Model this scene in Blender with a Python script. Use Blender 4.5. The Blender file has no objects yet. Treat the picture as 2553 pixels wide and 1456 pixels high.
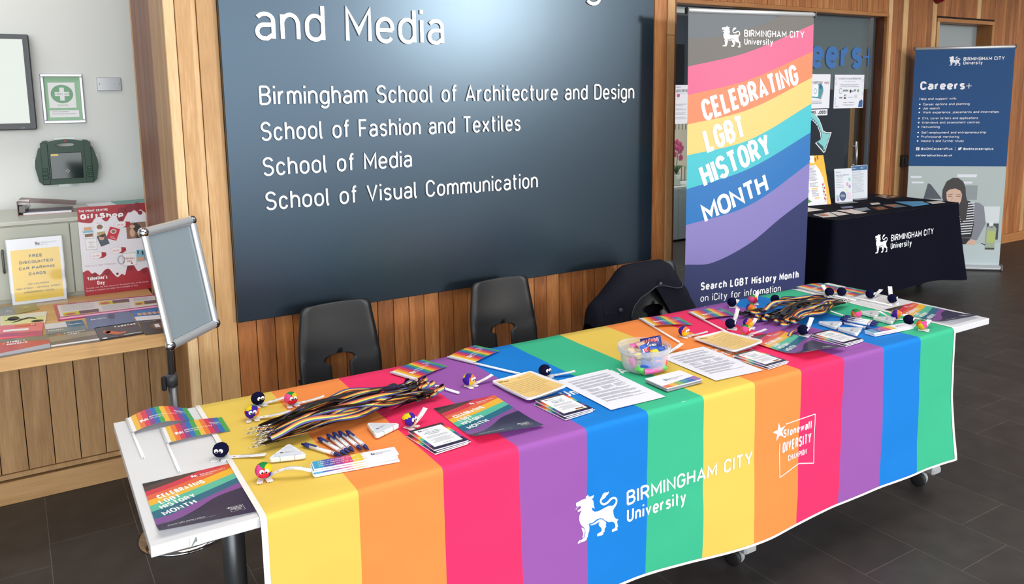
import bpy, math, random
from mathutils import Vector, Matrix, noise
from mathutils.geometry import tessellate_polygon
rnd = random.Random(7)
PI = math.pi
scene = bpy.context.scene
COL = scene.collection

# ---------------------------------------------------------------- camera
def lin(c):
    c = c / 255.0
    return c / 12.92 if c <= 0.04045 else ((c + 0.055) / 1.055) ** 2.4
def rgb(c):
    return (lin(c[0]), lin(c[1]), lin(c[2]), 1.0)

YAW, PITCH, ROLL, CAMZ = 0.55470958, 0.14465333, -0.01364135, 1.6603044
cam_data = bpy.data.cameras.new('camera')
cam = bpy.data.objects.new('camera', cam_data)
COL.objects.link(cam)
cy_, sy_, cp_, sp_ = math.cos(YAW), math.sin(YAW), math.cos(PITCH), math.sin(PITCH)
fwd = Vector((sy_ * cp_, cy_ * cp_, -sp_)); rgt = Vector((cy_, -sy_, 0)); upv = rgt.cross(fwd)
cr_, sr_ = math.cos(ROLL), math.sin(ROLL)
r2 = rgt * cr_ + upv * sr_; u2 = upv * cr_ - rgt * sr_
mt = Matrix((r2, u2, -fwd)).transposed().to_4x4()
mt.translation = Vector((0, 0, CAMZ))
cam.matrix_world = mt
cam_data.sensor_fit = 'HORIZONTAL'; cam_data.sensor_width = 36.0
cam_data.lens = 2015.6 / 2553 * 36.0
cam_data.shift_y = -(728 - 536.13) / 2553
cam_data.clip_start = 0.05; cam_data.clip_end = 200
scene.camera = cam

# ---------------------------------------------------------------- light
vs = scene.view_settings
scene.display_settings.display_device = 'sRGB'
vs.view_transform = 'Standard'; vs.look = 'None'; vs.gamma = 1.0; vs.use_curve_mapping = False
vs.exposure = 0.0
world = bpy.data.worlds.new('daylight'); scene.world = world
world.use_nodes = True
wn = world.node_tree; wn.nodes.clear()
def wnode(t, **k):
    n = wn.nodes.new(t)
    for a, b in k.items(): setattr(n, a, b)
    return n
tc = wnode('ShaderNodeTexCoord')
bright = wnode('ShaderNodeVectorMath', operation='DOT_PRODUCT')       # overcast sky, brightest behind the camera on the left
bright.inputs[1].default_value = Vector((-0.16, -0.95, 0.26)).normalized()
wn.links.new(tc.outputs['Generated'], bright.inputs[0])
mr = wnode('ShaderNodeMapRange', interpolation_type='SMOOTHSTEP')
mr.inputs['From Min'].default_value = 0.62; mr.inputs['From Max'].default_value = 1.0
mr.inputs['To Min'].default_value = 0.30; mr.inputs['To Max'].default_value = 5.2
wn.links.new(bright.outputs['Value'], mr.inputs['Value'])
bg = wnode('ShaderNodeBackground'); bg.inputs['Color'].default_value = (0.94, 0.97, 1.0, 1)
wn.links.new(mr.outputs['Result'], bg.inputs['Strength'])
wo = wnode('ShaderNodeOutputWorld'); wn.links.new(bg.outputs['Background'], wo.inputs['Surface'])

sun_d = bpy.data.lights.new('low_sun', 'SUN')
sun_d.energy = 0.8; sun_d.angle = math.radians(5); sun_d.color = (1.0, 0.93, 0.84)
sun = bpy.data.objects.new('low_sun', sun_d); COL.objects.link(sun)
sun.rotation_euler = Vector((-0.49, 0.87, -0.12)).to_track_quat('-Z', 'Y').to_euler()
sun.location = (4, -6, 3)
def panel_light(name, loc, w, h, watts, rot=(0, 0, 0), col=(1, 0.98, 0.95)):
    d = bpy.data.lights.new(name, 'AREA'); d.shape = 'RECTANGLE'; d.size = w; d.size_y = h; d.energy = watts; d.color = col
    o = bpy.data.objects.new(name, d); COL.objects.link(o); o.location = loc; o.rotation_euler = rot
    return o
panel_light('niche_ceiling_light', (-0.9, 4.4, 3.35), 2.4, 0.6, 24)
panel_light('office_fill', (6.0, 6.5, 3.35), 2.0, 1.2, 90)  # unseen fill added to lift the dim room behind the glass
panel_light('hall_top_fill', (1.2, 1.6, 3.3), 3.0, 2.0, 60)  # unseen overhead fill added to brighten tabletop and floor
panel_light('hall_top_fill', (5.2, 1.8, 3.3), 3.0, 2.0, 45)  # second added overhead fill, farther to the right

# ---------------------------------------------------------------- materials
MATS = {}
def mat(name, col, rough=0.5, metal=0.0, spec=0.5, **kw):
    if name in MATS: return MATS[name]
    m = bpy.data.materials.new(name); m.use_nodes = True
    b = m.node_tree.nodes['Principled BSDF']
    b.inputs['Base Color'].default_value = rgb(col)
    b.inputs['Roughness'].default_value = rough; b.inputs['Metallic'].default_value = metal
    b.inputs['Specular IOR Level'].default_value = spec
    for k, v in kw.items():
        b.inputs[k.replace('_', ' ')].default_value = v
    MATS[name] = m
    return m
def nd(m, t, **k):
    n = m.node_tree.nodes.new(t)
    for a, b in k.items(): setattr(n, a, b)
    return n
def lk(m, a, b): m.node_tree.links.new(a, b)
def bsdf(m): return m.node_tree.nodes['Principled BSDF']
def add_bump(m, scale, strength, dist=0.002, detail=4, vec_scale=(1, 1, 1)):
    t = nd(m, 'ShaderNodeTexCoord'); mp = nd(m, 'ShaderNodeMapping'); mp.inputs['Scale'].default_value = vec_scale
    lk(m, t.outputs['Object'], mp.inputs['Vector'])
    n = nd(m, 'ShaderNodeTexNoise'); n.inputs['Scale'].default_value = scale; n.inputs['Detail'].default_value = detail
    lk(m, mp.outputs['Vector'], n.inputs['Vector'])
    bp = nd(m, 'ShaderNodeBump'); bp.inputs['Strength'].default_value = strength; bp.inputs['Distance'].default_value = dist
    lk(m, n.outputs['Fac'], bp.inputs['Height']); lk(m, bp.outputs['Normal'], bsdf(m).inputs['Normal'])
    return m
def wood(name, cols, along='Z', rough=0.45, grain=1.0):
    """planked timber: tone per plank from the 'tone' face attribute, grain stretched along the plank"""
    if name in MATS: return MATS[name]
    m = mat(name, (200, 150, 100), rough, spec=0.35)
    at = nd(m, 'ShaderNodeAttribute', attribute_name='tone')
    t = nd(m, 'ShaderNodeTexCoord')
    off = nd(m, 'ShaderNodeVectorMath', operation='MULTIPLY_ADD')
    cmb = nd(m, 'ShaderNodeCombineXYZ')
    for i in range(3): lk(m, at.outputs['Fac'], cmb.inputs[i])
    off.inputs[1].default_value = (37.0, 53.0, 91.0)
    lk(m, cmb.outputs['Vector'], off.inputs[0]); lk(m, t.outputs['Object'], off.inputs[2])
    sc = {'Z': (1, 1, 0.075), 'X': (0.06, 1, 1), 'Y': (1, 0.06, 1)}[along]
    mp = nd(m, 'ShaderNodeMapping'); mp.inputs['Scale'].default_value = sc
    lk(m, off.outputs['Vector'], mp.inputs['Vector'])
    n1 = nd(m, 'ShaderNodeTexNoise'); n1.inputs['Scale'].default_value = 14 * grain; n1.inputs['Detail'].default_value = 3
    n1.inputs['Distortion'].default_value = 0.6
    lk(m, mp.outputs['Vector'], n1.inputs['Vector'])
    mul = nd(m, 'ShaderNodeMath', operation='MULTIPLY'); mul.inputs[1].default_value = 11.0
    lk(m, n1.outputs['Fac'], mul.inputs[0])
    sn = nd(m, 'ShaderNodeMath', operation='SINE'); lk(m, mul.outputs[0], sn.inputs[0])
    n2 = nd(m, 'ShaderNodeTexNoise'); n2.inputs['Scale'].default_value = 160 * grain; n2.inputs['Detail'].default_value = 5
    lk(m, mp.outputs['Vector'], n2.inputs['Vector'])
    # sin*0.14 + fine*0.35 + tone*0.75
    a = nd(m, 'ShaderNodeMath', operation='MULTIPLY_ADD'); a.inputs[1].default_value = 0.13
    lk(m, sn.outputs[0], a.inputs[0])
    b2 = nd(m, 'ShaderNodeMath', operation='MULTIPLY_ADD'); b2.inputs[1].default_value = 0.5
    lk(m, n2.outputs['Fac'], b2.inputs[0])
    c2 = nd(m, 'ShaderNodeMath', operation='MULTIPLY_ADD'); c2.inputs[1].default_value = 0.7; c2.inputs[2].default_value = -0.10
    lk(m, at.outputs['Fac'], c2.inputs[0]); lk(m, c2.outputs[0], b2.inputs[2]); lk(m, b2.outputs[0], a.inputs[2])
    rp = nd(m, 'ShaderNodeValToRGB')
    el = rp.color_ramp.elements
    el[0].position = 0.0; el[0].color = rgb(cols[0]); el[1].position = 1.0; el[1].color = rgb(cols[2])
    e = el.new(0.5); e.color = rgb(cols[1])
    lk(m, a.outputs[0], rp.inputs['Fac']); lk(m, rp.outputs['Color'], bsdf(m).inputs['Base Color'])
    bp = nd(m, 'ShaderNodeBump'); bp.inputs['Strength'].default_value = 0.12; bp.inputs['Distance'].default_value = 0.001
    lk(m, n2.outputs['Fac'], bp.inputs['Height']); lk(m, bp.outputs['Normal'], bsdf(m).inputs['Normal'])
    return m

# ---------------------------------------------------------------- objects and mesh helpers
def props(o, label=None, cat=None, group=None, kind=None):
    if label: o['label'] = label
    if cat: o['category'] = cat
    if group: o['group'] = group
    if kind: o['kind'] = kind
    return o
def thing(name, label, cat, loc=(0, 0, 0), rot=(0, 0, 0), group=None):
    o = bpy.data.objects.new(name, None); COL.objects.link(o)
    o.empty_display_size = 0.05
    o.location = loc; o.rotation_euler = rot if hasattr(rot, '__len__') else (0, 0, rot)
    return props(o, label, cat, group)
def copy_tree(o, parent=None):
    c = o.copy(); COL.objects.link(c)
    if parent is not None: c.parent = parent
    for ch in o.children: copy_tree(ch, c)
    return c
class MB:
    def __init__(s): s.v = []; s.f = []; s.m = []; s.tone = []; s.mats = []; s.sm = []
    def mi(s, m):
        if m is None: return 0
        if m not in s.mats: s.mats.append(m)
        return s.mats.index(m)
    def add(s, vs_, fs, m=None, tone=0.5, smooth=False):
        o = len(s.v); k = s.mi(m)
        s.v.extend([tuple(x) for x in vs_])
        for f in fs:
            s.f.append([i + o for i in f]); s.m.append(k); s.tone.append(tone); s.sm.append(smooth)
        return s
    def box(s, a, b, m=None, tone=0.5, mx=None, bev=0.0):
        x0, y0, z0 = a; x1, y1, z1 = b
        if bev > 0:
            # chamfered box: 24 verts
            vs_ = []; q = {}
            for ix, x in enumerate((x0, x1)):
                for iy, y in enumerate((y0, y1)):
                    for iz, z in enumerate((z0, z1)):
                        dx, dy, dz = (bev if ix == 0 else -bev), (bev if iy == 0 else -bev), (bev if iz == 0 else -bev)
                        q[ix, iy, iz] = len(vs_)
                        vs_ += [(x, y + dy, z + dz), (x + dx, y, z + dz), (x + dx, y + dy, z)]
            def X(i, j, k): return q[i, j, k]
            def Y(i, j, k): return q[i, j, k] + 1
            def Z(i, j, k): return q[i, j, k] + 2
            fs = [[X(0,0,0),X(0,0,1),X(0,1,1),X(0,1,0)],[X(1,0,0),X(1,1,0),X(1,1,1),X(1,0,1)],
                  [Y(0,0,0),Y(1,0,0),Y(1,0,1),Y(0,0,1)],[Y(0,1,0),Y(0,1,1),Y(1,1,1),Y(1,1,0)],
                  [Z(0,0,0),Z(0,1,0),Z(1,1,0),Z(1,0,0)],[Z(0,0,1),Z(1,0,1),Z(1,1,1),Z(0,1,1)]]
            for j in (0,1):
                for k in (0,1):
                    fl = (j + k) % 2
                    e1 = [Y(0,j,k),Y(1,j,k),Z(1,j,k),Z(0,j,k)]; fs.append(e1 if fl == 1 else e1[::-1])
                    e2 = [X(j,0,k),X(j,1,k),Z(j,1,k),Z(j,0,k)]; fs.append(e2[::-1] if fl == 1 else e2)
                    e3 = [X(j,k,0),X(j,k,1),Y(j,k,1),Y(j,k,0)]; fs.append(e3 if fl == 1 else e3[::-1])
            for i in (0,1):
                for j in (0,1):
                    for k in (0,1):
                        t = [X(i,j,k),Y(i,j,k),Z(i,j,k)]
                        fs.append(t if (i + j + k) % 2 == 1 else t[::-1])
        else:
            vs_ = [(x0,y0,z0),(x1,y0,z0),(x1,y1,z0),(x0,y1,z0),(x0,y0,z1),(x1,y0,z1),(x1,y1,z1),(x0,y1,z1)]
            fs = [[0,3,2,1],[4,5,6,7],[0,1,5,4],[1,2,6,5],[2,3,7,6],[3,0,4,7]]
        if mx is not None: vs_ = [mx @ Vector(p) for p in vs_]
        return s.add(vs_, fs, m, tone)
    def prism(s, pts, z0, z1, m=None, tone=0.5, mp=None, caps=True):
        """polygon (ccw, 2D) extruded; mp maps (x,y,h) to 3D"""
        mp = mp or (lambda x, y, h: (x, y, h))
        n = len(pts)
        vs_ = [mp(x, y, z0) for x, y in pts] + [mp(x, y, z1) for x, y in pts]
        fs = [[i, (i + 1) % n, n + (i + 1) % n, n + i] for i in range(n)]
        if caps:
            tri = tessellate_polygon([[Vector((x, y, 0)) for x, y in pts]])
            ar = sum(pts[i][0] * pts[(i + 1) % n][1] - pts[(i + 1) % n][0] * pts[i][1] for i in range(n))
            for t in tri:
                a, b, c = [Vector((pts[i][0], pts[i][1])) for i in t]
                t = list(t) if (b - a).cross(c - a) > 0 else list(t)[::-1]
                fs.append([n + i for i in t]); fs.append([i for i in t[::-1]])
        return s.add(vs_, fs, m, tone)
    def tube(s, path, r, n=8, m=None, caps=True, smooth=True):
        path = [Vector(p) for p in path]; vs_ = []; fs = []
        rr = r if hasattr(r, '__len__') else [r] * len(path)
        prev = None
        for i, p in enumerate(path):
            t = (path[min(i + 1, len(path) - 1)] - path[max(i - 1, 0)]).normalized()
            if prev is None:
                a = Vector((0, 0, 1)) if abs(t.z) < 0.9 else Vector((1, 0, 0))
                nx = t.cross(a).normalized()
            else:
                nx = (prev - t * prev.dot(t)).normalized()
            prev = nx; ny = t.cross(nx)
            for k in range(n):
                an = 2 * PI * k / n
                vs_.append(p + (nx * math.cos(an) + ny * math.sin(an)) * rr[i])
        for i in range(len(path) - 1):
            for k in range(n):
                a, b = i * n + k, i * n + (k + 1) % n
                fs.append([a, b, b + n, a + n])
        if caps:
            fs.append(list(range(n))[::-1]); fs.append([(len(path) - 1) * n + k for k in range(n)])
        return s.add(vs_, fs, m, smooth=smooth)
    def lathe(s, prof, n=24, m=None, c=(0, 0, 0), axis='Z', smooth=True):
        """prof: (radius, height) bottom to top"""
        vs_ = []; fs = []
        for r, h in prof:
            for k in range(n):
                an = 2 * PI * k / n
                x, y = r * math.cos(an), r * math.sin(an)
                p = {'Z': (x, y, h), 'Y': (x, h, -y), 'X': (h, x, y)}[axis]
                vs_.append((p[0] + c[0], p[1] + c[1], p[2] + c[2]))
        for i in range(len(prof) - 1):
            for k in range(n):
                a, b = i * n + k, i * n + (k + 1) % n
                fs.append([a, b, b + n, a + n])
        if prof[0][0] > 1e-6: fs.append(list(range(n))[::-1])
        if prof[-1][0] > 1e-6: fs.append([(len(prof) - 1) * n + k for k in range(n)])
        return s.add(vs_, fs, m, smooth=smooth)
    def ball(s, c, r, m=None, nu=16, nv=10, sc=(1, 1, 1), mfun=None):
        for j in range(nv):
            for i in range(nu):
                def P(i, j):
                    th = PI * j / nv; ph = 2 * PI * (i % nu) / nu
                    d = Vector((math.sin(th) * math.cos(ph), math.sin(th) * math.sin(ph), math.cos(th)))
                    return d
                q = [P(i, j), P(i, j + 1), P(i + 1, j + 1), P(i + 1, j)]
                if j == 0: q = [q[0], q[1], q[2]]
                elif j == nv - 1: q = [q[0], q[1], q[3]]
                cen = sum(q, Vector()) / len(q)
                s.add([(c[0] + d.x * r * sc[0], c[1] + d.y * r * sc[1], c[2] + d.z * r * sc[2]) for d in q], [list(range(len(q)))], mfun(cen) if mfun else m, smooth=True)
        return s
    def grid(s, fn, nu, nv, m=None, smooth=True, close=False):
        vs_ = [fn(i / nu, j / nv) for j in range(nv + 1) for i in range(nu + 1)]
        fs = [[j * (nu + 1) + i, j * (nu + 1) + i + 1, (j + 1) * (nu + 1) + i + 1, (j + 1) * (nu + 1) + i] for j in range(nv) for i in range(nu)]
        if callable(m) and not isinstance(m, bpy.types.Material):
            for j in range(nv):
                for i in range(nu):
                    pass
        return s.add(vs_, fs, m, smooth=smooth)
    def build(s, name, m=None, parent=None, weld=False, bevel=0, solid=0, loc=None, rot=None, subsurf=0):
        me = bpy.data.meshes.new(name)
        me.from_pydata(s.v, [], s.f)
        ml = s.mats if s.mats else [m]
        for x in ml: me.materials.append(x if x else m)
        me.polygons.foreach_set('material_index', s.m)
        me.polygons.foreach_set('use_smooth', s.sm)
        at = me.attributes.new('tone', 'FLOAT', 'FACE'); at.data.foreach_set('value', s.tone)
        me.update()
        if weld:
            import bmesh
            bm = bmesh.new(); bm.from_mesh(me); bmesh.ops.remove_doubles(bm, verts=bm.verts, dist=weld if weld is not True else 1e-5)
            bmesh.ops.recalc_face_normals(bm, faces=bm.faces); bm.to_mesh(me); bm.free()
        o = bpy.data.objects.new(name, me); COL.objects.link(o)
        if parent is not None: o.parent = parent
        if loc is not None: o.location = loc
        if rot is not None: o.rotation_euler = rot
        if solid:
            d = o.modifiers.new('thick', 'SOLIDIFY'); d.thickness = solid; d.offset = 0
        if bevel:
            d = o.modifiers.new('bevel', 'BEVEL'); d.width = bevel; d.segments = 3; d.limit_method = 'ANGLE'; d.angle_limit = 0.7
        if subsurf:
            d = o.modifiers.new('sub', 'SUBSURF'); d.levels = subsurf; d.render_levels = subsurf
        return o
def struct(name, mb, m=None, parent=None, **k):
    o = mb.build(name, m, parent, **k)
    if parent is None: o['kind'] = 'structure'
    return o

# ---------------------------------------------------------------- flat graphics (lettering, printed shapes)
# ---------------------------------------------------------------- monoline lettering drawn with strokes
def _arc(cx, cy, rx, ry, a0, a1, n=None):
    n = n or max(3, int(abs(a1 - a0) / 15))
    return [(cx + rx * math.cos(math.radians(a0 + (a1 - a0) * k / n)), cy + ry * math.sin(math.radians(a0 + (a1 - a0) * k / n))) for k in range(n + 1)]
def _bowl(x0, x1, y0, y1, r):       # right hand bowl: top left -> round -> bottom left
    xm = x1 - 0.5 * (x1 - x0) if (x1 - x0) > 0.6 else x0 + 0.45 * (x1 - x0)
    ry = min(r, (y1 - y0) / 2)
    return [(x0, y1), (xm, y1)] + _arc(xm, y1 - ry, x1 - xm, ry, 75, 0) + _arc(xm, y0 + ry, x1 - xm, ry, 0, -75) + [(xm, y0), (x0, y0)]
def _O(r=.32): return _arc(.5, 1 - r, .5, r, 0, 180) + _arc(.5, r, .5, r, 180, 360) + [(1, 1 - r)]
GL = {}
def _g(c, w, *st): GL[c] = (w, [list(s) for s in st])
_g(' ', .22)
_g('A', .56, [(0, -.0), (.5, 1), (1, 0)], [(.2, .27), (.8, .27)])
_g('B', .48, [(0, 0), (0, 1)], _bowl(0, .94, .53, 1, .235), _bowl(0, 1, 0, .53, .265))
_g('C', .48, _arc(.5, .7, .5, .3, 10, 180) + _arc(.5, .3, .5, .3, 180, 350))
_g('D', .49, [(0, 0), (0, 1)], _bowl(0, 1, 0, 1, .34))
_g('E', .42, [(1, 1), (0, 1), (0, 0), (1, 0)], [(0, .52), (.88, .52)])
_g('F', .40, [(1, 1), (0, 1), (0, 0)], [(0, .5), (.88, .5)])
_g('G', .49, _arc(.5, .7, .5, .3, 10, 180) + _arc(.5, .3, .5, .3, 180, 360) + [(1, .48), (.55, .48)])
_g('H', .49, [(0, 0), (0, 1)], [(1, 0), (1, 1)], [(0, .52), (1, .52)])
_g('I', .0, [(0, 0), (0, 1)])
_g('J', .36, [(1, 1), (1, .3)] + _arc(.5, .28, .5, .28, 0, -180))
_g('K', .50, [(0, 0), (0, 1)], [(.96, 1), (0, .36)], [(.33, .58), (1, 0)])
_g('L', .40, [(0, 1), (0, 0), (1, 0)])
_g('M', .62, [(0, 0), (0, 1), (.5, .28), (1, 1), (1, 0)])
_g('N', .51, [(0, 0), (0, 1), (1, 0), (1, 1)])
_g('O', .49, _O()); _g('0', .44, _O(.3))
_g('P', .47, [(0, 0), (0, 1)], _bowl(0, 1, .46, 1, .27))
_g('Q', .49, _O(), [(.6, .22), (1.02, -.04)])
_g('R', .49, [(0, 0), (0, 1)], _bowl(0, .97, .48, 1, .26), [(.5, .48), (1, 0)])
_g('S', .47, [(.97, .82)] + _arc(.5, .76, .47, .24, 25, 270)[:-1] + [(.5, .52)] + _arc(.5, .26, .5, .26, 90, -155)[1:])
_g('T', .48, [(0, 1), (1, 1)], [(.5, 1), (.5, 0)])
_g('U', .49, [(0, 1), (0, .3)] + _arc(.5, .3, .5, .3, 180, 360) + [(1, 1)])
_g('V', .54, [(0, 1), (.5, 0), (1, 1)])
_g('W', .82, [(0, 1), (.25, 0), (.5, .9), (.75, 0), (1, 1)])
_g('X', .52, [(0, 0), (1, 1)], [(0, 1), (1, 0)])
_g('Y', .53, [(0, 1), (.5, .44), (1, 1)], [(.5, .44), (.5, 0)])
_g('Z', .46, [(0, 1), (1, 1), (0, 0), (1, 0)])
_g('1', .22, [(0, .78), (1, 1), (1, 0)])
_g('2', .44, _arc(.5, .72, .5, .28, 165, -25) + [(0, 0), (1, 0)])
_g('3', .44, _arc(.5, .76, .46, .24, 160, -80) + [(.4, .53)], [(.4, .53)] + _arc(.5, .27, .5, .27, 80, -160))
_g('7', .42, [(0, 1), (1, 1), (.35, 0)])
_g('4', .46, [(.75, 0), (.75, 1), (0, .28), (1, .28)])
_g('5', .44, [(.92, 1), (.12, 1), (.06, .52)] + _arc(.48, .32, .52, .31, 130, -155))
_g('&', .5, [(1, 0), (.2, .72)] + _arc(.42, .8, .24, .2, 200, -60) + [(.1, .4)] + _arc(.42, .22, .42, .22, 150, 320) + [(1, .45)])
_g('£', .46, _arc(.62, .76, .34, .24, 20, 180) + [(.28, .3), (.02, 0), (1, 0)], [(.02, .45), (.75, .45)])
_g('+', .62, [(0, .42), (1, .42)], [(.5, .12), (.5, .72)])
_g('-', .26, [(0, .4), (1, .4)])
_g('.', .0, [(0, -.06), (0, .05)]); _g(',', .06, [(1, .05), (0, -.16)]); _g("'", .0, [(0, .78), (0, 1.02)]); _g('!', .0, [(0, .32), (0, 1)], [(0, -.06), (0, .05)])
_g(':', .0, [(0, -.06), (0, .05)], [(0, .5), (0, .61)])
_g('@', .62, _arc(.5, .45, .5, .5, -50, 330), _arc(.5, .45, .22, .22, 0, 360), [(.72, .66), (.74, .3), (.95, .3)])
_g('|', .0, [(0, -.1), (0, 1.05)])
LC = set('abcdefghijklmnopqrstuvwxyz')
_g('a', .40, [(.05, .86)] + _arc(.5, .72, .5, .28, 140, 0) + [(1, 0)], [(1, .56), (.42, .56)] + _arc(.42, .28, .42, .28, 90, 270) + [(.6, 0), (1, .18)])
_g('b', .42, [(0, 0), (0, 1.36)], [(0, .7)] + _arc(.5, .62, .5, .38, 160, 0) + _arc(.5, .38, .5, .38, 0, -160) + [(0, .3)])
_g('c', .38, _arc(.5, .62, .5, .38, 20, 180) + _arc(.5, .38, .5, .38, 180, 340))
_g('d', .42, [(1, 0), (1, 1.36)], [(1, .7)] + _arc(.5, .62, .5, .38, 20, 180) + _arc(.5, .38, .5, .38, 180, 340) + [(1, .3)])
_g('e', .42, [(1, .5)] + _arc(.5, .62, .5, .38, 0, 180) + _arc(.5, .38, .5, .38, 180, 325), [(.05, .5), (1, .5)])
_g('f', .26, [(.4, 0), (.4, 1.12)] + _arc(.75, 1.14, .35, .22, 180, 80) + [(1, 1.36)], [(0, 1), (.95, 1)])
_g('g', .42, [(1, 1), (1, -.05)] + _arc(.5, -.04, .5, .26, 0, -150), [(1, .7)] + _arc(.5, .62, .5, .38, 20, 180) + _arc(.5, .38, .5, .38, 180, 340) + [(1, .3)])
_g('h', .40, [(0, 0), (0, 1.36)], [(0, .7)] + _arc(.5, .6, .5, .4, 155, 0) + [(1, 0)])
_g('i', .0, [(0, 0), (0, 1)], [(0, 1.24), (0, 1.40)])
_g('j', .12, [(1, 1), (1, -.1), (.6, -.28), (0, -.3)], [(1, 1.24), (1, 1.40)])
_g('k', .38, [(0, 0), (0, 1.36)], [(.92, 1), (0, .38)], [(.36, .62), (1, 0)])
_g('l', .10, [(0, 1.36), (0, .2), (.35, 0), (1, 0)])
_g('m', .66, [(0, 0), (0, 1)], [(0, .7)] + _arc(.26, .66, .24, .34, 155, 0) + [(.5, 0)], [(.5, .7)] + _arc(.76, .66, .24, .34, 155, 0) + [(1, 0)])
_g('n', .40, [(0, 0), (0, 1)], [(0, .7)] + _arc(.5, .6, .5, .4, 155, 0) + [(1, 0)])
_g('o', .42, _O(.38))
_g('p', .42, [(0, -.32), (0, 1)], [(0, .7)] + _arc(.5, .62, .5, .38, 160, 0) + _arc(.5, .38, .5, .38, 0, -160) + [(0, .3)])
_g('q', .42, [(1, -.32), (1, 1)], [(1, .7)] + _arc(.5, .62, .5, .38, 20, 180) + _arc(.5, .38, .5, .38, 180, 340) + [(1, .3)])
_g('r', .24, [(0, 0), (0, 1)], [(0, .52)] + _arc(.95, .45, .95, .55, 165, 90))
_g('s', .37, [(.95, .84)] + _arc(.5, .77, .46, .23, 30, 265)[:-1] + [(.5, .54)] + _arc(.5, .25, .48, .25, 85, -150)[1:])
_g('t', .26, [(.38, 1.34), (.38, .22)] + _arc(.72, .2, .34, .2, 180, 280), [(0, 1), (.95, 1)])
_g('u', .40, [(1, 1), (1, 0)], [(0, 1), (0, .4)] + _arc(.5, .4, .5, .4, 180, 335) + [(1, .3)])
_g('v', .42, [(0, 1), (.5, 0), (1, 1)])
_g('w', .66, [(0, 1), (.25, 0), (.5, .9), (.75, 0), (1, 1)])
_g('x', .42, [(0, 0), (1, 1)], [(0, 1), (1, 0)])
_g('y', .42, [(0, 1), (.5, .02)], [(1, 1), (.42, -.16), (.25, -.3), (0, -.3)])
_g('z', .36, [(0, 1), (1, 1), (0, 0), (1, 0)])
XH = 0.735
def _ymap(c, y, w):
    if c in LC:
        if y < 0: return w / 2 + (y / 0.32) * (0.25)
        if y <= 1: return w / 2 + y * (XH - w)
        return XH - w / 2 + (y - 1) / 0.36 * (1 - XH)
    return w / 2 + y * (1 - w)
def _ribbon(P, w):
    """polyline thickened by w with mitred joins -> verts, faces"""
    Q = [Vector(P[0])]
    for p in P[1:]:
        if (Vector(p) - Q[-1]).length > 1e-4: Q.append(Vector(p))
    n = len(Q); v = []
    if n < 2: return [], []
    closed = n > 3 and (Q[0] - Q[-1]).length < 1e-3
    if closed: Q = Q[:-1]; n -= 1
    for i in range(n):
        a = Q[(i - 1) % n] if (closed or i > 0) else None; b = Q[(i + 1) % n] if (closed or i < n - 1) else None
        d1 = (Q[i] - a).normalized() if a is not None else None; d2 = (b - Q[i]).normalized() if b is not None else None
        if d1 is None: d1 = d2
        if d2 is None: d2 = d1
        n1 = Vector((-d1.y, d1.x)); n2 = Vector((-d2.y, d2.x)); m = n1 + n2
        if m.length < 0.3: m = n1; sc = 1.0
        else:
            m.normalize(); sc = min(1.0 / max(0.38, m.dot(n1)), 2.6)
        lp = rp = w / 2 * sc
        if a is not None and b is not None:
            cr = d1.x * d2.y - d1.y * d2.x; an = math.atan2(cr, d1.dot(d2))
            if 0.05 < abs(an) < 0.62:
                lim = 0.92 * min((Q[i] - a).length, (b - Q[i]).length) / (2 * math.tan(abs(an) / 2)) / max(0.5, math.cos(abs(an) / 2))
                if an > 0: lp = min(lp, lim)
                else: rp = min(rp, lim)
        v += [tuple(Q[i] + m * lp), tuple(Q[i] - m * rp)]
    f = [[2 * i + 1, 2 * ((i + 1) % n) + 1, 2 * ((i + 1) % n), 2 * i] for i in range(n if closed else n - 1)]
    return v, f
def glyph_run(st, w, k=1.0, sp=0.16):
    """strokes for a string in cap heights: weight w, letter widths scaled by k -> verts, faces, width"""
    v = []; f = []; x = 0.0
    for ch in st:
        if ch == ' ': x += (0.30 + sp) * k; continue
        W, S = GL.get(ch, GL['-'])
        for si, s in enumerate(S):
            P = [(x + w / 2 + px * W * k, _ymap(ch, py, w)) for px, py in s]
            a, b = _ribbon(P, w); o = len(v)
            if ch in 'AMNVWXZvwxz': a = [(q[0], min(max(q[1], 0.0), XH if ch in LC else 1.0)) for q in a]
            v += [(q[0], q[1], 0.00004 * si) for q in a]; f += [[i + o for i in q] for q in b]
        x += W * k + w + sp * (0.45 + 0.55 * k)
    return v, f, x - sp * (0.45 + 0.55 * k)
def fit_run(st, w, width, sp=0.16):
    lo, hi = 0.15, 4.0
    for _ in range(30):
        k = (lo + hi) / 2
        n = 0.0
        for ch in st: n += (0.30 + sp) * k if ch == ' ' else GL.get(ch, GL['-'])[0] * k + w + sp * (0.45 + 0.55 * k)
        n -= sp * (0.45 + 0.55 * k)
        if n < width: lo = k
        else: hi = k
    return glyph_run(st, w, k, sp)
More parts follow.
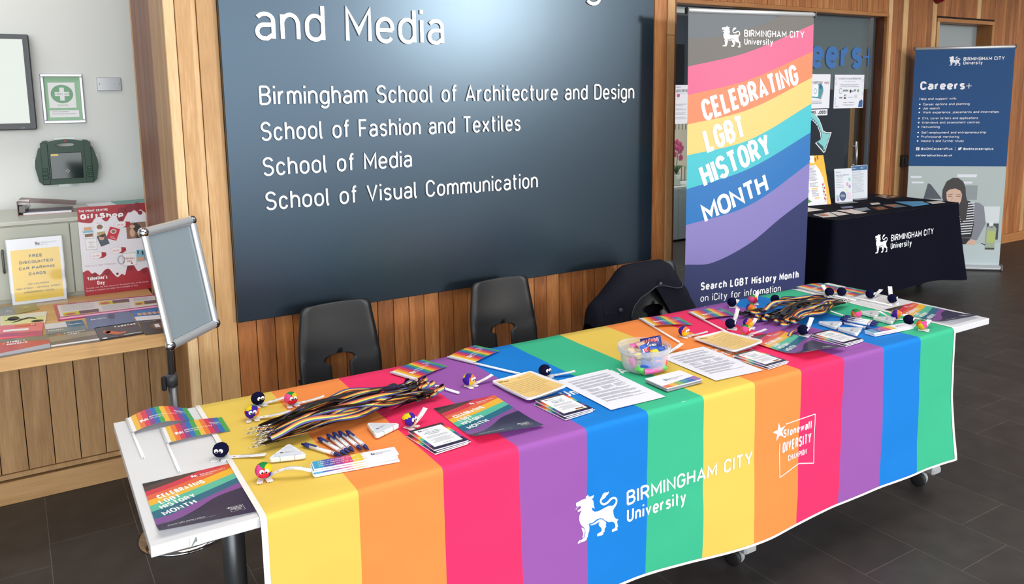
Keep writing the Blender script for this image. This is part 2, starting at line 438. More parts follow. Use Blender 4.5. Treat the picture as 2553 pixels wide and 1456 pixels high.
class G:
    """collects coloured flat shapes in (x right, y up) metres, layered; build() lays them on a surface"""
    def __init__(s): s.p = []      # (verts2d, faces, material, layer)
    def raw(s, v, f, m, l): s.p.append((v, f, m, l)); return s
    def rect(s, x0, y0, x1, y1, m, l=1): return s.raw([(x0, y0), (x1, y0), (x1, y1), (x0, y1)], [[0, 1, 2, 3]], m, l)
    def poly(s, pts, m, l=1):
        tri = tessellate_polygon([[Vector((x, y, 0)) for x, y in pts]]); fs = []
        for t in tri:
            a, b, c = [Vector(pts[i]) for i in t]
            fs.append(list(t) if (b - a).cross(c - a) > 0 else list(t)[::-1])
        return s.raw(list(pts), fs, m, l)
    def disc(s, cx, cy, rx, ry, m, l=1, n=20): return s.raw([(cx + rx * math.cos(2 * PI * k / n), cy + ry * math.sin(2 * PI * k / n)) for k in range(n)], [list(range(n))], m, l)
    def ring(s, cx, cy, rx, ry, w, m, l=1, n=24):
        v = []; f = []
        for k in range(n):
            a = 2 * PI * k / n; v += [(cx + rx * math.cos(a), cy + ry * math.sin(a)), (cx + (rx - w) * math.cos(a), cy + (ry - w) * math.sin(a))]
        for k in range(n): a, b = 2 * k, 2 * ((k + 1) % n); f.append([a, b, b + 1, a + 1])
        return s.raw(v, f, m, l)
    def line(s, x0, y0, x1, y1, w, m, l=1):
        d = Vector((x1 - x0, y1 - y0)).normalized() * w / 2; n = Vector((-d.y, d.x))
        return s.raw([(x0 - n.x, y0 - n.y), (x1 - n.x, y1 - n.y), (x1 + n.x, y1 + n.y), (x0 + n.x, y0 + n.y)], [[0, 1, 2, 3]], m, l)
    def text(s, st, x, y, w, h, m, l=2, ang=0.0, bold=0.0, al='l', sp=0.12):
        """baseline start (x, y), total width w (None: natural), cap height h"""
        wt = 0.13 + 2.2 * bold
        v, f, tw = fit_run(st, wt, w / h, sp) if w else glyph_run(st, wt, 1.0, sp)
        ox = {'l': 0, 'c': -tw * h / 2, 'r': -tw * h}[al]
        ca, sa = math.cos(ang), math.sin(ang)
        out = [(x + (px * h + ox) * ca - py * h * sa, y + (px * h + ox) * sa + py * h * ca, lf) for px, py, lf in v]
        return s.raw(out, f, m, l)
    def lines(s, x0, y0, x1, y1, n, m, l=2, fill=0.45, seed=1, short=0.4, al='l'):
        """a block of small unreadable print shown as thin rules"""
        r = random.Random(seed); dy = (y1 - y0) / n
        for k in range(n):
            xe = x1 - (x1 - x0) * (short * r.random() if r.random() < 0.35 else 0.03 * r.random())
            xs = x0
            if al == 'c': d = (x1 - xe) / 2; xs = x0 + d; xe = x1 - d
            x = xs
            while x < xe - 1e-4:
                w = min((x1 - x0) * r.uniform(0.10, 0.3), xe - x)
                s.rect(x, y1 - dy * (k + fill), x + w * 0.93, y1 - dy * k, m, l); x += w
        return s
    def build_into(s, mb, surf, dz=0.00035):
        for v, f, m, l in s.p:
            mb.add([surf(q[0], q[1], l * dz + (q[2] if len(q) > 2 else 0)) for q in v], f, m)
        return mb
def flat(z=0.0): return lambda x, y, h: (x, y, h + z)
def upright(y0=0.0): return lambda x, y, h: (x, y0 - h, y)
LION = {'body': [(0.017,0.868),(0.018,0.898),(0.029,0.914),(0.081,0.921),(0.115,0.924),(0.167,0.939),(0.214,0.932),(0.266,0.935),(0.266,0.977),(0.289,0.98),(0.318,1.0),(0.334,0.958),(0.383,0.942),(0.43,0.948),(0.465,0.953),(0.459,0.915),(0.441,0.89),(0.412,0.875),(0.447,0.843),(0.457,0.79),(0.459,0.749),(0.477,0.694),(0.484,0.646),(0.447,0.682),(0.418,0.696),(0.418,0.661),(0.441,0.619),(0.489,0.584),(0.548,0.572),(0.619,0.571),(0.715,0.588),(0.787,0.602),(0.86,0.607),(0.927,0.584),(0.97,0.59),(1.006,0.615),(1.028,0.66),(1.012,0.705),(0.969,0.727),(0.926,0.725),(0.884,0.702),(0.836,0.67),(0.775,0.652),(0.715,0.654),(0.661,0.685),(0.625,0.731),(0.613,0.775),(0.625,0.822),(0.661,0.862),(0.685,0.906),(0.726,0.929),(0.774,0.923),(0.817,0.914),(0.844,0.931),(0.841,0.892),(0.811,0.86),(0.781,0.853),(0.763,0.823),(0.715,0.801),(0.673,0.788),(0.655,0.768),(0.673,0.732),(0.715,0.702),(0.775,0.705),(0.823,0.726),(0.865,0.758),(0.914,0.774),(0.969,0.772),(1.024,0.748),(1.061,0.707),(1.073,0.662),(1.061,0.594),(1.031,0.551),(0.994,0.511),(0.97,0.487),(0.97,0.436),(0.983,0.36),(1.014,0.294),(1.057,0.256),(1.094,0.244),(1.1,0.217),(1.07,0.205),(1.082,0.145),(1.101,0.071),(1.08,0.073),(1.081,0.0),(0.942,0.002),(0.933,0.036),(0.948,0.062),(1.009,0.064),(1.027,0.099),(1.021,0.153),(0.984,0.206),(0.935,0.231),(0.861,0.243),(0.801,0.277),(0.752,0.317),(0.704,0.37),(0.644,0.395),(0.584,0.403),(0.524,0.394),(0.465,0.371),(0.412,0.357),(0.377,0.371),(0.333,0.369),(0.353,0.307),(0.347,0.213),(0.323,0.175),(0.306,0.1),(0.288,0.095),(0.276,0.048),(0.218,0.037),(0.13,0.039),(0.125,0.087),(0.165,0.099),(0.218,0.117),(0.241,0.171),(0.251,0.218),(0.242,0.281),(0.224,0.322),(0.16,0.382),(0.114,0.456),(0.093,0.537),(0.097,0.616),(0.126,0.677),(0.161,0.715),(0.126,0.712),(0.063,0.706),(0.057,0.747),(0.083,0.75),(0.126,0.762),(0.144,0.782),(0.132,0.81),(0.092,0.824),(0.046,0.805),(0.021,0.776),(0.0,0.789),(0.04,0.807),(0.057,0.827),(0.029,0.835)],
 'leg1': [(0.353,0.363),(0.382,0.339),(0.43,0.339),(0.489,0.347),(0.548,0.369),(0.608,0.379),(0.656,0.37),(0.704,0.345),(0.752,0.297),(0.795,0.248),(0.783,0.221),(0.771,0.204),(0.795,0.166),(0.759,0.152),(0.741,0.116),(0.741,0.067),(0.717,0.083),(0.705,0.03),(0.668,0.021),(0.555,0.031),(0.543,0.066),(0.56,0.091),(0.62,0.097),(0.662,0.11),(0.668,0.159),(0.638,0.204),(0.596,0.253),(0.592,0.295),(0.626,0.32),(0.584,0.323),(0.501,0.308),(0.418,0.31),(0.377,0.33)],
 'leg2': [(0.154,0.354),(0.224,0.302),(0.239,0.242),(0.224,0.176),(0.2,0.123),(0.165,0.129),(0.183,0.169),(0.189,0.217),(0.172,0.273),(0.151,0.33)],
 'foot': [(0.043,0.042),(0.055,0.079),(0.119,0.108),(0.113,0.04)]}
def lion(g, x, y, h, m, l=2, parts=None, ms=None):
    for i, (k, pts) in enumerate(LION.items()):
        g.poly([(x + a * h, y + b * h) for a, b in pts], ms[i] if ms else m, l)
def crest(g, x, y, h, m, l=2, bold=0.012, ms=None, wide=1.0):
    """lion with the two lines of the university name beside it; h is the lion's height"""
    lion(g, x, y, h, m, l, ms=ms)
    g.text('BIRMINGHAM CITY', x + 1.38 * h, y + h * 0.50, 3.72 * h * wide, h * 0.345, m, l, bold=bold)
    g.text('University', x + 1.38 * h, y + h * 0.10, 1.72 * h * wide, h * 0.33, m, l, bold=bold)
def star_badge(g, x, y, w, m, l=2):
    """hand drawn frame with star and three lines of lettering; w is its width, y its bottom"""
    def q(a, b): return (x + a * w, y + b * w)
    fr = [(0.145, 0.56), (0.155, 0.0), (0.48, 0.07), (0.63, 0.10), (1.0, 0.01), (0.99, 0.85), (0.27, 0.85)]
    for i in range(len(fr) - 1): g.line(*q(*fr[i]), *q(*fr[i + 1]), 0.016 * w, m, l)
    st = []
    for k in range(10):
        r_ = 0.155 if k % 2 == 0 else 0.06; a = PI / 2 + 0.15 + k * PI / 5
        st.append(q(0.125 + r_ * math.cos(a), 0.76 + r_ * math.sin(a)))
    g.poly(st, m, l)
    g.text('Stonewall', *q(0.22, 0.63), 0.70 * w, 0.14 * w, m, l, bold=0.03)
    g.text('DIVERSITY', *q(0.22, 0.38), 0.70 * w, 0.175 * w, m, l, bold=0.012)
    g.text('CHAMPION', *q(0.36, 0.21), 0.46 * w, 0.10 * w, m, l, bold=0.008)
# printed colours
def ink(name, c, rough=0.5): return mat('print_' + name, c, rough)
WHITE = ink('white', (240, 240, 242)); BLACK = ink('black', (28, 27, 32)); GREY = ink('grey', (128, 130, 140)); PALEGREY = ink('pale_grey', (176, 178, 190))
NAVY = ink('navy', (30, 28, 68)); RED = ink('red', (200, 45, 60))
PAPER = mat('paper', (232, 232, 240), 0.6)
# ================================================================ the room
WD = 3.45        # front of the panelled wall that carries the sign
WC = 4.59        # front of the panelled wall further right
W_MAIN = wood('wall_timber', ((96, 52, 24), (168, 106, 58), (214, 160, 104)), 'Z', 0.42)
W_PALE = wood('pale_timber', ((150, 108, 66), (196, 154, 104), (238, 206, 160)), 'Z', 0.45)  # pale planks; lightest colour raised for the sunlit left trim
W_TRIM = wood('trim_timber', ((120, 74, 36), (178, 122, 70), (208, 158, 104)), 'Z', 0.42, 0.7)
W_TRIMX = wood('trim_timber_long', ((120, 74, 36), (172, 116, 66), (204, 152, 100)), 'X', 0.42, 0.7)
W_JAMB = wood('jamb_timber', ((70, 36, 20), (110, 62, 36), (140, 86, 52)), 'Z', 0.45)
W_CTR = wood('counter_timber', ((164, 120, 72), (204, 164, 112), (228, 194, 146)), 'X', 0.4, 0.8)
W_BOARD = wood('counter_boards', ((120, 86, 52), (170, 134, 92), (200, 168, 124)), 'Z', 0.5)
DARK = mat('groove', (24, 12, 8), 0.8)
# floor: dark stone tiles 0.3 x 0.6 m with thin pale joints
m = mat('stone_tiles', (56, 53, 51), 0.5, spec=0.35)
t = nd(m, 'ShaderNodeTexCoord'); mp = nd(m, 'ShaderNodeMapping'); mp.inputs['Rotation'].default_value = (0, 0, PI / 2); mp.inputs['Location'].default_value = (0.205, 0.0, 0)
lk(m, t.outputs['Object'], mp.inputs['Vector'])
br = nd(m, 'ShaderNodeTexBrick', offset=0.28, offset_frequency=2)
br.inputs['Scale'].default_value = 1; br.inputs['Brick Width'].default_value = 0.6; br.inputs['Row Height'].default_value = 0.3
br.inputs['Mortar Size'].default_value = 0.0013; br.inputs['Mortar Smooth'].default_value = 0.2
br.inputs['Color1'].default_value = rgb((58, 54, 52)); br.inputs['Color2'].default_value = rgb((64, 59, 56)); br.inputs['Mortar'].default_value = rgb((104, 98, 92))
lk(m, mp.outputs['Vector'], br.inputs['Vector'])
nz = nd(m, 'ShaderNodeTexNoise'); nz.inputs['Scale'].default_value = 9; nz.inputs['Detail'].default_value = 8; lk(m, t.outputs['Object'], nz.inputs['Vector'])
mx = nd(m, 'ShaderNodeMix', data_type='RGBA', blend_type='MULTIPLY'); mx.inputs['Factor'].default_value = 1
r_ = nd(m, 'ShaderNodeMapRange'); r_.inputs['From Min'].default_value = 0.3; r_.inputs['From Max'].default_value = 0.7; r_.inputs['To Min'].default_value = 0.78; r_.inputs['To Max'].default_value = 1.12
lk(m, nz.outputs['Fac'], r_.inputs['Value']); lk(m, br.outputs['Color'], mx.inputs[6]); lk(m, r_.outputs['Result'], mx.inputs[7]); lk(m, mx.outputs[2], bsdf(m).inputs['Base Color'])
nf = nd(m, 'ShaderNodeTexNoise'); nf.inputs['Scale'].default_value = 60; nf.inputs['Detail'].default_value = 6; lk(m, t.outputs['Object'], nf.inputs['Vector'])
bp = nd(m, 'ShaderNodeBump'); bp.inputs['Strength'].default_value = 0.25; bp.inputs['Distance'].default_value = 0.002
lk(m, nf.outputs['Fac'], bp.inputs['Height']); lk(m, bp.outputs['Normal'], bsdf(m).inputs['Normal'])
struct('floor', MB().box((-5, -6, -0.1), (15, 9, 0), m))
PLASTER = mat('white_plaster', (226, 229, 226), 0.7)
struct('ceiling', MB().box((-5, -2.5, 3.4), (15, 9, 3.5), mat('ceiling_paint', (225, 224, 220), 0.8)))
struct('wall_left', MB().box((-3.1, 3.0, 0), (-3.0, 9, 3.4), PLASTER))

def planks(mb, edges, y0, y1, z0, z1, m, gap=0.003, tones=(0.25, 0.75), bev=0.0015, pale=None, tl=None):
    for i in range(len(edges) - 1):
        tn = rnd.uniform(*tones); mm = m
        if pale and rnd.random() < 0.09: mm = pale; tn = rnd.uniform(0.35, 0.7)
        if tl and i in tl: mm, tn = tl[i]
        mb.box((edges[i] + gap / 2, y0, z0), (edges[i + 1] - gap / 2, y1, z1), mm, tn, bev=bev)
# --- panelled block with the sign
mb = MB()
mb.box((0.575, WD + 0.014, 0), (3.235, 4.39, 3.4), DARK)
E1 = [0.5965, 0.677, 0.758]; x = 0.758
while x < 3.0: x += 0.0795; E1.append(round(x, 4))
E1[-1] = 3.077
tones = {0: (W_PALE, 0.62), 1: (W_PALE, 0.5)}  # leftmost planks paler: sunlight put into their colour
planks(mb, E1, WD, WD + 0.016, 0, 3.4, W_MAIN, 0.003, tl=tones)
struct('wall_back', mb, W_MAIN)
# corner trims of that block
struct('trim_1', MB().box((0.5555, WD - 0.002, 0), (0.5952, WD + 0.012, 3.4), W_PALE, 1.05, bev=0.002).box((0.5555, WD + 0.012, 0), (0.5752, 3.80, 3.4), W_PALE, 0.12))  # front tone raised to paint the sunlit edge into the timber
mb = MB()
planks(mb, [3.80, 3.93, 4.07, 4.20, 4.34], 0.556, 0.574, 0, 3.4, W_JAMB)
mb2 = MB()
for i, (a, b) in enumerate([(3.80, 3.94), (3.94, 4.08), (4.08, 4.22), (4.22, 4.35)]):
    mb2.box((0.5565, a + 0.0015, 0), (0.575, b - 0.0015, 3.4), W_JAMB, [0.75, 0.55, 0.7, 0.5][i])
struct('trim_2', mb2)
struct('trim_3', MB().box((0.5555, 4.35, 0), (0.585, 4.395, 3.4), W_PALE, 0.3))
mb = MB()
mb.box((3.079, WD - 0.001, 0), (3.166, WD + 0.016, 3.4), W_MAIN, 0.62, bev=0.0015)
mb.box((3.170, WD - 0.006, 0), (3.224, WD + 0.016, 1.99), W_PALE, 0.22, bev=0.002)  # darker lower length: banner's cast shadow painted into the tone
mb.box((3.170, WD - 0.006, 1.992), (3.224, WD + 0.016, 3.4), W_PALE, 0.5, bev=0.002)
struct('trim_4', mb)
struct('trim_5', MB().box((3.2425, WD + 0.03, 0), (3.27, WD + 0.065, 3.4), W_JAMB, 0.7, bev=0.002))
# --- panelled wall on the right, with the glazed front and a door
mb = MB()
mb.box((3.0, WC + 0.02, 2.372), (6.91, WC + 0.14, 3.4), DARK)
x = 3.0; e = [x]
while x < 6.83: x += 0.0765; e.append(x)
e[-1] = 6.904
planks(mb, e, WC, WC + 0.02, 2.372, 3.4, W_MAIN, 0.004, (0.5, 0.75))
mb.box((6.906, WC + 0.02, 0), (7.67, WC + 0.14, 3.4), DARK).box((8.70, WC + 0.02, 0), (14, WC + 0.14, 3.4), DARK).box((7.67, WC + 0.02, 2.36), (8.70, WC + 0.14, 3.4), DARK)
e = [6.906, 6.972, 7.052, 7.132, 7.212, 7.284, 7.36, 7.44, 7.518, 7.598, 7.672]
tl = {0: (W_PALE, 0.62), 3: (W_PALE, 0.5), 9: (W_PALE, 0.62)}
planks(mb, e, WC, WC + 0.02, 0.1, 3.4, W_MAIN, 0.0035, (0.25, 0.5), tl=tl)
e = [7.674]
while e[-1] < 8.62: e.append(e[-1] + 0.0765)
e[-1] = 8.698
planks(mb, e, WC, WC + 0.02, 2.378, 3.4, W_MAIN, 0.0035, (0.3, 0.6), pale=W_PALE)
e = [8.702]
while e[-1] < 13.9: e.append(e[-1] + rnd.choice((0.07, 0.0765, 0.08)))
planks(mb, e, WC, WC + 0.02, 0.1, 3.4, W_MAIN, 0.0035, (0.3, 0.62), pale=W_PALE)
struct('wall_right', mb)
mb = MB().box((6.91, WC - 0.016, 0), (7.672, WC + 0.02, 0.1), W_TRIMX, 0.5, bev=0.003).box((8.70, WC - 0.016, 0), (14, WC + 0.02, 0.1), W_TRIMX, 0.55, bev=0.003)
struct('baseboard_right', mb)
# frame round the glazed front
mb = MB().box((3.0, WC - 0.012, 2.338), (6.904, WC + 0.10, 2.370), W_TRIMX, 0.45, bev=0.002)
mb.box((6.874, WC - 0.012, 0), (6.904, WC + 0.02, 2.3375), W_TRIM, 0.35, bev=0.002)
struct('trim_6', mb)
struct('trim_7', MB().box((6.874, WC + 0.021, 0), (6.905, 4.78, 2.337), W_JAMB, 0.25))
# glazing
YG = 4.70
GLASS = bpy.data.materials.new('glass'); GLASS.use_nodes = True
g_ = GLASS.node_tree; g_.nodes.clear()
o_ = g_.nodes.new('ShaderNodeOutputMaterial'); a_ = g_.nodes.new('ShaderNodeBsdfTransparent'); b_ = g_.nodes.new('ShaderNodeBsdfGlossy'); s_ = g_.nodes.new('ShaderNodeMixShader')
f_ = g_.nodes.new('ShaderNodeLayerWeight'); f_.inputs['Blend'].default_value = 0.5; p_ = g_.nodes.new('ShaderNodeMath'); p_.operation = 'POWER'; p_.inputs[1].default_value = 5.0; q_ = g_.nodes.new('ShaderNodeMath'); q_.operation = 'MULTIPLY_ADD'; q_.inputs[1].default_value = 0.6; q_.inputs[2].default_value = 0.03
g_.links.new(f_.outputs['Facing'], p_.inputs[0]); g_.links.new(p_.outputs[0], q_.inputs[0])

a_.inputs['Color'].default_value = (0.94, 0.965, 0.96, 1); b_.inputs['Roughness'].default_value = 0.02
g_.links.new(q_.outputs[0], s_.inputs[0]); g_.links.new(a_.outputs[0], s_.inputs[1]); g_.links.new(b_.outputs[0], s_.inputs[2]); g_.links.new(s_.outputs[0], o_.inputs['Surface'])
STEEL = mat('brushed_steel', (176, 178, 180), 0.35, 0.9)
win = struct('window_1', MB().box((3.0, YG, 0.02), (5.88, YG + 0.01, 2.33), GLASS).box((5.886, YG, 0.02), (6.83, YG + 0.01, 2.33), GLASS))
struct('window_frame', MB().box((6.832, YG - 0.012, 0), (6.846, YG + 0.02, 2.337), STEEL).box((6.85, YG - 0.012, 0), (6.868, YG + 0.02, 2.337), mat('frame_grey', (70, 76, 78), 0.4)), parent=win)
FILM = bpy.data.materials.new('frosted_film'); FILM.use_nodes = True
g_ = FILM.node_tree; g_.nodes.clear()
o_ = g_.nodes.new('ShaderNodeOutputMaterial'); a_ = g_.nodes.new('ShaderNodeBsdfTransparent'); b_ = g_.nodes.new('ShaderNodeBsdfDiffuse'); s_ = g_.nodes.new('ShaderNodeMixShader')
b_.inputs['Color'].default_value = rgb((150, 160, 164)); s_.inputs[0].default_value = 0.40
g_.links.new(a_.outputs[0], s_.inputs[1]); g_.links.new(b_.outputs[0], s_.inputs[2]); g_.links.new(s_.outputs[0], o_.inputs['Surface'])
struct('frosted_film', MB().add([(5.2, YG + 0.012, 1.69), (6.83, YG + 0.012, 1.69), (6.83, YG + 0.012, 2.33), (5.2, YG + 0.012, 2.33)], [[0, 1, 2, 3]], FILM), parent=win)
SIGNBLUE = ink('sign_blue', (42, 104, 170), 0.5)
g = G(); g.text('Careers', 5.42, 1.874, 1.287, 0.265, SIGNBLUE, 1, bold=0.032)
g.line(6.72, 1.983, 6.885, 1.983, 0.016, SIGNBLUE); g.line(6.80, 1.90, 6.80, 2.065, 0.016, SIGNBLUE, 2)
struct('vinyl_lettering', g.build_into(MB(), upright(YG - 0.0005)), parent=win)
struct('door_handle', MB().tube([(6.62, YG - 0.05, 0.95), (6.62, YG - 0.05, 1.215)], 0.011, 10, STEEL).tube([(6.62, YG - 0.05, 1.0), (6.62, YG, 1.0)], 0.007, 8, STEEL).tube([(6.62, YG - 0.05, 1.17), (6.62, YG, 1.17)], 0.007, 8, STEEL), parent=win)
# room behind the glass
SLATE = mat('slate_paint', (74, 84, 98), 0.6)
struct('wall_inner', MB().box((2.6, 8.2, 0), (11.5, 8.3, 3.4), SLATE).box((2.6, 4.75, 0), (2.7, 8.2, 3.4), SLATE).box((9.2, 4.75, 0), (9.3, 8.2, 3.4), SLATE))
struct('trim_8', MB().box((3.2, YG + 0.06, 2.29), (5.1, YG + 0.2, 2.336), mat('blind_box_white', (235, 235, 230), 0.5)))
struct('trim_9', MB().box((7.06, 5.0, 0), (7.34, 5.05, 1.75), wood('inner_oak', ((120, 84, 44), (176, 134, 80), (204, 164, 108)), 'Z', 0.4), 0.5))
# door on the right behind the blue banner
mb = MB().box((7.676, WC - 0.008, 2.325), (8.696, WC + 0.2, 2.36), W_TRIMX, 0.6, bev=0.002).box((7.676, WC - 0.008, 0), (7.716, WC + 0.2, 2.325), W_PALE, 0.45, bev=0.002).box((8.656, WC - 0.008, 0), (8.696, WC + 0.2, 2.325), W_TRIM, 0.35, bev=0.002)
struct('door_frame', mb)['kind'] = 'structure'
bpy.data.objects['door_frame'].name = 'trim_10'
struct('door_1', MB().box((7.718, WC + 0.15, 0.005), (8.654, WC + 0.19, 2.322), mat('grey_door_panel', (150, 158, 160), 0.4)))
# --- niche on the left
YW = 5.11
struct('wall_niche', MB().box((-3.0, YW, 0), (2.6, YW + 0.1, 3.4), PLASTER))
mb = MB()
x = -3.0; e = [x]
while x < 0.56: x += 0.0985; e.append(x)
e[-1] = 0.5545
mb.box((-3.0, 3.85, 0), (0.5545, 3.88, 0.64), DARK)
planks(mb, e, 3.832, 3.852, 0.13, 0.64, W_BOARD, 0.003, (0.3, 0.7))
mb.box((-3.0, 3.825, 0.108), (0.5545, 3.85, 0.128), W_BOARD, 0.6)
struct('wall_counter', mb)
struct('baseboard_left', MB().box((-3.0, 3.818, 0.0), (0.5545, 3.85, 0.098), wood('plinth_timber', ((140, 104, 64), (178, 140, 94), (200, 164, 118)), 'X', 0.5), 0.5, bev=0.002))
# ================================================================ sign
HT = 0.735
TO = Vector((0.189, 2.531, 0)); TH = -0.01271287
_te = Vector((math.cos(TH), math.sin(TH), 0)); _tn = Vector((-math.sin(TH), math.cos(TH), 0))
def TP(s, t, z=HT):
    """point over the display tables: s along from the left end, t from the back edge towards the room"""
    p = TO + _te * s - _tn * t; return Vector((p.x, p.y, z))
STEELTXT = mat('brushed_lettering', (225, 225, 226), 0.38, 0.75)
SIGNB = mat('sign_enamel', (60, 74, 86), 0.26, 0.78, 0.5)
add_bump(SIGNB, 3, 0.03, 0.01)
def solid_text(mb, st, x, y, w, h, depth, surf, m, wt=0.105):
    v, f, tw = fit_run(st, wt, w / h, 0.13)
    n = len(v); pts = [(x + p[0] * h, y + p[1] * h, p[2]) for p in v]
    cnt = {(q[i], q[(i + 1) % 4]) for q in f for i in range(4)}
    fs = list(f) + [[j, i, n + i, n + j] for i, j in cnt if (j, i) not in cnt]
    mb.add([surf(p[0], p[1], depth + 4 * p[2]) for p in pts] + [surf(p[0], p[1], 0) for p in pts], fs, m)
def word_spans(st, w, h, wt=0.105, sp=0.13):
    """(word, start, width) for every word of a line that fills width w"""
    lo, hi = 0.15, 4.0
    for _ in range(30):
        k = (lo + hi) / 2
        if glyph_run(st, wt, k, sp)[2] < w / h: lo = k
        else: hi = k
    out = []; pre = ''
    for wd in st.split(' '):
        x0 = glyph_run(pre + 'I', wt, k, sp)[2] - wt if pre else 0.0
        out.append((wd, x0 * h, glyph_run(wd, wt, k, sp)[2] * h)); pre += wd + ' '
    return out
sg = thing('wall_sign', 'large dark slate blue sign board with raised metal lettering on the timber wall', 'sign', (1.9, WD, 0.735))
o = MB().box((-1.143, -0.03, 0), (1.147, 0.0, 2.5), SIGNB).build('board', parent=sg, bevel=0.003)
sf = lambda x, y, h: (x - 1.9, -0.031 - h, y - 0.735)
for st, x, y, w, h in (('and Media', 0.895, 1.905, 0.862, 0.157), ('Birmingham School of Architecture and Design', 0.896, 1.642, 2.008, 0.080), ('School of Fashion and Textiles', 0.893, 1.494, 1.278, 0.079), ('School of Media', 0.893, 1.347, 0.681, 0.079), ('School of Visual Communication', 0.896, 1.202, 1.375, 0.079), ('Faculty of Arts, Design', 0.895, 2.160, 2.01, 0.157)):
    if st.startswith('Fac'):      # only the descender of the line above reaches into view
        mb = MB(); solid_text(mb, 'g', 2.575, 2.160, 0.100, 0.157, 0.007, sf, STEELTXT); mb.build('lettering', parent=sg)
    else:
        for wd, dx, ww in word_spans(st, w, h):
            mb = MB(); solid_text(mb, wd, x + dx, y, ww, h, 0.007, sf, STEELTXT); mb.build('lettering', parent=sg)

# ================================================================ display tables under the striped cloth
TW = mat('white_laminate', (222, 222, 224), 0.35)
LEGM = mat('leg_grey_metal', (96, 100, 104), 0.35, 0.7)
RUB = mat('black_rubber', (26, 26, 28), 0.6); CASTG = mat('castor_grey', (150, 153, 156), 0.45)
def castor(parent, x, y, ang=0.3):
    c = MB()
    c.lathe([(0.012, 0.055), (0.012, 0.085)], 10, CASTG, (x, y, 0))
    c.build('castor_stem', parent=parent)
    for sx in (-1, 1):
        w = MB(); ca, sa = math.cos(ang), math.sin(ang)
        mx = Matrix.Translation((x + ca * sx * 0.014 + sa * 0.015, y + sa * sx * 0.014 - ca * 0.015, 0.031)) @ Matrix.Rotation(ang, 4, 'Z')
        w.lathe([(0.0, -0.009), (0.022, -0.009), (0.030, -0.006), (0.031, 0), (0.030, 0.006), (0.022, 0.009), (0.0, 0.009)], 20, CASTG if sx > 0 else RUB, axis='X')
        w.v = [tuple(mx @ Vector(p)) for p in w.v]
        w.build('wheel', parent=parent)
def white_table(s0, label, legs, L=1.59, D=0.781):
    p = TP(s0 + L / 2, D / 2, 0)
    t = thing('folding_table', label, 'table', p, (0, 0, TH), 'white tables pushed end to end')
    mb = MB().box((-L / 2, -D / 2, HT - 0.025), (L / 2, D / 2, HT), TW); mb.build('tabletop', parent=t, bevel=0.002)
    for lx in legs:
        l = MB(); l.tube([(lx, 0, 0.09), (lx, 0, HT - 0.05)], 0.030, 20, LEGM).build('leg', parent=t)
        MB().box((lx - 0.03, -0.30, HT - 0.055), (lx + 0.03, 0.30, HT - 0.026), LEGM, bev=0.004).build('leg_bracket', parent=t)
        f = MB().box((lx - 0.03, -0.33, 0.078), (lx + 0.03, 0.33, 0.112), mat('foot_silver', (188, 190, 192), 0.4, 0.3), bev=0.008).build('foot', parent=t)
        for y in (-0.235, 0.30): castor(f, lx, y)
    return t
white_table(0.0, 'white folding table with grey legs, nearest of the two under the rainbow cloth', (-0.556, 0.56))
white_table(1.592, 'white folding table on castors, farther of the two under the rainbow cloth', (-0.50, 0.60))

# --- striped cloth
CLOTHC = [('yellow', (226, 194, 88)), ('orange', (240, 140, 70)), ('pink', (236, 48, 102)), ('purple', (150, 86, 166)), ('blue', (14, 122, 206)), ('green', (58, 180, 136))]
CM = [add_bump(mat('cloth_' + n, c, 0.75, 0, 0.25), 700, 0.12, 0.0006, 2) for n, c in CLOTHC]
CS0, CS1 = 0.232, 2.922
def ztop(s, t): return HT + 0.002 + 0.0012 * (noise.noise(Vector((s * 5, t * 9, 3.3))) + 0.7 * noise.noise(Vector((s * 13, t * 5, 1.1))))
def bottom(s): return 0.200 + 0.016 * math.sin(s * 2.1) + 0.010 * math.sin(s * 5.3 + 1.0) - 0.012 * max(0, s - 2.6) - max(0, 1.2 - s) * 0.02
def front_t(s, z):
    k = max(0.0, min(1.0, (HT - z) / 0.53))
    w = 0.010 * k * math.sin(s * 7.5 + 1.2 * math.sin(z * 4)) + 0.007 * k * noise.noise(Vector((s * 3.1, z * 4.5, 7.7))) + 0.0025 * noise.noise(Vector((s * 9 + z * 6, z * 9 - s * 4, 2.2))) * min(1, k * 4)
    fl = 0.02 * k * k * max(0, (s - 2.7) / 0.22) ** 2
    return 0.789 + w + 0.006 * k + fl
def front_s(s, z):
    k = max(0.0, (HT - z) / 0.53)
    return s + (0.03 * k * k - 0.02 * k * (1 - k)) * max(0, (s - 2.6) / 0.32) ** 2
def cloth_pt(s, w, off=0.0):
    """w: 0 back hem ... 1 back fold ... 2 front fold ... 3 front hem"""
    if w < 1: return TP(s, -0.014 - off, HT - 0.02 - 0.15 * (1 - w)) if w < 0.93 else TP(s, -0.014 + (w - 0.93) / 0.07 * 0.012, HT - 0.012 + (w - 0.93) / 0.07 * 0.013 + off)
    if w <= 2:
        t = (w - 1) * 0.776; return TP(s, t, ztop(s, t) + off)
    if w < 2.06:
        a = (w - 2) / 0.06 * PI / 2; r = 0.016
        z1 = HT - r + 0.002
        tt = 0.776 + r * math.sin(a) * (front_t(s, z1) - 0.776) / r; zz = ztop(s, 0.776) * 1.0 - r + r * math.cos(a)
        return TP(s, tt + off * math.sin(a), zz + off * math.cos(a))
    k = (w - 2.06) / 0.94; zt = HT - 0.014; z = zt + (bottom(s) - zt) * k
    return TP(front_s(s, z), front_t(s, z) + off, z)
rows = [0, 0.5, 0.93, 0.97] + [1 + i / 20 for i in range(21)] + [2.015, 2.03, 2.045, 2.06] + [2.06 + 0.94 * (i + 1) / 26 for i in range(26)]
tc_ = thing('tablecloth', 'rainbow striped tablecloth with white logos draped over the white tables', 'tablecloth', TP(1.577, 0.4, HT), (0, 0, TH))
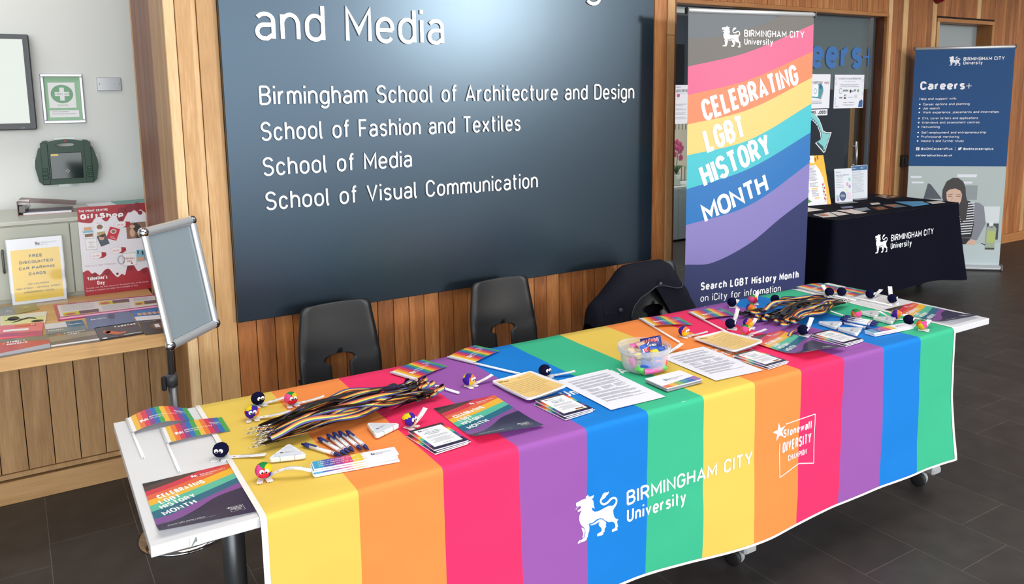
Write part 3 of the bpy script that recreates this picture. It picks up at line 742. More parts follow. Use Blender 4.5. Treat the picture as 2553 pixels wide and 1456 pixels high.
inv = Matrix.Translation(tc_.location) @ Matrix.Rotation(TH, 4, 'Z'); inv = inv.inverted()
mb = MB(); NS = 12; NC = 12
cols = [CS0 + (CS1 - CS0) * i / (NS * NC) for i in range(NS * NC + 1)]
base = len(mb.v)
V = [inv @ cloth_pt(s, w) for w in rows for s in cols]
nc = len(cols)
mb.v = [tuple(p) for p in V]
for j in range(len(rows) - 1):
    for i in range(nc - 1):
        mb.f.append([(j + 1) * nc + i, (j + 1) * nc + i + 1, j * nc + i + 1, j * nc + i]); mb.m.append(mb.mi(CM[(i // NC) % 6])); mb.tone.append(0.5); mb.sm.append(True)
# printed lettering on the hanging front and on the top
g = G()
CW = mat('cloth_print_white', (236, 238, 244), 0.7, 0, 0.25)
lion(g, 1.256, 0.398, 0.142, CW, 1)
g.text('BIRMINGHAM CITY', 1.443, 0.465, 0.518, 0.046, CW, 1, bold=0.014)
g.text('University', 1.444, 0.411, 0.230, 0.043, CW, 1, bold=0.014)
star_badge(g, 2.062, 0.382, 0.214, CW, 1)
def front_map(x, z, h):
    s = x - 0.189 + 0.02
    return inv @ TP(s, front_t(s, z) + 0.0012 + h, z)
# fine triangles so the print follows the folds
def subdivide(mb0, edge):
    import bmesh
    me = bpy.data.meshes.new('tmp'); me.from_pydata(mb0.v, [], mb0.f)
    bm = bmesh.new(); bm.from_mesh(me); bmesh.ops.triangulate(bm, faces=bm.faces)
    for _ in range(5):
        es = [e for e in bm.edges if e.calc_length() > edge]
        if not es: break
        bmesh.ops.subdivide_edges(bm, edges=es, cuts=1); bmesh.ops.triangulate(bm, faces=[f for f in bm.faces if len(f.verts) > 3])
    bm.verts.index_update()
    out = ([v.co.copy() for v in bm.verts], [[v.index for v in f.verts] for f in bm.faces]); bm.free(); bpy.data.meshes.remove(me)
    return out
fl = g.build_into(MB(), flat(), 0)
v_, f_ = subdivide(fl, 0.03)
mb.add([front_map(p.x, p.y, p.z) for p in v_], f_, CW)
g = G()
g.text('BIRMINGHAM CITY', 1.22, -0.49, 0.52, 0.058, CW, 1, bold=0.014)
g.text('University', 1.22, -0.56, 0.23, 0.05, CW, 1, bold=0.014)
star_badge(g, 1.845, -0.62, 0.214, CW, 1)
fl = g.build_into(MB(), flat(), 0); v_, f_ = subdivide(fl, 0.04)
mb.add([inv @ TP(p.x, -p.y, ztop(p.x, -p.y) + 0.0008 + p.z) for p in v_], f_, CW)
mb.build('striped_fabric', parent=tc_)
# white hem all round
HEM = mat('hem_white', (236, 232, 224), 0.7)
mb = MB()
for s0, s1 in ((CS0 - 0.006, CS0 + 0.008), (CS1 - 0.006, CS1 + 0.006)):
    vv = []
    for w in rows:
        for k in range(2): vv.append(inv @ cloth_pt((s0, s1)[k], w, 0.0015))
    mb.add(vv, [[2 * (j + 1), 2 * (j + 1) + 1, 2 * j + 1, 2 * j] for j in range(len(rows) - 1)], HEM, smooth=True)
vv = []
for s in cols:
    b = bottom(s)
    for z in (b + 0.007, b - 0.002): vv.append(inv @ TP(front_s(s, z), front_t(s, z) + 0.0016, z))
mb.add(vv, [[2 * i, 2 * i + 1, 2 * i + 3, 2 * i + 2] for i in range(nc - 1)], HEM, smooth=True)
mb.build('hem', parent=tc_)
st_ = thing('sticker', 'small clear sticker with a grey arrow on the white table edge', 'sticker', TP(0.091, 0.7825, 0.7225), (PI / 2, 0, TH))
MB().box((-0.014, -0.011, -0.0008), (0.014, 0.011, 0.0006), mat('clear_label', (228, 232, 230), 0.3)).build('label_film', parent=st_)
g = G(); g.poly([(-0.012, -0.011), (-0.001, 0.009), (0.0005, 0.008), (0.0015, -0.001), (0.003, -0.001), (-0.004, -0.003), (-0.0095, -0.011)], mat('sticker_grey', (130, 135, 135), 0.5), 2)
g.build_into(MB(), flat(0.0004)).build('printed_mark', parent=st_)

# ================================================================ pull-up banner with the rainbow
def smooth_pts(pts, u):
    for i in range(len(pts) - 1):
        if u <= pts[i + 1][0] or i == len(pts) - 2:
            p0 = pts[max(i - 1, 0)]; p1 = pts[i]; p2 = pts[i + 1]; p3 = pts[min(i + 2, len(pts) - 1)]
            d = p2[0] - p1[0]; k = (u - p1[0]) / d
            m1 = (p2[1] - p0[1]) / max(1e-6, p2[0] - p0[0]); m2 = (p3[1] - p1[1]) / max(1e-6, p3[0] - p1[0])
            h00 = 2*k**3 - 3*k*k + 1; h10 = k**3 - 2*k*k + k; h01 = -2*k**3 + 3*k*k; h11 = k**3 - k*k
            return h00 * p1[1] + h10 * d * m1 + h01 * p2[1] + h11 * d * m2
def bands(mb, curves, mats_, W, H, surf, nx=24, layer=0.0, ny=3):
    """stacked wavy colour bands filling a W x H rectangle; curves give the height of each border from the bottom"""
    for b in range(len(curves) + 1):
        vs_ = []; fs = []
        for i in range(nx + 1):
            u = i / nx
            hi = H if b == 0 else min(H, max(0, curves[b - 1](u))); lo = 0 if b == len(curves) else min(H, max(0, curves[b](u)))
            for j in range(ny + 1): vs_.append(surf(u * W, hi + (lo - hi) * j / ny, layer))
        for i in range(nx):
            for j in range(ny):
                q = [i * (ny + 1) + j, i * (ny + 1) + j + 1, (i + 1) * (ny + 1) + j + 1, (i + 1) * (ny + 1) + j]
                fs.append(q)
        mb.add(vs_, fs, mats_[b], smooth=True)
def vinyl(n, c): return mat('vinyl_' + n, c, 0.42, 0, 0.4)
ALU = mat('aluminium', (222, 224, 226), 0.35, 0.45)
def pullup(name, label, A, B, H, z0, group):
    d = (B - A).normalized(); yaw = math.atan2(d.y, d.x); W = (B - A).length
    p = (A + B) / 2
    t = thing(name, label, 'banner', (p.x, p.y, 0), (0, 0, yaw), group)
    mb = MB().box((-W / 2 - 0.012, -0.045, 0.006), (W / 2 + 0.012, 0.085, 0.05), ALU, bev=0.012)
    mb.build('base', parent=t)
    for sx in (-1, 1): MB().box((sx * (W / 2 + 0.012) - 0.006, -0.05, 0.004), (sx * (W / 2 + 0.012) + 0.006, 0.09, 0.058), mat('end_cap_grey', (120, 122, 125), 0.4), bev=0.003).build('end_cap', parent=t)
    MB().box((-W / 2, -0.052, 0.03), (W / 2, -0.042, 0.05), STEEL).build('base_lip', parent=t)
    for sx in (-1, 1): MB().lathe([(0.014, 0), (0.014, 0.008)], 10, RUB, (sx * W * 0.38, -0.02, 0)).build('foot', parent=t)
    MB().tube([(0, 0.03, 0.04), (0, 0.016, H)], 0.008, 8, ALU).build('pole', parent=t)
    MB().tube([(-W / 2 - 0.004, 0, H), (W / 2 + 0.004, 0, H)], 0.013, 12, ALU).build('top_rail', parent=t)
    for sx in (-1, 1): MB().box((sx * (W / 2 + 0.006) - 0.004, -0.014, H - 0.016), (sx * (W / 2 + 0.006) + 0.004, 0.014, H + 0.016), mat('rail_end', (30, 30, 32), 0.4)).build('rail_end', parent=t)
    return t, W
bn, BW = pullup('pull_up_banner', 'tall pull-up banner with wavy rainbow bands reading CELEBRATING LGBT HISTORY MONTH', Vector((3.083, 3.199, 0)), Vector((3.923, 3.071, 0)), 2.098, 0, 'pull-up banners')
def bsurf(bulge):
    return lambda x, y, h: (x - BW / 2, -0.004 - h - bulge * math.sin(PI * min(1, max(0, y / 2.09))) * (0.4 + 0.6 * math.sin(PI * x / BW)), y)
bs = bsurf(0.03)
CUR = [[(0,1.952),(.2,1.965),(.576,2.039),(.72,2.089),(1,2.2)], [(0,1.808),(.45,1.885),(1,2.046)], [(0,1.659),(.46,1.737),(1,1.895)], [(0,1.504),(.46,1.575),(1,1.749)], [(0,1.339),(.47,1.41),(1,1.602)], [(0,1.157),(.47,1.25),(1,1.437)], [(0,.961),(.48,1.045),(1,1.263)], [(0,.742),(.2,.738),(.5,.83),(.75,.955),(1,1.063)]]
BC = [vinyl(n, c) for n, c in (('charcoal', (84, 92, 100)), ('taupe', (92, 88, 84)), ('pink', (206, 84, 126)), ('orange', (214, 122, 80)), ('yellow', (218, 190, 110)), ('turquoise', (56, 178, 188)), ('blue', (12, 104, 172)), ('lilac', (126, 116, 176)), ('navy', (32, 42, 92)))]
mb = MB()
zo = 0.045
bands(mb, [(lambda u, c=c: smooth_pts(c, u) - zo) for c in CUR], BC, BW, 2.085 - zo, lambda x, y, h: bs(x, y + zo, h), 28, ny=10)
g = G(); VW = vinyl('white', (240, 240, 242))
for st, x, y, w, h, a in (('CELEBRATING', .108, 1.516, .676, .118, 0.296), ('LGBT', .125, 1.348, .270, .131, 0.293), ('HISTORY', .112, 1.157, .483, .130, 0.36), ('MONTH', .122, .962, .453, .113, 0.349)):
    g.text(st, x, y, w, h, VW, 2, ang=a, bold=0.026, sp=0.05)
lion(g, 0.213, 1.911, 0.113, VW, 2)
g.text('BIRMINGHAM CITY', .361, 1.967, .42, .039, VW, 2, bold=0.012); g.text('University', .362, 1.925, .196, .036, VW, 2, bold=0.012)
g.text('Search LGBT History Month', .102, .588, .697, .046, VW, 2, bold=0.03); g.text('on iCity for information', .103, .522, .562, .042, VW, 2); g.text('about events', .103, .456, .30, .042, VW, 2)
fl = g.build_into(MB(), flat(), 0); v_, f_ = subdivide(fl, 0.08)
mb.add([bs(p.x, p.y, 0.0012 + p.z) for p in v_], f_, VW)
mb.build('printed_sheet', parent=bn)

# ================================================================ chairs
PLA = mat('black_polypropylene', (24, 25, 27), 0.42, 0, 0.5)
add_bump(PLA, 900, 0.06, 0.0004, 2)
def make_chair(label):
    t = thing('chair', label, 'chair', group='black plastic chairs behind the table')
    def hw(z):
        pts = [(0.42, 0.172), (0.46, 0.176), (0.56, 0.180), (0.67, 0.172), (0.76, 0.160), (0.82, 0.152)]
        return smooth_pts(pts, z)
    def yb(x, z):     # shape of the back: leaning, dished from side to side
        return 0.20 + 0.16 * (z - 0.44) + 0.10 * max(0, 0.56 - z) ** 1.5 * 3 - 0.75 * x * x + 0.012 * math.sin((z - 0.45) * 9)
    zs = [0.40, 0.43, 0.46, 0.49, 0.52, 0.548, 0.5552, 0.5553, 0.562, 0.572, 0.580, 0.587, 0.592, 0.5945, 0.5955, 0.62, 0.65, 0.68, 0.71, 0.74, 0.765, 0.785, 0.80, 0.810, 0.816, 0.820]
    def hole(z):
        if z < 0.5552: return 0.040
        if z < 0.572: return 0.046 + 0.016 * (z - 0.5553) / 0.0167 if z < 0.5560 else 0.062
        if z < 0.5955: return 0.062 * math.sqrt(max(0, 1 - ((z - 0.572) / 0.0235) ** 2))
        return 0.0
    mb = MB(); N = 9
    for sd in (-1, 1):
        vv = []
        for z in zs:
            xo = hw(min(z, 0.82)); 
            if z > 0.79: xo = hw(0.79) - (0.030 - math.sqrt(max(0, 0.030 ** 2 - (z - 0.79) ** 2)))
            xi = hole(z)
            for k in range(N + 1):
                x = xi + (xo - xi) * k / N
                zz = z + (0.006 * (1 - (x / 0.16) ** 2) if z > 0.79 else 0)
                # rolled outer rim
                e = max(0, (k / N - 0.86) / 0.14)
                vv.append((sd * x, yb(x, z) + 0.010 * e * e, zz))
        fs = [[j * (N + 1) + k, j * (N + 1) + k + 1, (j + 1) * (N + 1) + k + 1, (j + 1) * (N + 1) + k] for j in range(len(zs) - 1) for k in range(N)]
        if sd < 0: fs = [f[::-1] for f in fs]
        mb.add(vv, fs, PLA, smooth=True)
    b = mb.build('backrest', parent=t, weld=2e-5, solid=0.006)
    mb = MB()
    def seat(u, v):
        x = (u - 0.5) * (0.36 + 0.06 * v); y = 0.235 - 0.43 * v
        z = 0.445 - 0.02 * math.sin(PI * v) + 0.03 * (abs(u - 0.5) * 2) ** 3 - (0.035 * max(0, v - 0.85) / 0.15 if v > 0.85 else 0) + (0.03 * (1 - v / 0.1) if v < 0.1 else 0)
        return (x, y, z)
    mb.grid(seat, 14, 14, PLA); mb.build('seat', parent=t, solid=0.006)
    LG = mat('chair_leg_steel', (40, 42, 45), 0.4, 0.6)
    for sx in (-1, 1):
        for yy, yf in ((0.16, 0.25), (-0.13, -0.20)):
            MB().tube([(sx * 0.15, yy, 0.432), (sx * 0.17, (yy + yf) / 2, 0.3), (sx * 0.195, yf, 0.0)], 0.011, 10, LG).build('leg', parent=t)
    return t
ch = make_chair('black moulded plastic chair with scuffed top edge, nearest the grey poster stand')
ch.location = (1.140, 3.045, 0); ch.scale = (1.02, 1, 0.962)
c2 = copy_tree(ch); c2['label'] = 'black moulded plastic chair with a clean plain back, beside the draped coat'; c2.location = (1.962, 3.035, 0)
c3 = copy_tree(ch); c3['label'] = 'black plastic chair mostly hidden beneath a dark coat'; c3.location = (2.79, 2.90, 0); c3.rotation_euler = (0, 0, -0.06)
# coat over the last chair
COAT = mat('coat_wool', (22, 23, 34), 0.9, 0, 0.2); add_bump(COAT, 400, 0.3, 0.001, 3)
PIPE = mat('coat_piping', (44, 45, 54), 0.6)
ct = thing('coat', 'dark navy coat with button tabs draped over a chair back', 'coat', (2.79, 3.12, 0.5))
TOPC = [(2.425, 0.50), (2.433, 0.60), (2.448, 0.622), (2.496, 0.662), (2.563, 0.735), (2.606, 0.786), (2.640, 0.798), (2.712, 0.802), (2.80, 0.804), (2.881, 0.800), (2.925, 0.782), (2.965, 0.740), (2.995, 0.69), (3.03, 0.655), (3.06, 0.60), (3.098, 0.556), (3.14, 0.48)]
BOTC = [(2.425, 0.40), (2.60, 0.40), (2.622, 0.50), (2.630, 0.567), (2.643, 0.595), (2.687, 0.633), (2.741, 0.658), (2.785, 0.678), (2.83, 0.62), (2.875, 0.555), (2.91, 0.50), (2.95, 0.40), (3.14, 0.40)]
def lerp_pts(P, x):
    for i in range(len(P) - 1):
        if x <= P[i + 1][0]: k = (x - P[i][0]) / (P[i + 1][0] - P[i][0]); return P[i][1] + k * (P[i + 1][1] - P[i][1])
    return P[-1][1]
def coat_front(x, z):
    zt = lerp_pts(TOPC, x); k = max(0, min(1, (zt - z) / 0.10))
    return 3.165 - 0.075 * math.sqrt(max(0, 1 - (1 - k) ** 2)) - 0.03 * max(0, 0.62 - z) + 0.010 * noise.noise(Vector((x * 7, z * 6, 0.4))) + 0.03 * ((x - 2.78) / 0.36) ** 2 - 0.10 * max(0, x - 2.93)
mb = MB(); NX, NZ = 96, 26
vv = []
for i in range(NX + 1):
    x = 2.426 + (3.138 - 2.426) * i / NX; zt = lerp_pts(TOPC, x); zb = min(lerp_pts(BOTC, x), zt - 0.012)
    for j in range(NZ + 1):
        k = j / NZ; z = zb + (zt - zb) * (1 - (1 - k) ** 1.6)
        vv.append((x - 2.79, coat_front(x, z) - 3.12, z - 0.5))
    for j in range(10):
        k = (j + 1) / 10; z = zt + (0.40 - zt) * k ** 1.4
        vv.append((x - 2.79, 3.165 + 0.05 * math.sqrt(1 - (1 - k) ** 2) * min(1, max(0.1, (3.02 - x) / 0.2)) - 3.12 + 0.03 * ((x - 2.78) / 0.36) ** 2 - 0.10 * max(0, x - 2.93), z - 0.5))
R_ = NZ + 11
mb.add(vv, [[i * R_ + j, (i + 1) * R_ + j, (i + 1) * R_ + j + 1, i * R_ + j + 1] for i in range(NX) for j in range(R_ - 1)], COAT, smooth=True)
mb.build('coat_body', parent=ct)
pp = [(2.622, 0.535), (2.628, .565), (2.643, .595), (2.687, .633), (2.741, .658), (2.785, .68), (2.831, .679), (2.88, .665), (2.931, .65), (2.965, .648), (2.992, .667)]
pth = []
for i in range(41):
    u = i / 40 * (len(pp) - 1); j = min(int(u), len(pp) - 2); k = u - j
    x = pp[j][0] * (1 - k) + pp[j + 1][0] * k; z = pp[j][1] * (1 - k) + pp[j + 1][1] * k
    pth.append((x - 2.79, coat_front(x, z) - 3.124, z - 0.5))
MB().tube(pth, 0.0042, 8, PIPE).build('piping', parent=ct)
for bx, bz, pts in ((2.814, .689, [(-0.030, -0.020), (0.030, -0.022), (0.022, 0.004), (-0.002, 0.026), (-0.024, 0.004)]), (2.552, .589, [(-0.085, -0.018), (0.018, -0.018), (0.032, 0.0), (0.018, 0.020), (-0.085, 0.016)])):
    y = coat_front(bx, bz) - 3.12
    tb = MB().prism(pts, 0, 0.004, COAT, mp=lambda x, z, h: (bx - 2.79 + x, coat_front(bx + x, bz + z) - 3.12 - h - 0.001, bz - 0.5 + z)).build('button_tab', parent=ct)
    bt = MB().lathe([(0.0, 0.008), (0.007, 0.008), (0.009, 0.006), (0.0115, 0.007), (0.0115, 0.003), (0.010, 0.0)][::-1], 16, mat('coat_button', (58, 60, 68), 0.35), axis='Y')
    bt.v = [(p[0] + bx - 2.79, y - 0.004 - p[1], p[2] + bz - 0.5) for p in bt.v]
    bt.build('button', parent=tb)
seam = [(2.90, .779), (2.925, .765), (2.94, .735), (2.955, .70)]
MB().tube([(x - 2.79, coat_front(x, z) - 3.121, z - 0.5) for x, z in seam], 0.0022, 6, mat('coat_seam', (12, 12, 18), 0.9)).build('seam', parent=ct)

# ================================================================ poster stand
stn = thing('poster_stand', 'aluminium poster frame on a grey pole with chrome round base, frame empty and tilted', 'stand', (0.447, 3.175, 0))
CHR = mat('chrome', (200, 200, 205), 0.08, 1.0); POLE = mat('pole_grey', (112, 114, 116), 0.3, 0.8)
MB().lathe([(0.165, 0.0), (0.165, 0.006), (0.150, 0.016), (0.115, 0.026), (0.05, 0.034), (0.02, 0.036), (0.0, 0.036)], 48, CHR).build('base', parent=stn)
MB().tube([(0, 0, 0.035), (0, 0, 0.62)], 0.0165, 16, POLE).build('lower_pole', parent=stn)
cl = MB().tube([(0, 0, 0.60), (0, 0, 0.645)], 0.021, 16, mat('collar_dark', (62, 64, 66), 0.4)).build('collar', parent=stn)
MB().box((-0.038, -0.008, 0.585), (-0.020, 0.008, 0.64), RUB, bev=0.004).build('clamp_lever', parent=cl)
MB().tube([(0, 0, 0.62), (0, 0.0, 1.0)], 0.0115, 14, POLE).build('upper_pole', parent=stn)
SILV = mat('satin_silver', (206, 210, 214), 0.32, 0.55)
FM = Matrix.Translation(Vector((0.501, 3.166, 0.999)) - Vector((0.447, 3.175, 0))) @ Matrix.Rotation(0.821, 4, 'Z') @ Matrix.Rotation(-0.173, 4, 'X')
def fm(mb): mb.v = [tuple(FM @ Vector(p)) for p in mb.v]; return mb
fw, fh, rw = 0.33, 0.45, 0.034
fm(MB().box((-fw / 2 + 0.02, -0.002, -fh / 2 + 0.02), (fw / 2 - 0.02, 0.008, fh / 2 - 0.02), mat('panel_grey', (136, 150, 158), 0.22))).build('panel', parent=stn)
def rail(a, b, ax):
    pr = []
    L = b - a
    mb = MB(); n = 8; vv = []
    for e in (a, b):
        for k in range(n + 1):
            an = PI * k / n; w = -rw / 2 * math.cos(an); hgt = -0.004 - 0.014 * math.sin(an)
            vv.append((e, hgt, w) if ax == 'X' else (w, hgt, e))
    fs = [[k, k + 1, n + 2 + k, n + 1 + k] for k in range(n)]
    fs.append([0, n + 1, 2 * n + 1, n])
    return mb.add(vv, fs, SILV, smooth=True)
for sz in (-1, 1):
    r_m = rail(-fw / 2 + 0.02, fw / 2 - 0.02, 'X'); r_m.v = [(p[0], p[1], p[2] + sz * (fh / 2 - rw / 2)) for p in r_m.v]; fm(r_m).build('frame_rail', parent=stn)
for sx in (-1, 1):
    r_m = rail(-fh / 2 + 0.02, fh / 2 - 0.02, 'Z'); r_m.v = [(p[0] + sx * (fw / 2 - rw / 2), p[1], p[2]) for p in r_m.v]; fm(r_m).build('frame_rail', parent=stn)
    for sz in (-1, 1):
        c_ = MB().ball((sx * (fw / 2 - rw / 2), -0.004, sz * (fh / 2 - rw / 2)), 0.5, CHR, 28, 18, (0.040, 0.036, 0.040))
        fm(c_).build('frame_corner', parent=stn)
fm(MB().box((-0.03, 0.008, -0.10), (0.03, 0.03, 0.05), RUB)).build('back_bracket', parent=stn)
# ================================================================ things lying on the display tables
CZ = 0.0045     # clear height over the cloth wrinkles
def on_cloth(s, t): return CS0 < s < CS1
def put(name, label, cat, s, t, ang=0.0, group=None, dz=None):
    z = HT + (dz if dz is not None else (CZ if on_cloth(s, t) else 0.0012))
    return thing(name, label, cat, TP(s, t, z), (0, 0, TH + ang), group)
def sheet(mb, w, h, surf, nx=8, ny=10, m=None, th=0.0004):
    """thin paper, centred on the origin"""
    for zz, fl in ((0, False), (-th, True)):
        vs_ = [surf(-w / 2 + w * i / nx, -h / 2 + h * j / ny, zz) for j in range(ny + 1) for i in range(nx + 1)]
        fs = [[j * (nx + 1) + i, j * (nx + 1) + i + 1, (j + 1) * (nx + 1) + i + 1, (j + 1) * (nx + 1) + i] for j in range(ny) for i in range(nx)]
        if fl: fs = [f[::-1] for f in fs]
        mb.add(vs_, fs, m or PAPER, smooth=True)
    return mb
# ---- posters
PP = [ink('poster_' + n, c, 0.34) for n, c in (('black', (34, 30, 36)), ('brown', (78, 50, 44)), ('red', (206, 46, 66)), ('orange', (222, 98, 54)), ('yellow', (236, 178, 44)), ('teal', (84, 184, 154)), ('petrol', (24, 100, 126)), ('purple', (126, 74, 146)), ('ink_blue', (38, 32, 66)))]
PCUR = [[(0,.92),(.36,1.0),(.6,1.1),(1,1.3)], [(0,.83),(.35,.905),(.66,1.0),(1,1.12)], [(0,.745),(.4,.83),(.97,1.0),(1,1.01)], [(0,.655),(.45,.76),(1,.91)], [(0,.555),(.45,.655),(1,.79)], [(0,.445),(.45,.535),(1,.69)], [(0,.315),(.2,.335),(.5,.44),(1,.59)], [(0,.20),(.2,.215),(.42,.30),(.68,.43),(1,.49)]]
def poster(label, s, t, ang, curl, W=0.207, H=0.292):
    o = put('poster', label, 'poster', s, t, ang, 'history month posters on the tables')
    def sf(x, y, h):
        return (x, y, h + curl(x / W + 0.5, y / H + 0.5))
    mb = MB(); sheet(mb, W, H, sf, 12, 16)
    bands(mb, [(lambda u, c=c: smooth_pts(c, u) * H) for c in PCUR], PP, W, H, lambda x, y, h: sf(x - W / 2, y - H / 2, h + 0.0003), 20, ny=4)
    g = G()
    for st, u, v, w, h, a in (('CELEBRATING', .115, .36, .545, .080, .245), ('LGBT', .115, .458, .24, .076, .245), ('HISTORY', .108, .55, .40, .074, .27), ('MONTH', .112, .67, .38, .078, .30)):
        g.text(st, (u - .5) * W, (.5 - v) * H, w * W, h * H * 0.95, WHITE, 2, ang=a, bold=0.022, sp=0.09)
    lion(g, 0.015 * W, (.5 - .115) * H, 0.05 * H, WHITE, 2)
    g.text('BIRMINGHAM CITY', .124 * W, (.5 - .097) * H, .30 * W, .022 * H, WHITE, 2, ang=0.04); g.text('University', .124 * W, (.5 - .127) * H, .14 * W, .02 * H, WHITE, 2, ang=0.04)
    star_badge(g, .22 * W, (.5 - .915) * H, .17 * W, WHITE, 2)
    g.text('Search LGBT History Month', -.40 * W, (.5 - .885) * H, .375 * W, .019 * H, WHITE, 2, bold=0.02); g.text('on iCity for information about events', -.40 * W, (.5 - .91) * H, .48 * W, .017 * H, PALEGREY, 2)
    fl = g.build_into(MB(), flat(), 0)
    mats_ = fl.mats
    for k, mm in enumerate(mats_):
        sub = MB(); sub.v = fl.v; sub.f = [f for f, q in zip(fl.f, fl.m) if q == k]
        v_, f_ = subdivide(sub, 0.05)
        mb.add([sf(p.x, p.y, 0.0007 + p.z) for p in v_], f_, mm)
    mb.build('printed_sheet', parent=o)
    return o
poster('rainbow history month poster with curled corner on the bare white table end', .126, .611, 0.0, lambda u, v: 0.016 * max(0, .30 - v) ** 2 / .09 * (1.1 - u) + 0.004 * max(0, .12 - u))
poster('rainbow history month poster between the pink and purple stripes, by a memo pad', .931, .571, -0.02, lambda u, v: 0.022 * max(0, .35 - v) ** 2 / .12 * (1.0 - .7 * u))
poster('rainbow history month poster with washed out colours beside the farther memo pad', 2.215, .594, 0.0, lambda u, v: 0.030 * max(0, .4 - v) ** 2 / .16 * (1.0 - .6 * u) + 0.004)
poster('rainbow history month poster on the far white table end', 3.053, .610, 0.0, lambda u, v: 0.022 * max(0, .35 - v) ** 2 / .12 * (1.0 - .5 * u))
# ---- flags
FC = [ink('flag_' + n, c, 0.5) for n, c in (('yellow', (232, 180, 60)), ('orange', (226, 116, 50)), ('red', (206, 46, 78)), ('purple', (128, 60, 132)), ('blue', (34, 102, 176)), ('green', (64, 156, 78)))]
STICK = mat('white_stick', (236, 236, 238), 0.35)
FG = 'paper flags on white sticks'
def flag(label, p0, p1, fa, w0, bow, dz=0.004, stick=0.31):
    """p0 top of the stick, p1 foot of the stick, both (s, t)"""
    a = TP(*p0, 0); b = TP(*p1, 0); d = (b - a).normalized(); yaw = math.atan2(d.y, d.x) + PI / 2
    z = HT + (CZ if on_cloth(*p1) else 0.001)
    o = thing('flag', label, 'flag', (a.x, a.y, z), (0, 0, yaw), FG)
    L = (b - a).length
    st = MB().tube([(0, 0.004, 0.004), (0, -L, 0.004)], 0.0040, 10, STICK).build('stick', parent=o)
    MB().lathe([(0.0017, -L - 0.0006), (0.0017, -L)], 8, GREY, (0, 0, 0.004), 'Y').build('hole', parent=st)
    st2 = MB().box((-0.0035, -0.124, 0.0078), (-0.001, -0.116, 0.0083), GREY).build('mark', parent=st)
    W, H = 0.165, 0.119
    def sf(x, y, h):
        u = x / W
        zz = 0.007 + bow * math.sin(PI * min(1, u * 1.05)) ** 1.0 * (0.7 + 0.3 * (y / H + 1)) - 0.0035 * u
        sk = fa * x
        return (x * math.sqrt(max(0.2, 1 - fa * fa * 0.5)) , y + sk, zz + h)
    mb = MB()
    for k in range(12):
        x0, x1 = 0.010 + (W - 0.010) * k / 12, 0.010 + (W - 0.010) * (k + 1) / 12
        vs_ = [sf(x0 + (x1 - x0) * i / 3, -H + H * j / 4, 0) for j in range(5) for i in range(4)]
        mb.add(vs_, [[j * 4 + i, j * 4 + i + 1, (j + 1) * 4 + i + 1, (j + 1) * 4 + i] for j in range(4) for i in range(3)], FC[k % 6], smooth=True)
    vs_ = [sf(-0.003 + 0.013 * i, -H * j, 0) for j in range(2) for i in range(2)]
    mb.add([sf(-0.002, -H, 0), sf(0.010, -H, 0), sf(0.010, 0, 0), sf(-0.002, 0, 0)], [[0, 1, 2, 3]], STICK)
    # back of the paper
    vs_ = [sf(W * i / 40, -H * j / 4, -0.0010) for j in range(5) for i in range(41)]
    mb.add(vs_, [[j * 41 + i, j * 41 + i + 1, j * 41 + 42 + i, j * 41 + 41 + i] for j in range(4) for i in range(40)], PAPER, smooth=True)
    g = G(); lion(g, 0.024, -0.082, 0.022, WHITE, 1); g.text('BIRMINGHAM CITY', 0.052, -0.066, 0.075, 0.0085, WHITE, 1); g.text('University', 0.052, -0.079, 0.035, 0.008, WHITE, 1)
    star_badge(g, 0.122, -0.058, 0.028, WHITE, 1)
    for v, f, m_, l in g.p: mb.add([sf(q[0], q[1], 0.0006 + (q[2] if len(q) > 2 else 0)) for q in v], f, m_)
    mb.build('paper_flag', parent=o)
    return o
flag('small striped flag with arched paper at the back corner of the near white table end', (.036, .008), (.043, .315), 0.0, 0, 0.020)
flag('small striped flag lying flat on the near white table end above the poster', (.111, .139), (.110, .453), 0.0, 0, 0.006)
flag('small striped flag tilted on the purple stripe behind the lanyards, its stick crossing pink', (.845, .064), (.949, .359), 0.10, 0, 0.004)
flag('small striped flag tilted on the blue stripe at the back table edge', (1.082, .023), (1.203, .318), 0.08, 0, 0.004)
flag('small striped flag on the orange stripe behind the sweets bowl', (1.972, .015), (1.886, .342), -0.16, 0, 0.006)
flag('small striped flag on the pink stripe beside pompom creatures', (2.210, .055), (2.118, .391), 0.10, 0, 0.006)
flag('small striped flag at the back of the far white table end', (2.965, -.006), (2.972, .308), 0.0, 0, 0.003)
flag('small striped flag at the far white table end, nearer the poster', (3.005, .138), (3.023, .452), 0.02, 0, 0.003)
# ---- printed text sheets
def text_sheet(label, s, t, ang, seed):
    o = put('document', label, 'document', s, t, ang, 'printed white sheets on the cloth')
    W, H = 0.21, 0.297
    sf = lambda x, y, h: (x, y, h + 0.001 * math.sin(x * 20) * math.sin(y * 14) + 0.001)
    mb = sheet(MB(), W, H, sf, 6, 8)
    g = G(); INK = ink('text_grey', (150, 150, 162), 0.6)
    y = 0.118; r = random.Random(seed)
    for blk, n in ((1, 2), (1, 3), (1, 3), (1, 4), (0, 5), (1, 3), (1, 4), (1, 3), (1, 2)):
        hgt = n * 0.0052
        if blk: g.lines(-0.078, y - hgt, 0.080, y, n, INK, 2, 0.34, r.randrange(999))
        else:
            for cx in (-0.07, -0.015, 0.035): g.lines(cx, y - hgt, cx + 0.042, y, n, INK, 2, 0.34, r.randrange(999), 0.6)
        y -= hgt + 0.0075
    for v, f, m_, l in g.p: mb.add([sf(x, yy, 0.0006) for x, yy in v], f, m_)
    mb.build('paper_sheet', parent=o)
text_sheet('white sheet of small print over blue and green stripes beside the sweets bowl', 1.372, .578, -0.015, 3)
text_sheet('white sheet of small print over yellow and orange stripes, partly behind the sweets bowl', 1.815, .571, -0.05, 5)
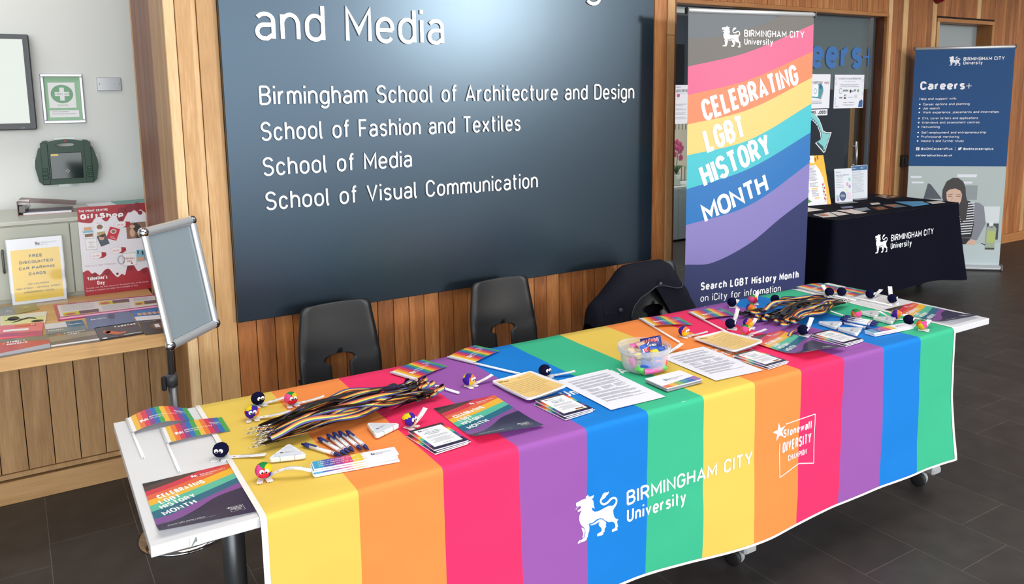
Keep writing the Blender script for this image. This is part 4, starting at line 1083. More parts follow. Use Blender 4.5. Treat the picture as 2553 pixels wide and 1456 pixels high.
# ---- memo pads
MEMO = ink('memo_cream', (236, 200, 128), 0.55); MEMOI = ink('memo_ink', (96, 74, 48), 0.6)
def memo(label, s, t, ang, cv):
    o = put('memo_pad', label, 'memo pad', s, t, ang, 'cream memo pads', dz=0.010)
    W, H = 0.155, 0.205
    def sf(x, y, h):
        u = x / W + .5; v = y / H + .5
        return (x, y, h + cv * (1.6 * (u - .45) ** 2 + 0.6 * u * (1 - v)) + cv * 0.9 * (v - .6) ** 2)
    mb = MB()
    r = 0.012; c = []
    for cx, cy, a0 in ((W / 2 - r, H / 2 - r, 0), (-W / 2 + r, H / 2 - r, 90), (-W / 2 + r, -H / 2 + r, 180), (W / 2 - r, -H / 2 + r, 270)):
        c += [(cx + r * math.cos(math.radians(a0 + k * 30)), cy + r * math.sin(math.radians(a0 + k * 30))) for k in range(4)]
    g = G(); g.poly(c, PAPER, 0); fl = g.build_into(MB(), flat(), 0); v_, f_ = subdivide(fl, 0.02)
    mb.add([sf(p.x, p.y, 0) for p in v_], f_, PAPER, smooth=True); mb.add([sf(p.x, p.y, -0.006) for p in v_], [q[::-1] for q in f_], PAPER, smooth=True)
    n = len(c); mb.add([sf(x, y, 0) for x, y in c] + [sf(x, y, -0.006) for x, y in c], [[n + i, n + (i + 1) % n, (i + 1) % n, i] for i in range(n)], PAPER)
    g = G(); g.rect(-W / 2 + 0.009, -H / 2 + 0.010, W / 2 - 0.009, H / 2 - 0.009, MEMO, 0); fl = g.build_into(MB(), flat(), 0); v_, f_ = subdivide(fl, 0.02)
    mb.add([sf(p.x, p.y, 0.0006) for p in v_], f_, MEMO, smooth=True)
    g = G()
    g.text('EDI Unit', -W / 2 + 0.014, H / 2 - 0.030, 0.038, 0.010, MEMOI, 2, bold=0.02); g.text('Re', 0.012, H / 2 - 0.028, 0.008, 0.006, MEMOI, 2, bold=0.02)
    g.line(0.024, H / 2 - 0.028, 0.062, H / 2 - 0.028, 0.0006, MEMOI)
    for k in range(8): g.line(-W / 2 + 0.014, H / 2 - 0.048 - k * 0.014, W / 2 - 0.016 - (0.02 if k > 5 else 0), H / 2 - 0.048 - k * 0.014, 0.0009, MEMOI)
    for k in range(4): g.line(-W / 2 + 0.06, -H / 2 + 0.046 - k * 0.008, W / 2 - 0.04, -H / 2 + 0.046 - k * 0.008, 0.0006, ink('memo_orange', (206, 140, 70)))
    fl = g.build_into(MB(), flat(), 0)
    for k, mm in enumerate(fl.mats):
        sub = MB(); sub.v = fl.v; sub.f = [f for f, q in zip(fl.f, fl.m) if q == k]; v_, f_ = subdivide(sub, 0.025)
        mb.add([sf(p.x, p.y, 0.0012 + p.z) for p in v_], f_, mm)
    mb.build('pad_sheets', parent=o)
memo('curved cream memo pad on purple and blue stripes beside the printed sheet', 1.160, .437, 0.05, 0.016)
memo('curved cream memo pad on orange and pink stripes beyond the sweets bowl', 2.028, .450, 0.0, 0.016)
# ---- booklets in little stacks
def booklet(top, s, t, ang, dz, label, title, flagmark):
    o = put('booklet', label, 'booklet', s, t, ang, 'small booklets in stacks', dz=CZ + dz)
    W, H, T = 0.105, 0.148, 0.0028
    mb = MB().box((-W / 2, -H / 2, 0), (W / 2, H / 2, T), PAPER)
    bands(mb, [(lambda u, c=c: smooth_pts(c, u * 0.25) * H) for c in PCUR], PP, W, H, lambda x, y, h: (x - W / 2, y - H / 2, T + 0.0003), 6, ny=1)
    if top:
        g = G(); g.rect(-.043, -.060, .043, .062, WHITE, 2)
        lion(g, -.034, .046, .010, ink('text_dark', (70, 68, 80)), 3); g.text('BIRMINGHAM CITY', -.020, .051, .034, .0036, GREY, 3); g.text('University', -.020, .046, .016, .0034, GREY, 3)
        TL = ink('title_teal', (60, 120, 130))
        for k, ln in enumerate(title): g.text(ln, 0, .034 - k * .0085, None, .0056, TL, 3, al='c')
        g.lines(-.034, -.006, .034, .008, 4, PALEGREY, 3, .3, 4, al='c'); g.lines(-.034, -.040, .034, -.012, 7, PALEGREY, 3, .3, 8, al='c')
        if flagmark:
            for k, q in enumerate((0, 1, 3, 4)): g.rect(.006, -.050 - k * .0022, .034, -.048 - k * .0022, PP[q], 3)
        else: g.text('Stonewall', -.010, -.052, .022, .004, GREY, 3, bold=.02)
        g.build_into(mb, flat(T))
    mb.build('booklet_pages', parent=o)
for nm, s, t, a, ttl, fm_ in (('below the pink stripe poster', .745, .628, 0.05, ('WHAT IS BCU', 'DOING FOR LGBT+', 'INCLUSION?'), False), ('beside the nearer printed sheet', 1.162, .628, 0.02, ('WHAT IS THE', 'BLACK LGBT+', 'PRIDE FLAG?'), True), ('beside the farther printed sheet', 1.982, .646, 0.02, ('WHAT IS THE', 'BLACK LGBT+', 'PRIDE FLAG?'), True), ('nearest the far bookmarks', 2.413, .630, 0.0, ('WHAT IS BCU', 'DOING FOR LGBT+', 'INCLUSION?'), False)):
    for k, pos in enumerate(('bottom booklet of the stack ', 'middle booklet of the stack ', 'top booklet of the stack ')):
        booklet(k == 2, s + (-0.006, 0.004, 0)[k], t + (0.006, 0.003, 0)[k], a + (0.06, 0.03, 0)[k], k * 0.0034, pos + nm, ttl, fm_)
# ---- long postcards in a stack, bookmarks in stacks
RAIN = [ink('wash_' + str(i), c, 0.4) for i, c in enumerate(((222, 120, 74), (232, 176, 80), (140, 176, 84), (52, 140, 160), (60, 104, 176), (150, 110, 180)))]
def postcard(k, top):
    o = put('postcard', ('lowest white postcard', 'second lowest white postcard', 'second highest white postcard', 'rainbow edged postcard topmost')[k] + ' of the stack in front of the sweets bowl', 'postcard', 1.580 + (.002, -.002, .001, 0)[k], .648 - (.001, -.002, .001, 0)[k], (0.02, -0.015, 0.01, 0)[k], 'postcards stacked before the bowl', dz=CZ + k * 0.0032)
    W, H, T = 0.150, 0.104, 0.0026
    mb = MB().box((-W / 2, -H / 2, 0), (W / 2, H / 2, T), PAPER if top else mat('card_edge', (150, 150, 158), 0.6))
    if top:
        g = G()
        for i in range(6):
            x0, x1 = -W / 2 + W * i / 6, -W / 2 + W * (i + 1) / 6
            ya, yb = -H / 2 + 0.020 + 0.018 * i / 6, -H / 2 + 0.020 + 0.018 * (i + 1) / 6
            g.raw([(x0, -H / 2 + .001), (x1, -H / 2 + .001), (x1, yb), (x0, ya)], [[0, 1, 2, 3]], RAIN[i], 1)
        lion(g, -.036, -.004, .018, ink('text_dark', (70, 68, 80)), 2, ms=[RAIN[3], RAIN[1], RAIN[0], RAIN[0]])
        g.text('BIRMINGHAM CITY', -.012, .004, .060, .0058, GREY, 2); g.text('University', -.012, -.005, .028, .0054, GREY, 2)
        g.line(-.02, -.038, .05, -.030, .0008, WHITE, 2)
        g.build_into(mb, flat(T))
    mb.build('card', parent=o)
for k in range(4): postcard(k, k == 3)
SPL = [ink('splash_' + str(i), c, 0.4) for i, c in enumerate(((60, 160, 200), (70, 80, 170), (160, 60, 150), (220, 70, 120), (232, 200, 60)))]
def bookmark(k, n, s, t, ang, where):
    nm = {0: 'lowest', n - 1: 'topmost'}.get(k, 'middle')
    o = put('bookmark', nm + ' splash printed bookmark of the stack ' + where, 'bookmark', s, t, ang, 'bookmarks in stacks', dz=CZ + k * 0.0045)
    W, H, T = 0.215, 0.045, 0.0038
    mb = MB().box((-W / 2, -H / 2, 0), (W / 2, H / 2, T), PAPER)
    g = G(); r = random.Random(k + 5)
    for i in range(5):
        x0 = -W / 2 + 0.002 + i * 0.024; x1 = x0 + 0.0245
        g.rect(x0, -H / 2 + .001, x1, H / 2 - .001, SPL[i], 1)
    for i in range(7):
        yy = -H / 2 + .004 + i * .006; xe = -W / 2 + .122
        g.raw([(xe, yy - .002), (xe + r.uniform(.004, .014), yy), (xe, yy + .002)], [[0, 1, 2]], SPL[4], 1)
    if k == n - 1:
        g.text('When staff openly accept', -W / 2 + .014, .009, .096, .0058, WHITE, 2, bold=.01); g.text('LGBT+ identities, it', -W / 2 + .014, -.002, .076, .0058, WHITE, 2, bold=.01); g.text('encourages me to be myself', -W / 2 + .014, -.013, .100, .0058, WHITE, 2, bold=.01)
        lion(g, .040, -.004, .010, BLACK, 2); g.text('BIRMINGHAM CITY', .053, .001, .040, .004, GREY, 2); g.text('University', .053, -.005, .018, .0037, GREY, 2)
    g.build_into(mb, flat(T)); mb.build('card', parent=o)
for k, (ds, dt, da) in enumerate(((.000, .010, -.02), (-.004, .006, .035), (-.002, .003, -.03), (.002, 0, 0))): bookmark(k, 4, .498 + ds, .652 + dt, -0.14 + da, 'in front of the near pens')
for k, (ds, dt, da) in enumerate(((-.001, .003, .01), (.002, .001, -.01), (0, 0, 0))): bookmark(k, 3, 2.668 + ds, .676 + dt, -0.10 + da, 'at the far table end')
# ---- pens
PENW = mat('pen_white', (238, 238, 240), 0.3); PENN = mat('pen_navy', (34, 44, 112), 0.35); PENR = mat('pen_red', (200, 50, 60), 0.4)
def make_pen(label):
    t = thing('pen', label, 'pen', group='white and navy click pens')
    MB().tube([(0, .045, .0055), (0, -.045, .0055)], [.0052, .0055], 14, PENW).build('barrel', parent=t)
    MB().tube([(0, -.045, .0055), (0, -.052, .0055), (0, -.064, .0055), (0, -.0725, .0055)], [.0056, .0052, .0034, .0012], 14, PENN).build('tip', parent=t)
    c = MB().tube([(0, .044, .0055), (0, .066, .0055), (0, .067, .0055), (0, .075, .0055)], [.0056, .0056, .0034, .0034], 14, PENN)
    c.build('push_button', parent=t)
    MB().box((-.003, .02, .0098), (.003, .064, .0125), PENN, bev=.001).build('clip', parent=t)
    g = G(); g.text('BIRMINGHAM CITY', 0, 0, .055, .0035, ink('pen_print', (70, 76, 130)), 1)
    mb = MB()
    for v, f, m_, l in g.p: mb.add([(.0057 * math.sin((y - .0018) / .0055), .012 - x, .0055 + .0057 * math.cos((y - .0018) / .0055)) for x, y in [q[:2] for q in v]], f, m_)
    mb.tube([(0, -.036, .0055), (0, -.038, .0055)], .0057, 14, PENR).tube([(0, -.0405, .0055), (0, -.042, .0055)], .0057, 14, PENN)
    mb.build('printed_band', parent=t)
    return t
pens = [((.418, .471), (.484, .600), 'pen lying apart at the left of the fan by the near lanyards'), ((.466, .456), (.497, .600), 'second pen from the left in the fan by the near lanyards'), ((.494, .450), (.506, .593), 'third pen from the left in the fan by the near lanyards'), ((.512, .446), (.519, .590), 'third pen from the right in the fan by the near lanyards'), ((.528, .448), (.541, .593), 'second pen from the right in the fan by the near lanyards'), ((.548, .455), (.556, .600), 'pen at the right end of the fan by the near lanyards'),
        ((2.600, .495), (2.620, .640), 'pen nearest the viewer in the far bunch by the highlighters'), ((2.640, .478), (2.676, .620), 'second pen from the viewer in the far bunch on the blue stripe'), ((2.664, .466), (2.702, .606), 'second pen from the back in the far bunch on the blue stripe'), ((2.692, .455), (2.722, .597), 'rearmost pen of the far bunch beside the white highlighters')]
pen0 = None
for i, (a, b, lb) in enumerate(pens):
    o = make_pen(lb) if pen0 is None else copy_tree(pen0)
    pen0 = pen0 or o; o['label'] = lb if lb.startswith(('pen', 'second', 'third')) else lb
    A, B = TP(*a, 0), TP(*b, 0); d = (B - A).normalized()
    o.location = ((A.x + B.x) / 2, (A.y + B.y) / 2, HT + CZ); o.rotation_euler = (0, 0, math.atan2(d.y, d.x) + PI / 2)
# ---- triangular highlighters
HLW = mat('highlighter_white', (232, 233, 236), 0.3); HLT = mat('highlighter_top', (214, 220, 230), 0.15)
def rounded_tri(R, r):
    out = []
    for k in range(3):
        a = PI / 2 + k * 2 * PI / 3; c = ((R - 2 * r) * math.cos(a), (R - 2 * r) * math.sin(a))
        out += [(c[0] + r * math.cos(a + q), c[1] + r * math.sin(a + q)) for q in (-1.05, -.7, -.35, 0, .35, .7, 1.05)]
    return out
def make_hl(label):
    t = thing('highlighter', label, 'highlighter', group='white triangular highlighters')
    P = rounded_tri(.058, .0068); Q = [(x * .95, y * .95) for x, y in P]
    mb = MB(); n = len(P)
    V = [(x, y, z) for z, L in ((.0, Q), (.002, P), (.0105, P), (.0125, Q)) for x, y in L]
    fs = [[j * n + i, j * n + (i + 1) % n, (j + 1) * n + (i + 1) % n, (j + 1) * n + i] for j in range(3) for i in range(n)] + [list(range(n))[::-1], [3 * n + i for i in range(n)]]
    mb.add(V, fs, HLW); mb.build('body', parent=t)
    g = G(); g.poly([(x * .78, y * .78) for x, y in P], HLT, 1)
    lion(g, -.020, -.006, .008, BLACK, 2); g.text('BIRMINGHAM CITY', -.008, -.0015, .026, .0032, GREY, 2); g.text('University', -.008, -.006, .012, .003, GREY, 2)
    g.build_into(MB(), flat(.0125)).build('printed_top', parent=t)
    for k, c in enumerate(((214, 190, 60), (70, 170, 130), (180, 70, 150))):
        a = PI / 2 + k * 2 * PI / 3; d = Vector((math.cos(a), math.sin(a))); nn = Vector((-d.y, d.x)); p = d * .030
        mb = MB(); w = .0165
        pts = [(p + nn * w, 0), (p + nn * w, .0128), (p - nn * w, .0128), (p - nn * w, 0)]
        V = [(q.x + d.x * e, q.y + d.y * e, z) for e in (0, .0008) for q, z in pts]
        mb.add(V, [[0, 1, 5, 4], [1, 2, 6, 5], [2, 3, 7, 6], [0, 3, 2, 1], [4, 5, 6, 7]], mat('cap_ring_%d' % k, c, .4)); mb.build('cap_ring', parent=t)
    return t
hl0 = None
for s, t, a, lb in ((.367, .513, -.32, 'white triangular highlighter on yellow in front of the near lanyards'), (.634, .493, .42, 'white triangular highlighter on orange beside the pens'), (2.812, .496, .5, 'white triangular highlighter farthest back among the far four'), (2.783, .588, .45, 'white triangular highlighter on green next to the rainbow pompom'), (2.542, .512, .42, 'white triangular highlighter on blue nearest the far lanyards'), (2.532, .610, .42, 'white triangular highlighter on blue nearest the far booklets')):
    o = make_hl(lb) if hl0 is None else copy_tree(hl0); hl0 = hl0 or o
    o['label'] = lb; o.location = TP(s, t, HT + CZ); o.rotation_euler = (0, 0, TH + a)
# ---- sweets tub
tub = put('sweets_tub', 'round clear plastic tub full of small sweet packets on the green stripe', 'tub', 1.590, .490, dz=CZ)
TUB = bpy.data.materials.new('clear_plastic'); TUB.use_nodes = True
g_ = TUB.node_tree; g_.nodes.clear()
o_ = g_.nodes.new('ShaderNodeOutputMaterial'); a_ = g_.nodes.new('ShaderNodeBsdfTransparent'); b_ = g_.nodes.new('ShaderNodeBsdfPrincipled'); s_ = g_.nodes.new('ShaderNodeMixShader')
a_.inputs['Color'].default_value = (0.97, 0.97, 0.98, 1); b_.inputs['Base Color'].default_value = (0.82, 0.84, 0.90, 1); b_.inputs['Roughness'].default_value = 0.15
lw = g_.nodes.new('ShaderNodeLayerWeight'); lw.inputs['Blend'].default_value = 0.28
ma = g_.nodes.new('ShaderNodeMath'); ma.operation = 'MULTIPLY_ADD'; ma.inputs[1].default_value = 0.5; ma.inputs[2].default_value = 0.14
g_.links.new(lw.outputs['Facing'], ma.inputs[0]); g_.links.new(ma.outputs[0], s_.inputs[0])
g_.links.new(a_.outputs[0], s_.inputs[1]); g_.links.new(b_.outputs[0], s_.inputs[2]); g_.links.new(s_.outputs[0], o_.inputs['Surface'])
MB().lathe([(0.0, .0), (.062, .0), (.069, .004), (.075, .02), (.081, .055), (.083, .066), (.0815, .066), (.0795, .055), (.0735, .021), (.068, .006), (.0, .003)], 48, TUB).build('bowl', parent=tub)
MB().lathe([(.083, .066), (.090, .067), (.0905, .071), (.088, .073), (.0905, .078), (.0895, .083), (.087, .084), (.086, .079), (.0835, .066)], 48, TUB).build('rim', parent=tub)
SC = {'blue': ((36, 84, 176), (60, 140, 220)), 'pink': ((226, 96, 170), (240, 150, 200)), 'red': ((214, 60, 76), (236, 120, 120)), 'green': ((96, 190, 90), (150, 220, 130)), 'yellow': ((244, 206, 40), (250, 226, 110)), 'navy': ((34, 44, 120), (60, 90, 180)), 'clear': ((206, 180, 150), (220, 200, 180))}
def sweet(kind, label, p, rot, w=.060, h=.046, txt=None, roll=False):
    o = thing('sweet_packet', label, 'sweet', TP(1.590, .490, HT + CZ) + Vector(p), rot, 'wrapped sweets in the tub')
    m1, m2 = mat('wrap_' + kind, SC[kind][0], .3), mat('wrap_%s_light' % kind, SC[kind][1], .3)
    mb = MB()
    if roll:
        mb.tube([(-w / 2, 0, 0), (-w * .36, 0, 0), (-w * .34, 0, 0), (w * .34, 0, 0), (w * .36, 0, 0), (w / 2, 0, 0)], [h * .42, h * .2, h * .5, h * .5, h * .2, h * .42], 12, m1)
        mb.build('wrapper', parent=o)
        MB().tube([(-w * .15, 0, 0), (w * .1, 0, 0)], h * .515, 12, WHITE, caps=False).build('wrapper_label', parent=o)
        return o
    def pf(sg):
        return lambda u, v: ((u - .5) * w, (v - .5) * h * (1 + .0 * u), sg * .010 * (math.sin(PI * u) * math.sin(PI * v)) ** .6 if 0 < u < 1 and 0 < v < 1 else 0)
    mb.grid(pf(1), 12, 10, m1); 
    bk = MB().grid(pf(-1), 12, 10, m1); mb.add(bk.v, [f[::-1] for f in bk.f], m2, smooth=True)
    mb.build('wrapper', parent=o)
    if txt:
        g = G(); g.text(txt, 0, -.002, w * .72, h * .30, RED, 3, bold=.04, al='c'); g.text(txt, 0, -.002, w * .76, h * .34, WHITE, 2, bold=.075, al='c')
        g.text('Starmix', 0, -h * .34, w * .5, h * .2, WHITE, 2, al='c', bold=.02) if txt != 'HA' else None
        fl = g.build_into(MB(), flat(), 0); mb = MB()
        for v, f, m_, l in g.p: mb.add([(x, y, pf(1)(min(.98, max(.02, x / w + .5)), min(.98, max(.02, y / h + .5)))[2] + .0006 * l) for x, y in [q[:2] for q in v]], f, m_)
        mb.build('printed_name', parent=o)
    return o
X90 = PI / 2
sweet('blue', 'blue packet with red lettering standing upright at the middle of the tub', (-.012, -.022, .066), (1.15, 0.05, .35 - 1.57 * 0), .050, .052, 'HARIBO')
sweet('navy', 'large blue packet with red lettering poking over the right rim of the tub', (.042, .012, .078), (.75, -.25, -.75), .072, .050, 'HARIBO')
sweet('blue', 'blue packet lying below the large packet at the right of the tub', (.038, -.030, .064), (.7, .1, -.2), .060, .036, None)
sweet('blue', 'blue packet seen through the front wall of the tub', (.006, -.066, .040), (1.45, .25, .12), .056, .034, 'HA')
sweet('blue', 'blue packet seen low at the front left through the tub wall', (-.034, -.058, .034), (1.4, .35, -.35), .050, .026)
sweet('clear', 'clear packet of jelly sweets at the left of the tub', (-.044, .004, .064), (.9, .1, .5), .050, .040)
sweet('clear', 'clear packet of jelly sweets behind the large blue packet', (.012, .020, .070), (.8, .0, .2), .046, .036)
sweet('pink', 'pink wrapped bar at the back of the tub', (.010, .045, .068), (.6, 0, .1), .062, .024)
sweet('pink', 'long pink chew with a white label low at the front of the tub', (-.012, -.064, .014), (1.5, .03, .0), .080, .020)
sweet('pink', 'pink wrapper against the left wall of the tub', (-.062, -.022, .034), (1.3, 1.1, -.6), .046, .022)
sweet('red', 'red wrapped chew standing at the right front of the tub', (.040, -.056, .034), (1.45, 1.35, .5), .056, .018)
sweet('red', 'red twisted sweet at the right wall of the tub', (.060, -.030, .038), (1.2, -.4, .8), .036, .013, roll=True)
sweet('green', 'green wrapped chew low at the front right of the tub', (.036, -.061, .014), (1.5, .2, .4), .022, .022)
sweet('green', 'green wrapper low at the left front of the tub', (-.052, -.046, .020), (1.3, .5, -.7), .040, .026)
sweet('green', 'small green label tab high at the right wall of the tub', (.056, -.042, .056), (1.3, .1, .6), .020, .012)
sweet('yellow', 'yellow packet at the left of the tub below the clear packet', (-.046, -.026, .060), (.5, .1, .3), .034, .024)
sweet('yellow', 'yellow wrapper between the two lettered packets', (.016, -.034, .062), (.6, -.2, -.3), .034, .026)
sweet('navy', 'dark blue packet deep in the middle of the tub', (0, .0, .036), (.3, .1, .6), .070, .050)
sweet('red', 'red wrapper deep at the back of the tub', (-.01, .035, .030), (.2, .2, 1.2), .060, .040)
lol = thing('lolly_stick', 'thin white lolly stick poking up between the packets', 'lolly', TP(1.590, .490, HT + CZ) + Vector((.010, .012, .062)), (.25, .55, 0))
MB().tube([(0, 0, -.02), (0, 0, .030)], .0017, 8, STICK).build('stick', parent=lol)
MB().ball((0, 0, -.024), .010, mat('wrap_pink_dark', (206, 60, 140), .3), 12, 8).build('sweet', parent=lol)
# ================================================================ pompom creatures with ribbon tags
PCOL = {n: add_bump(mat('pompom_' + n, c, 1.0, 0, 0.1), 900, 0.9, 0.002, 3) for n, c in dict(navy=(16, 17, 52), pink=(240, 86, 150), green=(40, 138, 72), yellow=(240, 202, 36), orange=(252, 122, 60), red=(226, 48, 62), violet=(66, 38, 150)).items()}
EYEW = mat('eye_white', (242, 242, 244), 0.2); EYEB = mat('eye_black', (10, 10, 12), 0.2); TAGM = mat('tag_ribbon', (240, 240, 242), 0.5)
SEEDS = [(Vector((0.2, -1, -0.5)), 'red'), (Vector((-1, -0.3, 0.3)), 'pink'), (Vector((0.1, 0.1, 1)), 'green'), (Vector((1, -0.35, 0.5)), 'yellow'), (Vector((0.9, -0.2, -0.6)), 'violet'), (Vector((-0.2, 1, 0.2)), 'orange'), (Vector((0.6, 0.8, 0.5)), 'violet'), (Vector((-0.8, 0.6, -0.4)), 'yellow')]
BR = 0.0205
def pom_mesh(multi, spin):
    mb = MB(); nu, nv = 26, 17
    rot = Matrix.Rotation(spin, 3, Vector((0.3, 0.2, 1)))
    def P(i, j):
        th = PI * j / nv; ph = 2 * PI * (i % nu) / nu
        d = Vector((math.sin(th) * math.cos(ph), math.sin(th) * math.sin(ph), math.cos(th)))
        return d * BR * (1 + 0.05 * noise.noise(d * 4 + Vector((spin * 7, 0, 0))) + 0.03 * noise.noise(d * 13))
    for j in range(nv):
        for i in range(nu):
            q = [P(i, j), P(i, j + 1), P(i + 1, j + 1), P(i + 1, j)]
            if j == 0: q = [q[0], q[1], q[2]]
            elif j == nv - 1: q = [q[0], q[1], q[3]]
            c = rot @ sum(q, Vector()).normalized()
            m = PCOL['navy'] if not multi else PCOL[max(SEEDS, key=lambda s: s[0].normalized().dot(c))[1]]
            mb.add([(v.x, v.y, v.z * 0.95 + BR + 0.002) for v in q], [list(range(len(q)))], m, smooth=True)
    return mb
def feet_mesh():
    mb = MB()
    for sx in (-1, 1):
        pts = [(0.001, 0.0), (0.004, -0.018), (0.0065, -0.026), (0.0095, -0.022), (0.0125, -0.027), (0.0155, -0.022), (0.019, -0.024), (0.019, -0.016), (0.014, 0.0)]
        pts = [(sx * a, b) for a, b in pts]
        mb.prism(pts if sx < 0 else pts[::-1], 0.0, 0.0022, TAGM)
    mb.prism([(-0.012, 0.012), (-0.014, 0.0), (0.014, 0.0), (0.012, 0.012)], 0.0, 0.0022, TAGM)
    return mb
def tag_mesh(dx, dy, rise, arch, lay):
    L = math.hypot(dx, dy); d = Vector((dx / L, dy / L, 0)); n = Vector((-d.y, d.x, 0)) * 0.0088
    if n.y < 0 and abs(n.y) > abs(n.x): n = -n
    def at(u, w, h=0):
        z = 0.0015 + rise * u ** 1.6 + arch * math.sin(PI * u) + 0.0012
        return d * (0.004 + L * u) + n * w + Vector((0, 0, z + h))
    mb = MB(); N = 12
    vs_ = [at(i / N, w) for i in range(N + 1) for w in (-1, 1)]
    mb.add(vs_, [[2 * i, 2 * i + 2, 2 * i + 3, 2 * i + 1] for i in range(N)], TAGM, smooth=True)
    mb.add([v - Vector((0, 0, 0.0003)) for v in vs_], [[2 * i + 1, 2 * i + 3, 2 * i + 2, 2 * i] for i in range(N)], TAGM, smooth=True)
    g = G(); gt = GREY
    lion(g, 0.30, -0.42, 0.75, gt, 1, ms=[RAIN[0], RAIN[3], RAIN[1], RAIN[1]])
    out = []
    for v, f, m_, l in g.p:
        v = [q[:2] for q in v]
        out.append(([(0.24 + (x - 0.30) * 0.0088 / L, y * 0.9) for x, y in v], f, m_))
    g = G(); g.text('BIRMINGHAM CITY', 0.0, 0.05, 0.052, 0.0052, gt, 1); g.text('University', 0.0, -0.008, 0.024, 0.0048, gt, 1)
    for v, f, m_, l in g.p: out.append(([(0.40 + q[0] * 0.5 / 0.052, q[1] / 0.0088) for q in v], f, m_))
    for v, f, m_ in out:
        pts = []
        for x, y in v: pts.append(at(min(1, x), max(-1, min(1, y if abs(y) < 1.2 else y - 5.2)), 0.0006))
        mb.add(pts, f, m_)
    return mb
navy0 = pom_mesh(False, 0.0).build('pompom'); navy_me = navy0.data; bpy.data.objects.remove(navy0)
feet0 = feet_mesh().build('feet'); feet_me = feet0.data; bpy.data.objects.remove(feet0)
e0 = MB().ball((0, 0, 0), 0.0058, EYEW, 14, 10, (1, 0.55, 1)).build('eye'); eye_me = e0.data; bpy.data.objects.remove(e0)
p0_ = MB().ball((0, 0, 0), 0.0029, EYEB, 10, 8, (1, 0.5, 1)).build('pupil'); pup_me = p0_.data; bpy.data.objects.remove(p0_)
def child(name, me, par, loc=(0, 0, 0)):
    o = bpy.data.objects.new(name, me); COL.objects.link(o); o.parent = par; o.location = loc; return o
def creature(s, t, kind, face, tag, label, spin=0.0, arch=0.0, lift=0.0):
    o = put('pompom_creature', label, 'pompom toy', s, t, face, 'pompom creatures with ribbon tags', dz=(CZ if on_cloth(s, t) else 0.001) + lift)
    if kind == 'N': child('pompom', navy_me, o)
    else: pom_mesh(True, spin).build('pompom', parent=o)
    child('feet', feet_me, o)
    for sx in (-1, 1):
        e = child('eye', eye_me, o, (sx * 0.0058, -BR * 0.90, BR + 0.006)); child('pupil', pup_me, e, (sx * -0.0008, -0.0025, -0.0015))
    ds, dt, rise = tag
    c, s_ = math.cos(-face), math.sin(-face); dx, dy = ds, -dt
    tag_mesh(dx * c - dy * s_, dx * s_ + dy * c, rise, arch, 0).build('ribbon_tag', parent=o)
    return o
for a in [
 (.391, .106, 'N', .25, (.092, .010, .014), 'navy pompom creature at the back edge of the near yellow stripe'),
 (.477, .160, 'M', .1, (.092, .022, .014), 'pink, green and yellow pompom creature on orange behind the near lanyards', .2),
 (.349, .205, 'M', -.1, (.096, .045, .016), 'orange and violet pompom creature on yellow behind the near lanyards', 2.2),
 (.218, .418, 'N', -.5, (.096, .060, .006), 'navy pompom creature at the white table end beside the yellow cloth edge'),
 (.281, .606, 'M', -.15, (.100, .050, .012), 'pink, green and yellow pompom creature nearest the viewer on the yellow stripe', .1, .018),
 (.712, .510, 'M', .55, (.058, -.020, .034), 'orange and violet pompom creature on pink beside the near lanyards', 2.6),
 (1.010, .312, 'M', .4, (.082, .002, .020), 'yellow topped violet pompom creature on the purple stripe below the flags', 3.5),
 (1.262, .374, 'N', .2, (.090, .040, .012), 'navy pompom creature on blue above the nearer printed sheet'),
 (1.958, .290, 'M', .2, (.076, .045, .016), 'green, yellow and violet pompom creature on orange near the farther memo pad', 3.9),
 (2.182, .315, 'N', .7, (.050, -.012, .070), 'navy pompom creature on pink with its tag standing upright'),
 (2.250, .345, 'M', .7, (.052, -.010, .026), 'orange and violet pompom creature on purple beside the upright tag', 4.6),
 (2.165, .410, 'M', .35, (.080, .026, .016), 'pink pompom creature with green chin above the farther memo pad', .35),
 (2.436, .080, 'N', .9, (.050, -.015, .020), 'navy pompom creature at the back edge behind the far lanyards'),
 (2.549, .095, 'M', .8, (.062, -.030, .040), 'pink topped green pompom creature at the back edge on the blue stripe', .9),
 (2.425, .200, 'M', .8, (.050, -.060, .004), 'orange pompom creature half hidden against the far lanyards', 5.2),
 (2.630, .150, 'N', .8, (.070, .020, .020), 'navy pompom creature hidden behind the far lanyard heap'),
 (2.345, .532, 'N', .45, (.085, -.030, .048), 'navy pompom creature on purple before the far lanyards'),
 (2.950, .185, 'N', 2.6, (.034, -.060, .034), 'navy pompom creature standing on the far flag, turned away'),
 (3.000, .212, 'N', 3.0, (-.010, .098, .006), 'navy pompom creature turned away with its tag trailing to the viewer'),
 (3.065, .314, 'N', .3, (.098, -.015, .024), 'navy pompom creature in the middle of the far white table end'),
 (3.072, .418, 'N', .5, (.070, -.060, .052), 'navy pompom creature just behind the poster on the far white table end'),
 (2.717, .495, 'M', 2.2, (-.045, -.085, .018), 'pink and green pompom creature on green beside a far highlighter', 1.4),
 (2.840, .590, 'M', 1.5, (-.014, -.062, .020), 'orange and red pompom creature on green at the cloth edge', 5.0),
 (2.806, .668, 'N', .4, (.042, -.040, .026), 'navy pompom creature on green nearest the far bookmarks'),
 (2.786, .736, 'M', .5, (.062, -.010, .026), 'pink and orange pompom creature at the far front corner of the cloth', 5.8),
 (1.735, .420, 'M', 1.2, (.110, -.020, .018), 'pompom creature hidden behind the sweets tub, its tag showing on orange', 3.0)]:
    creature(*a)

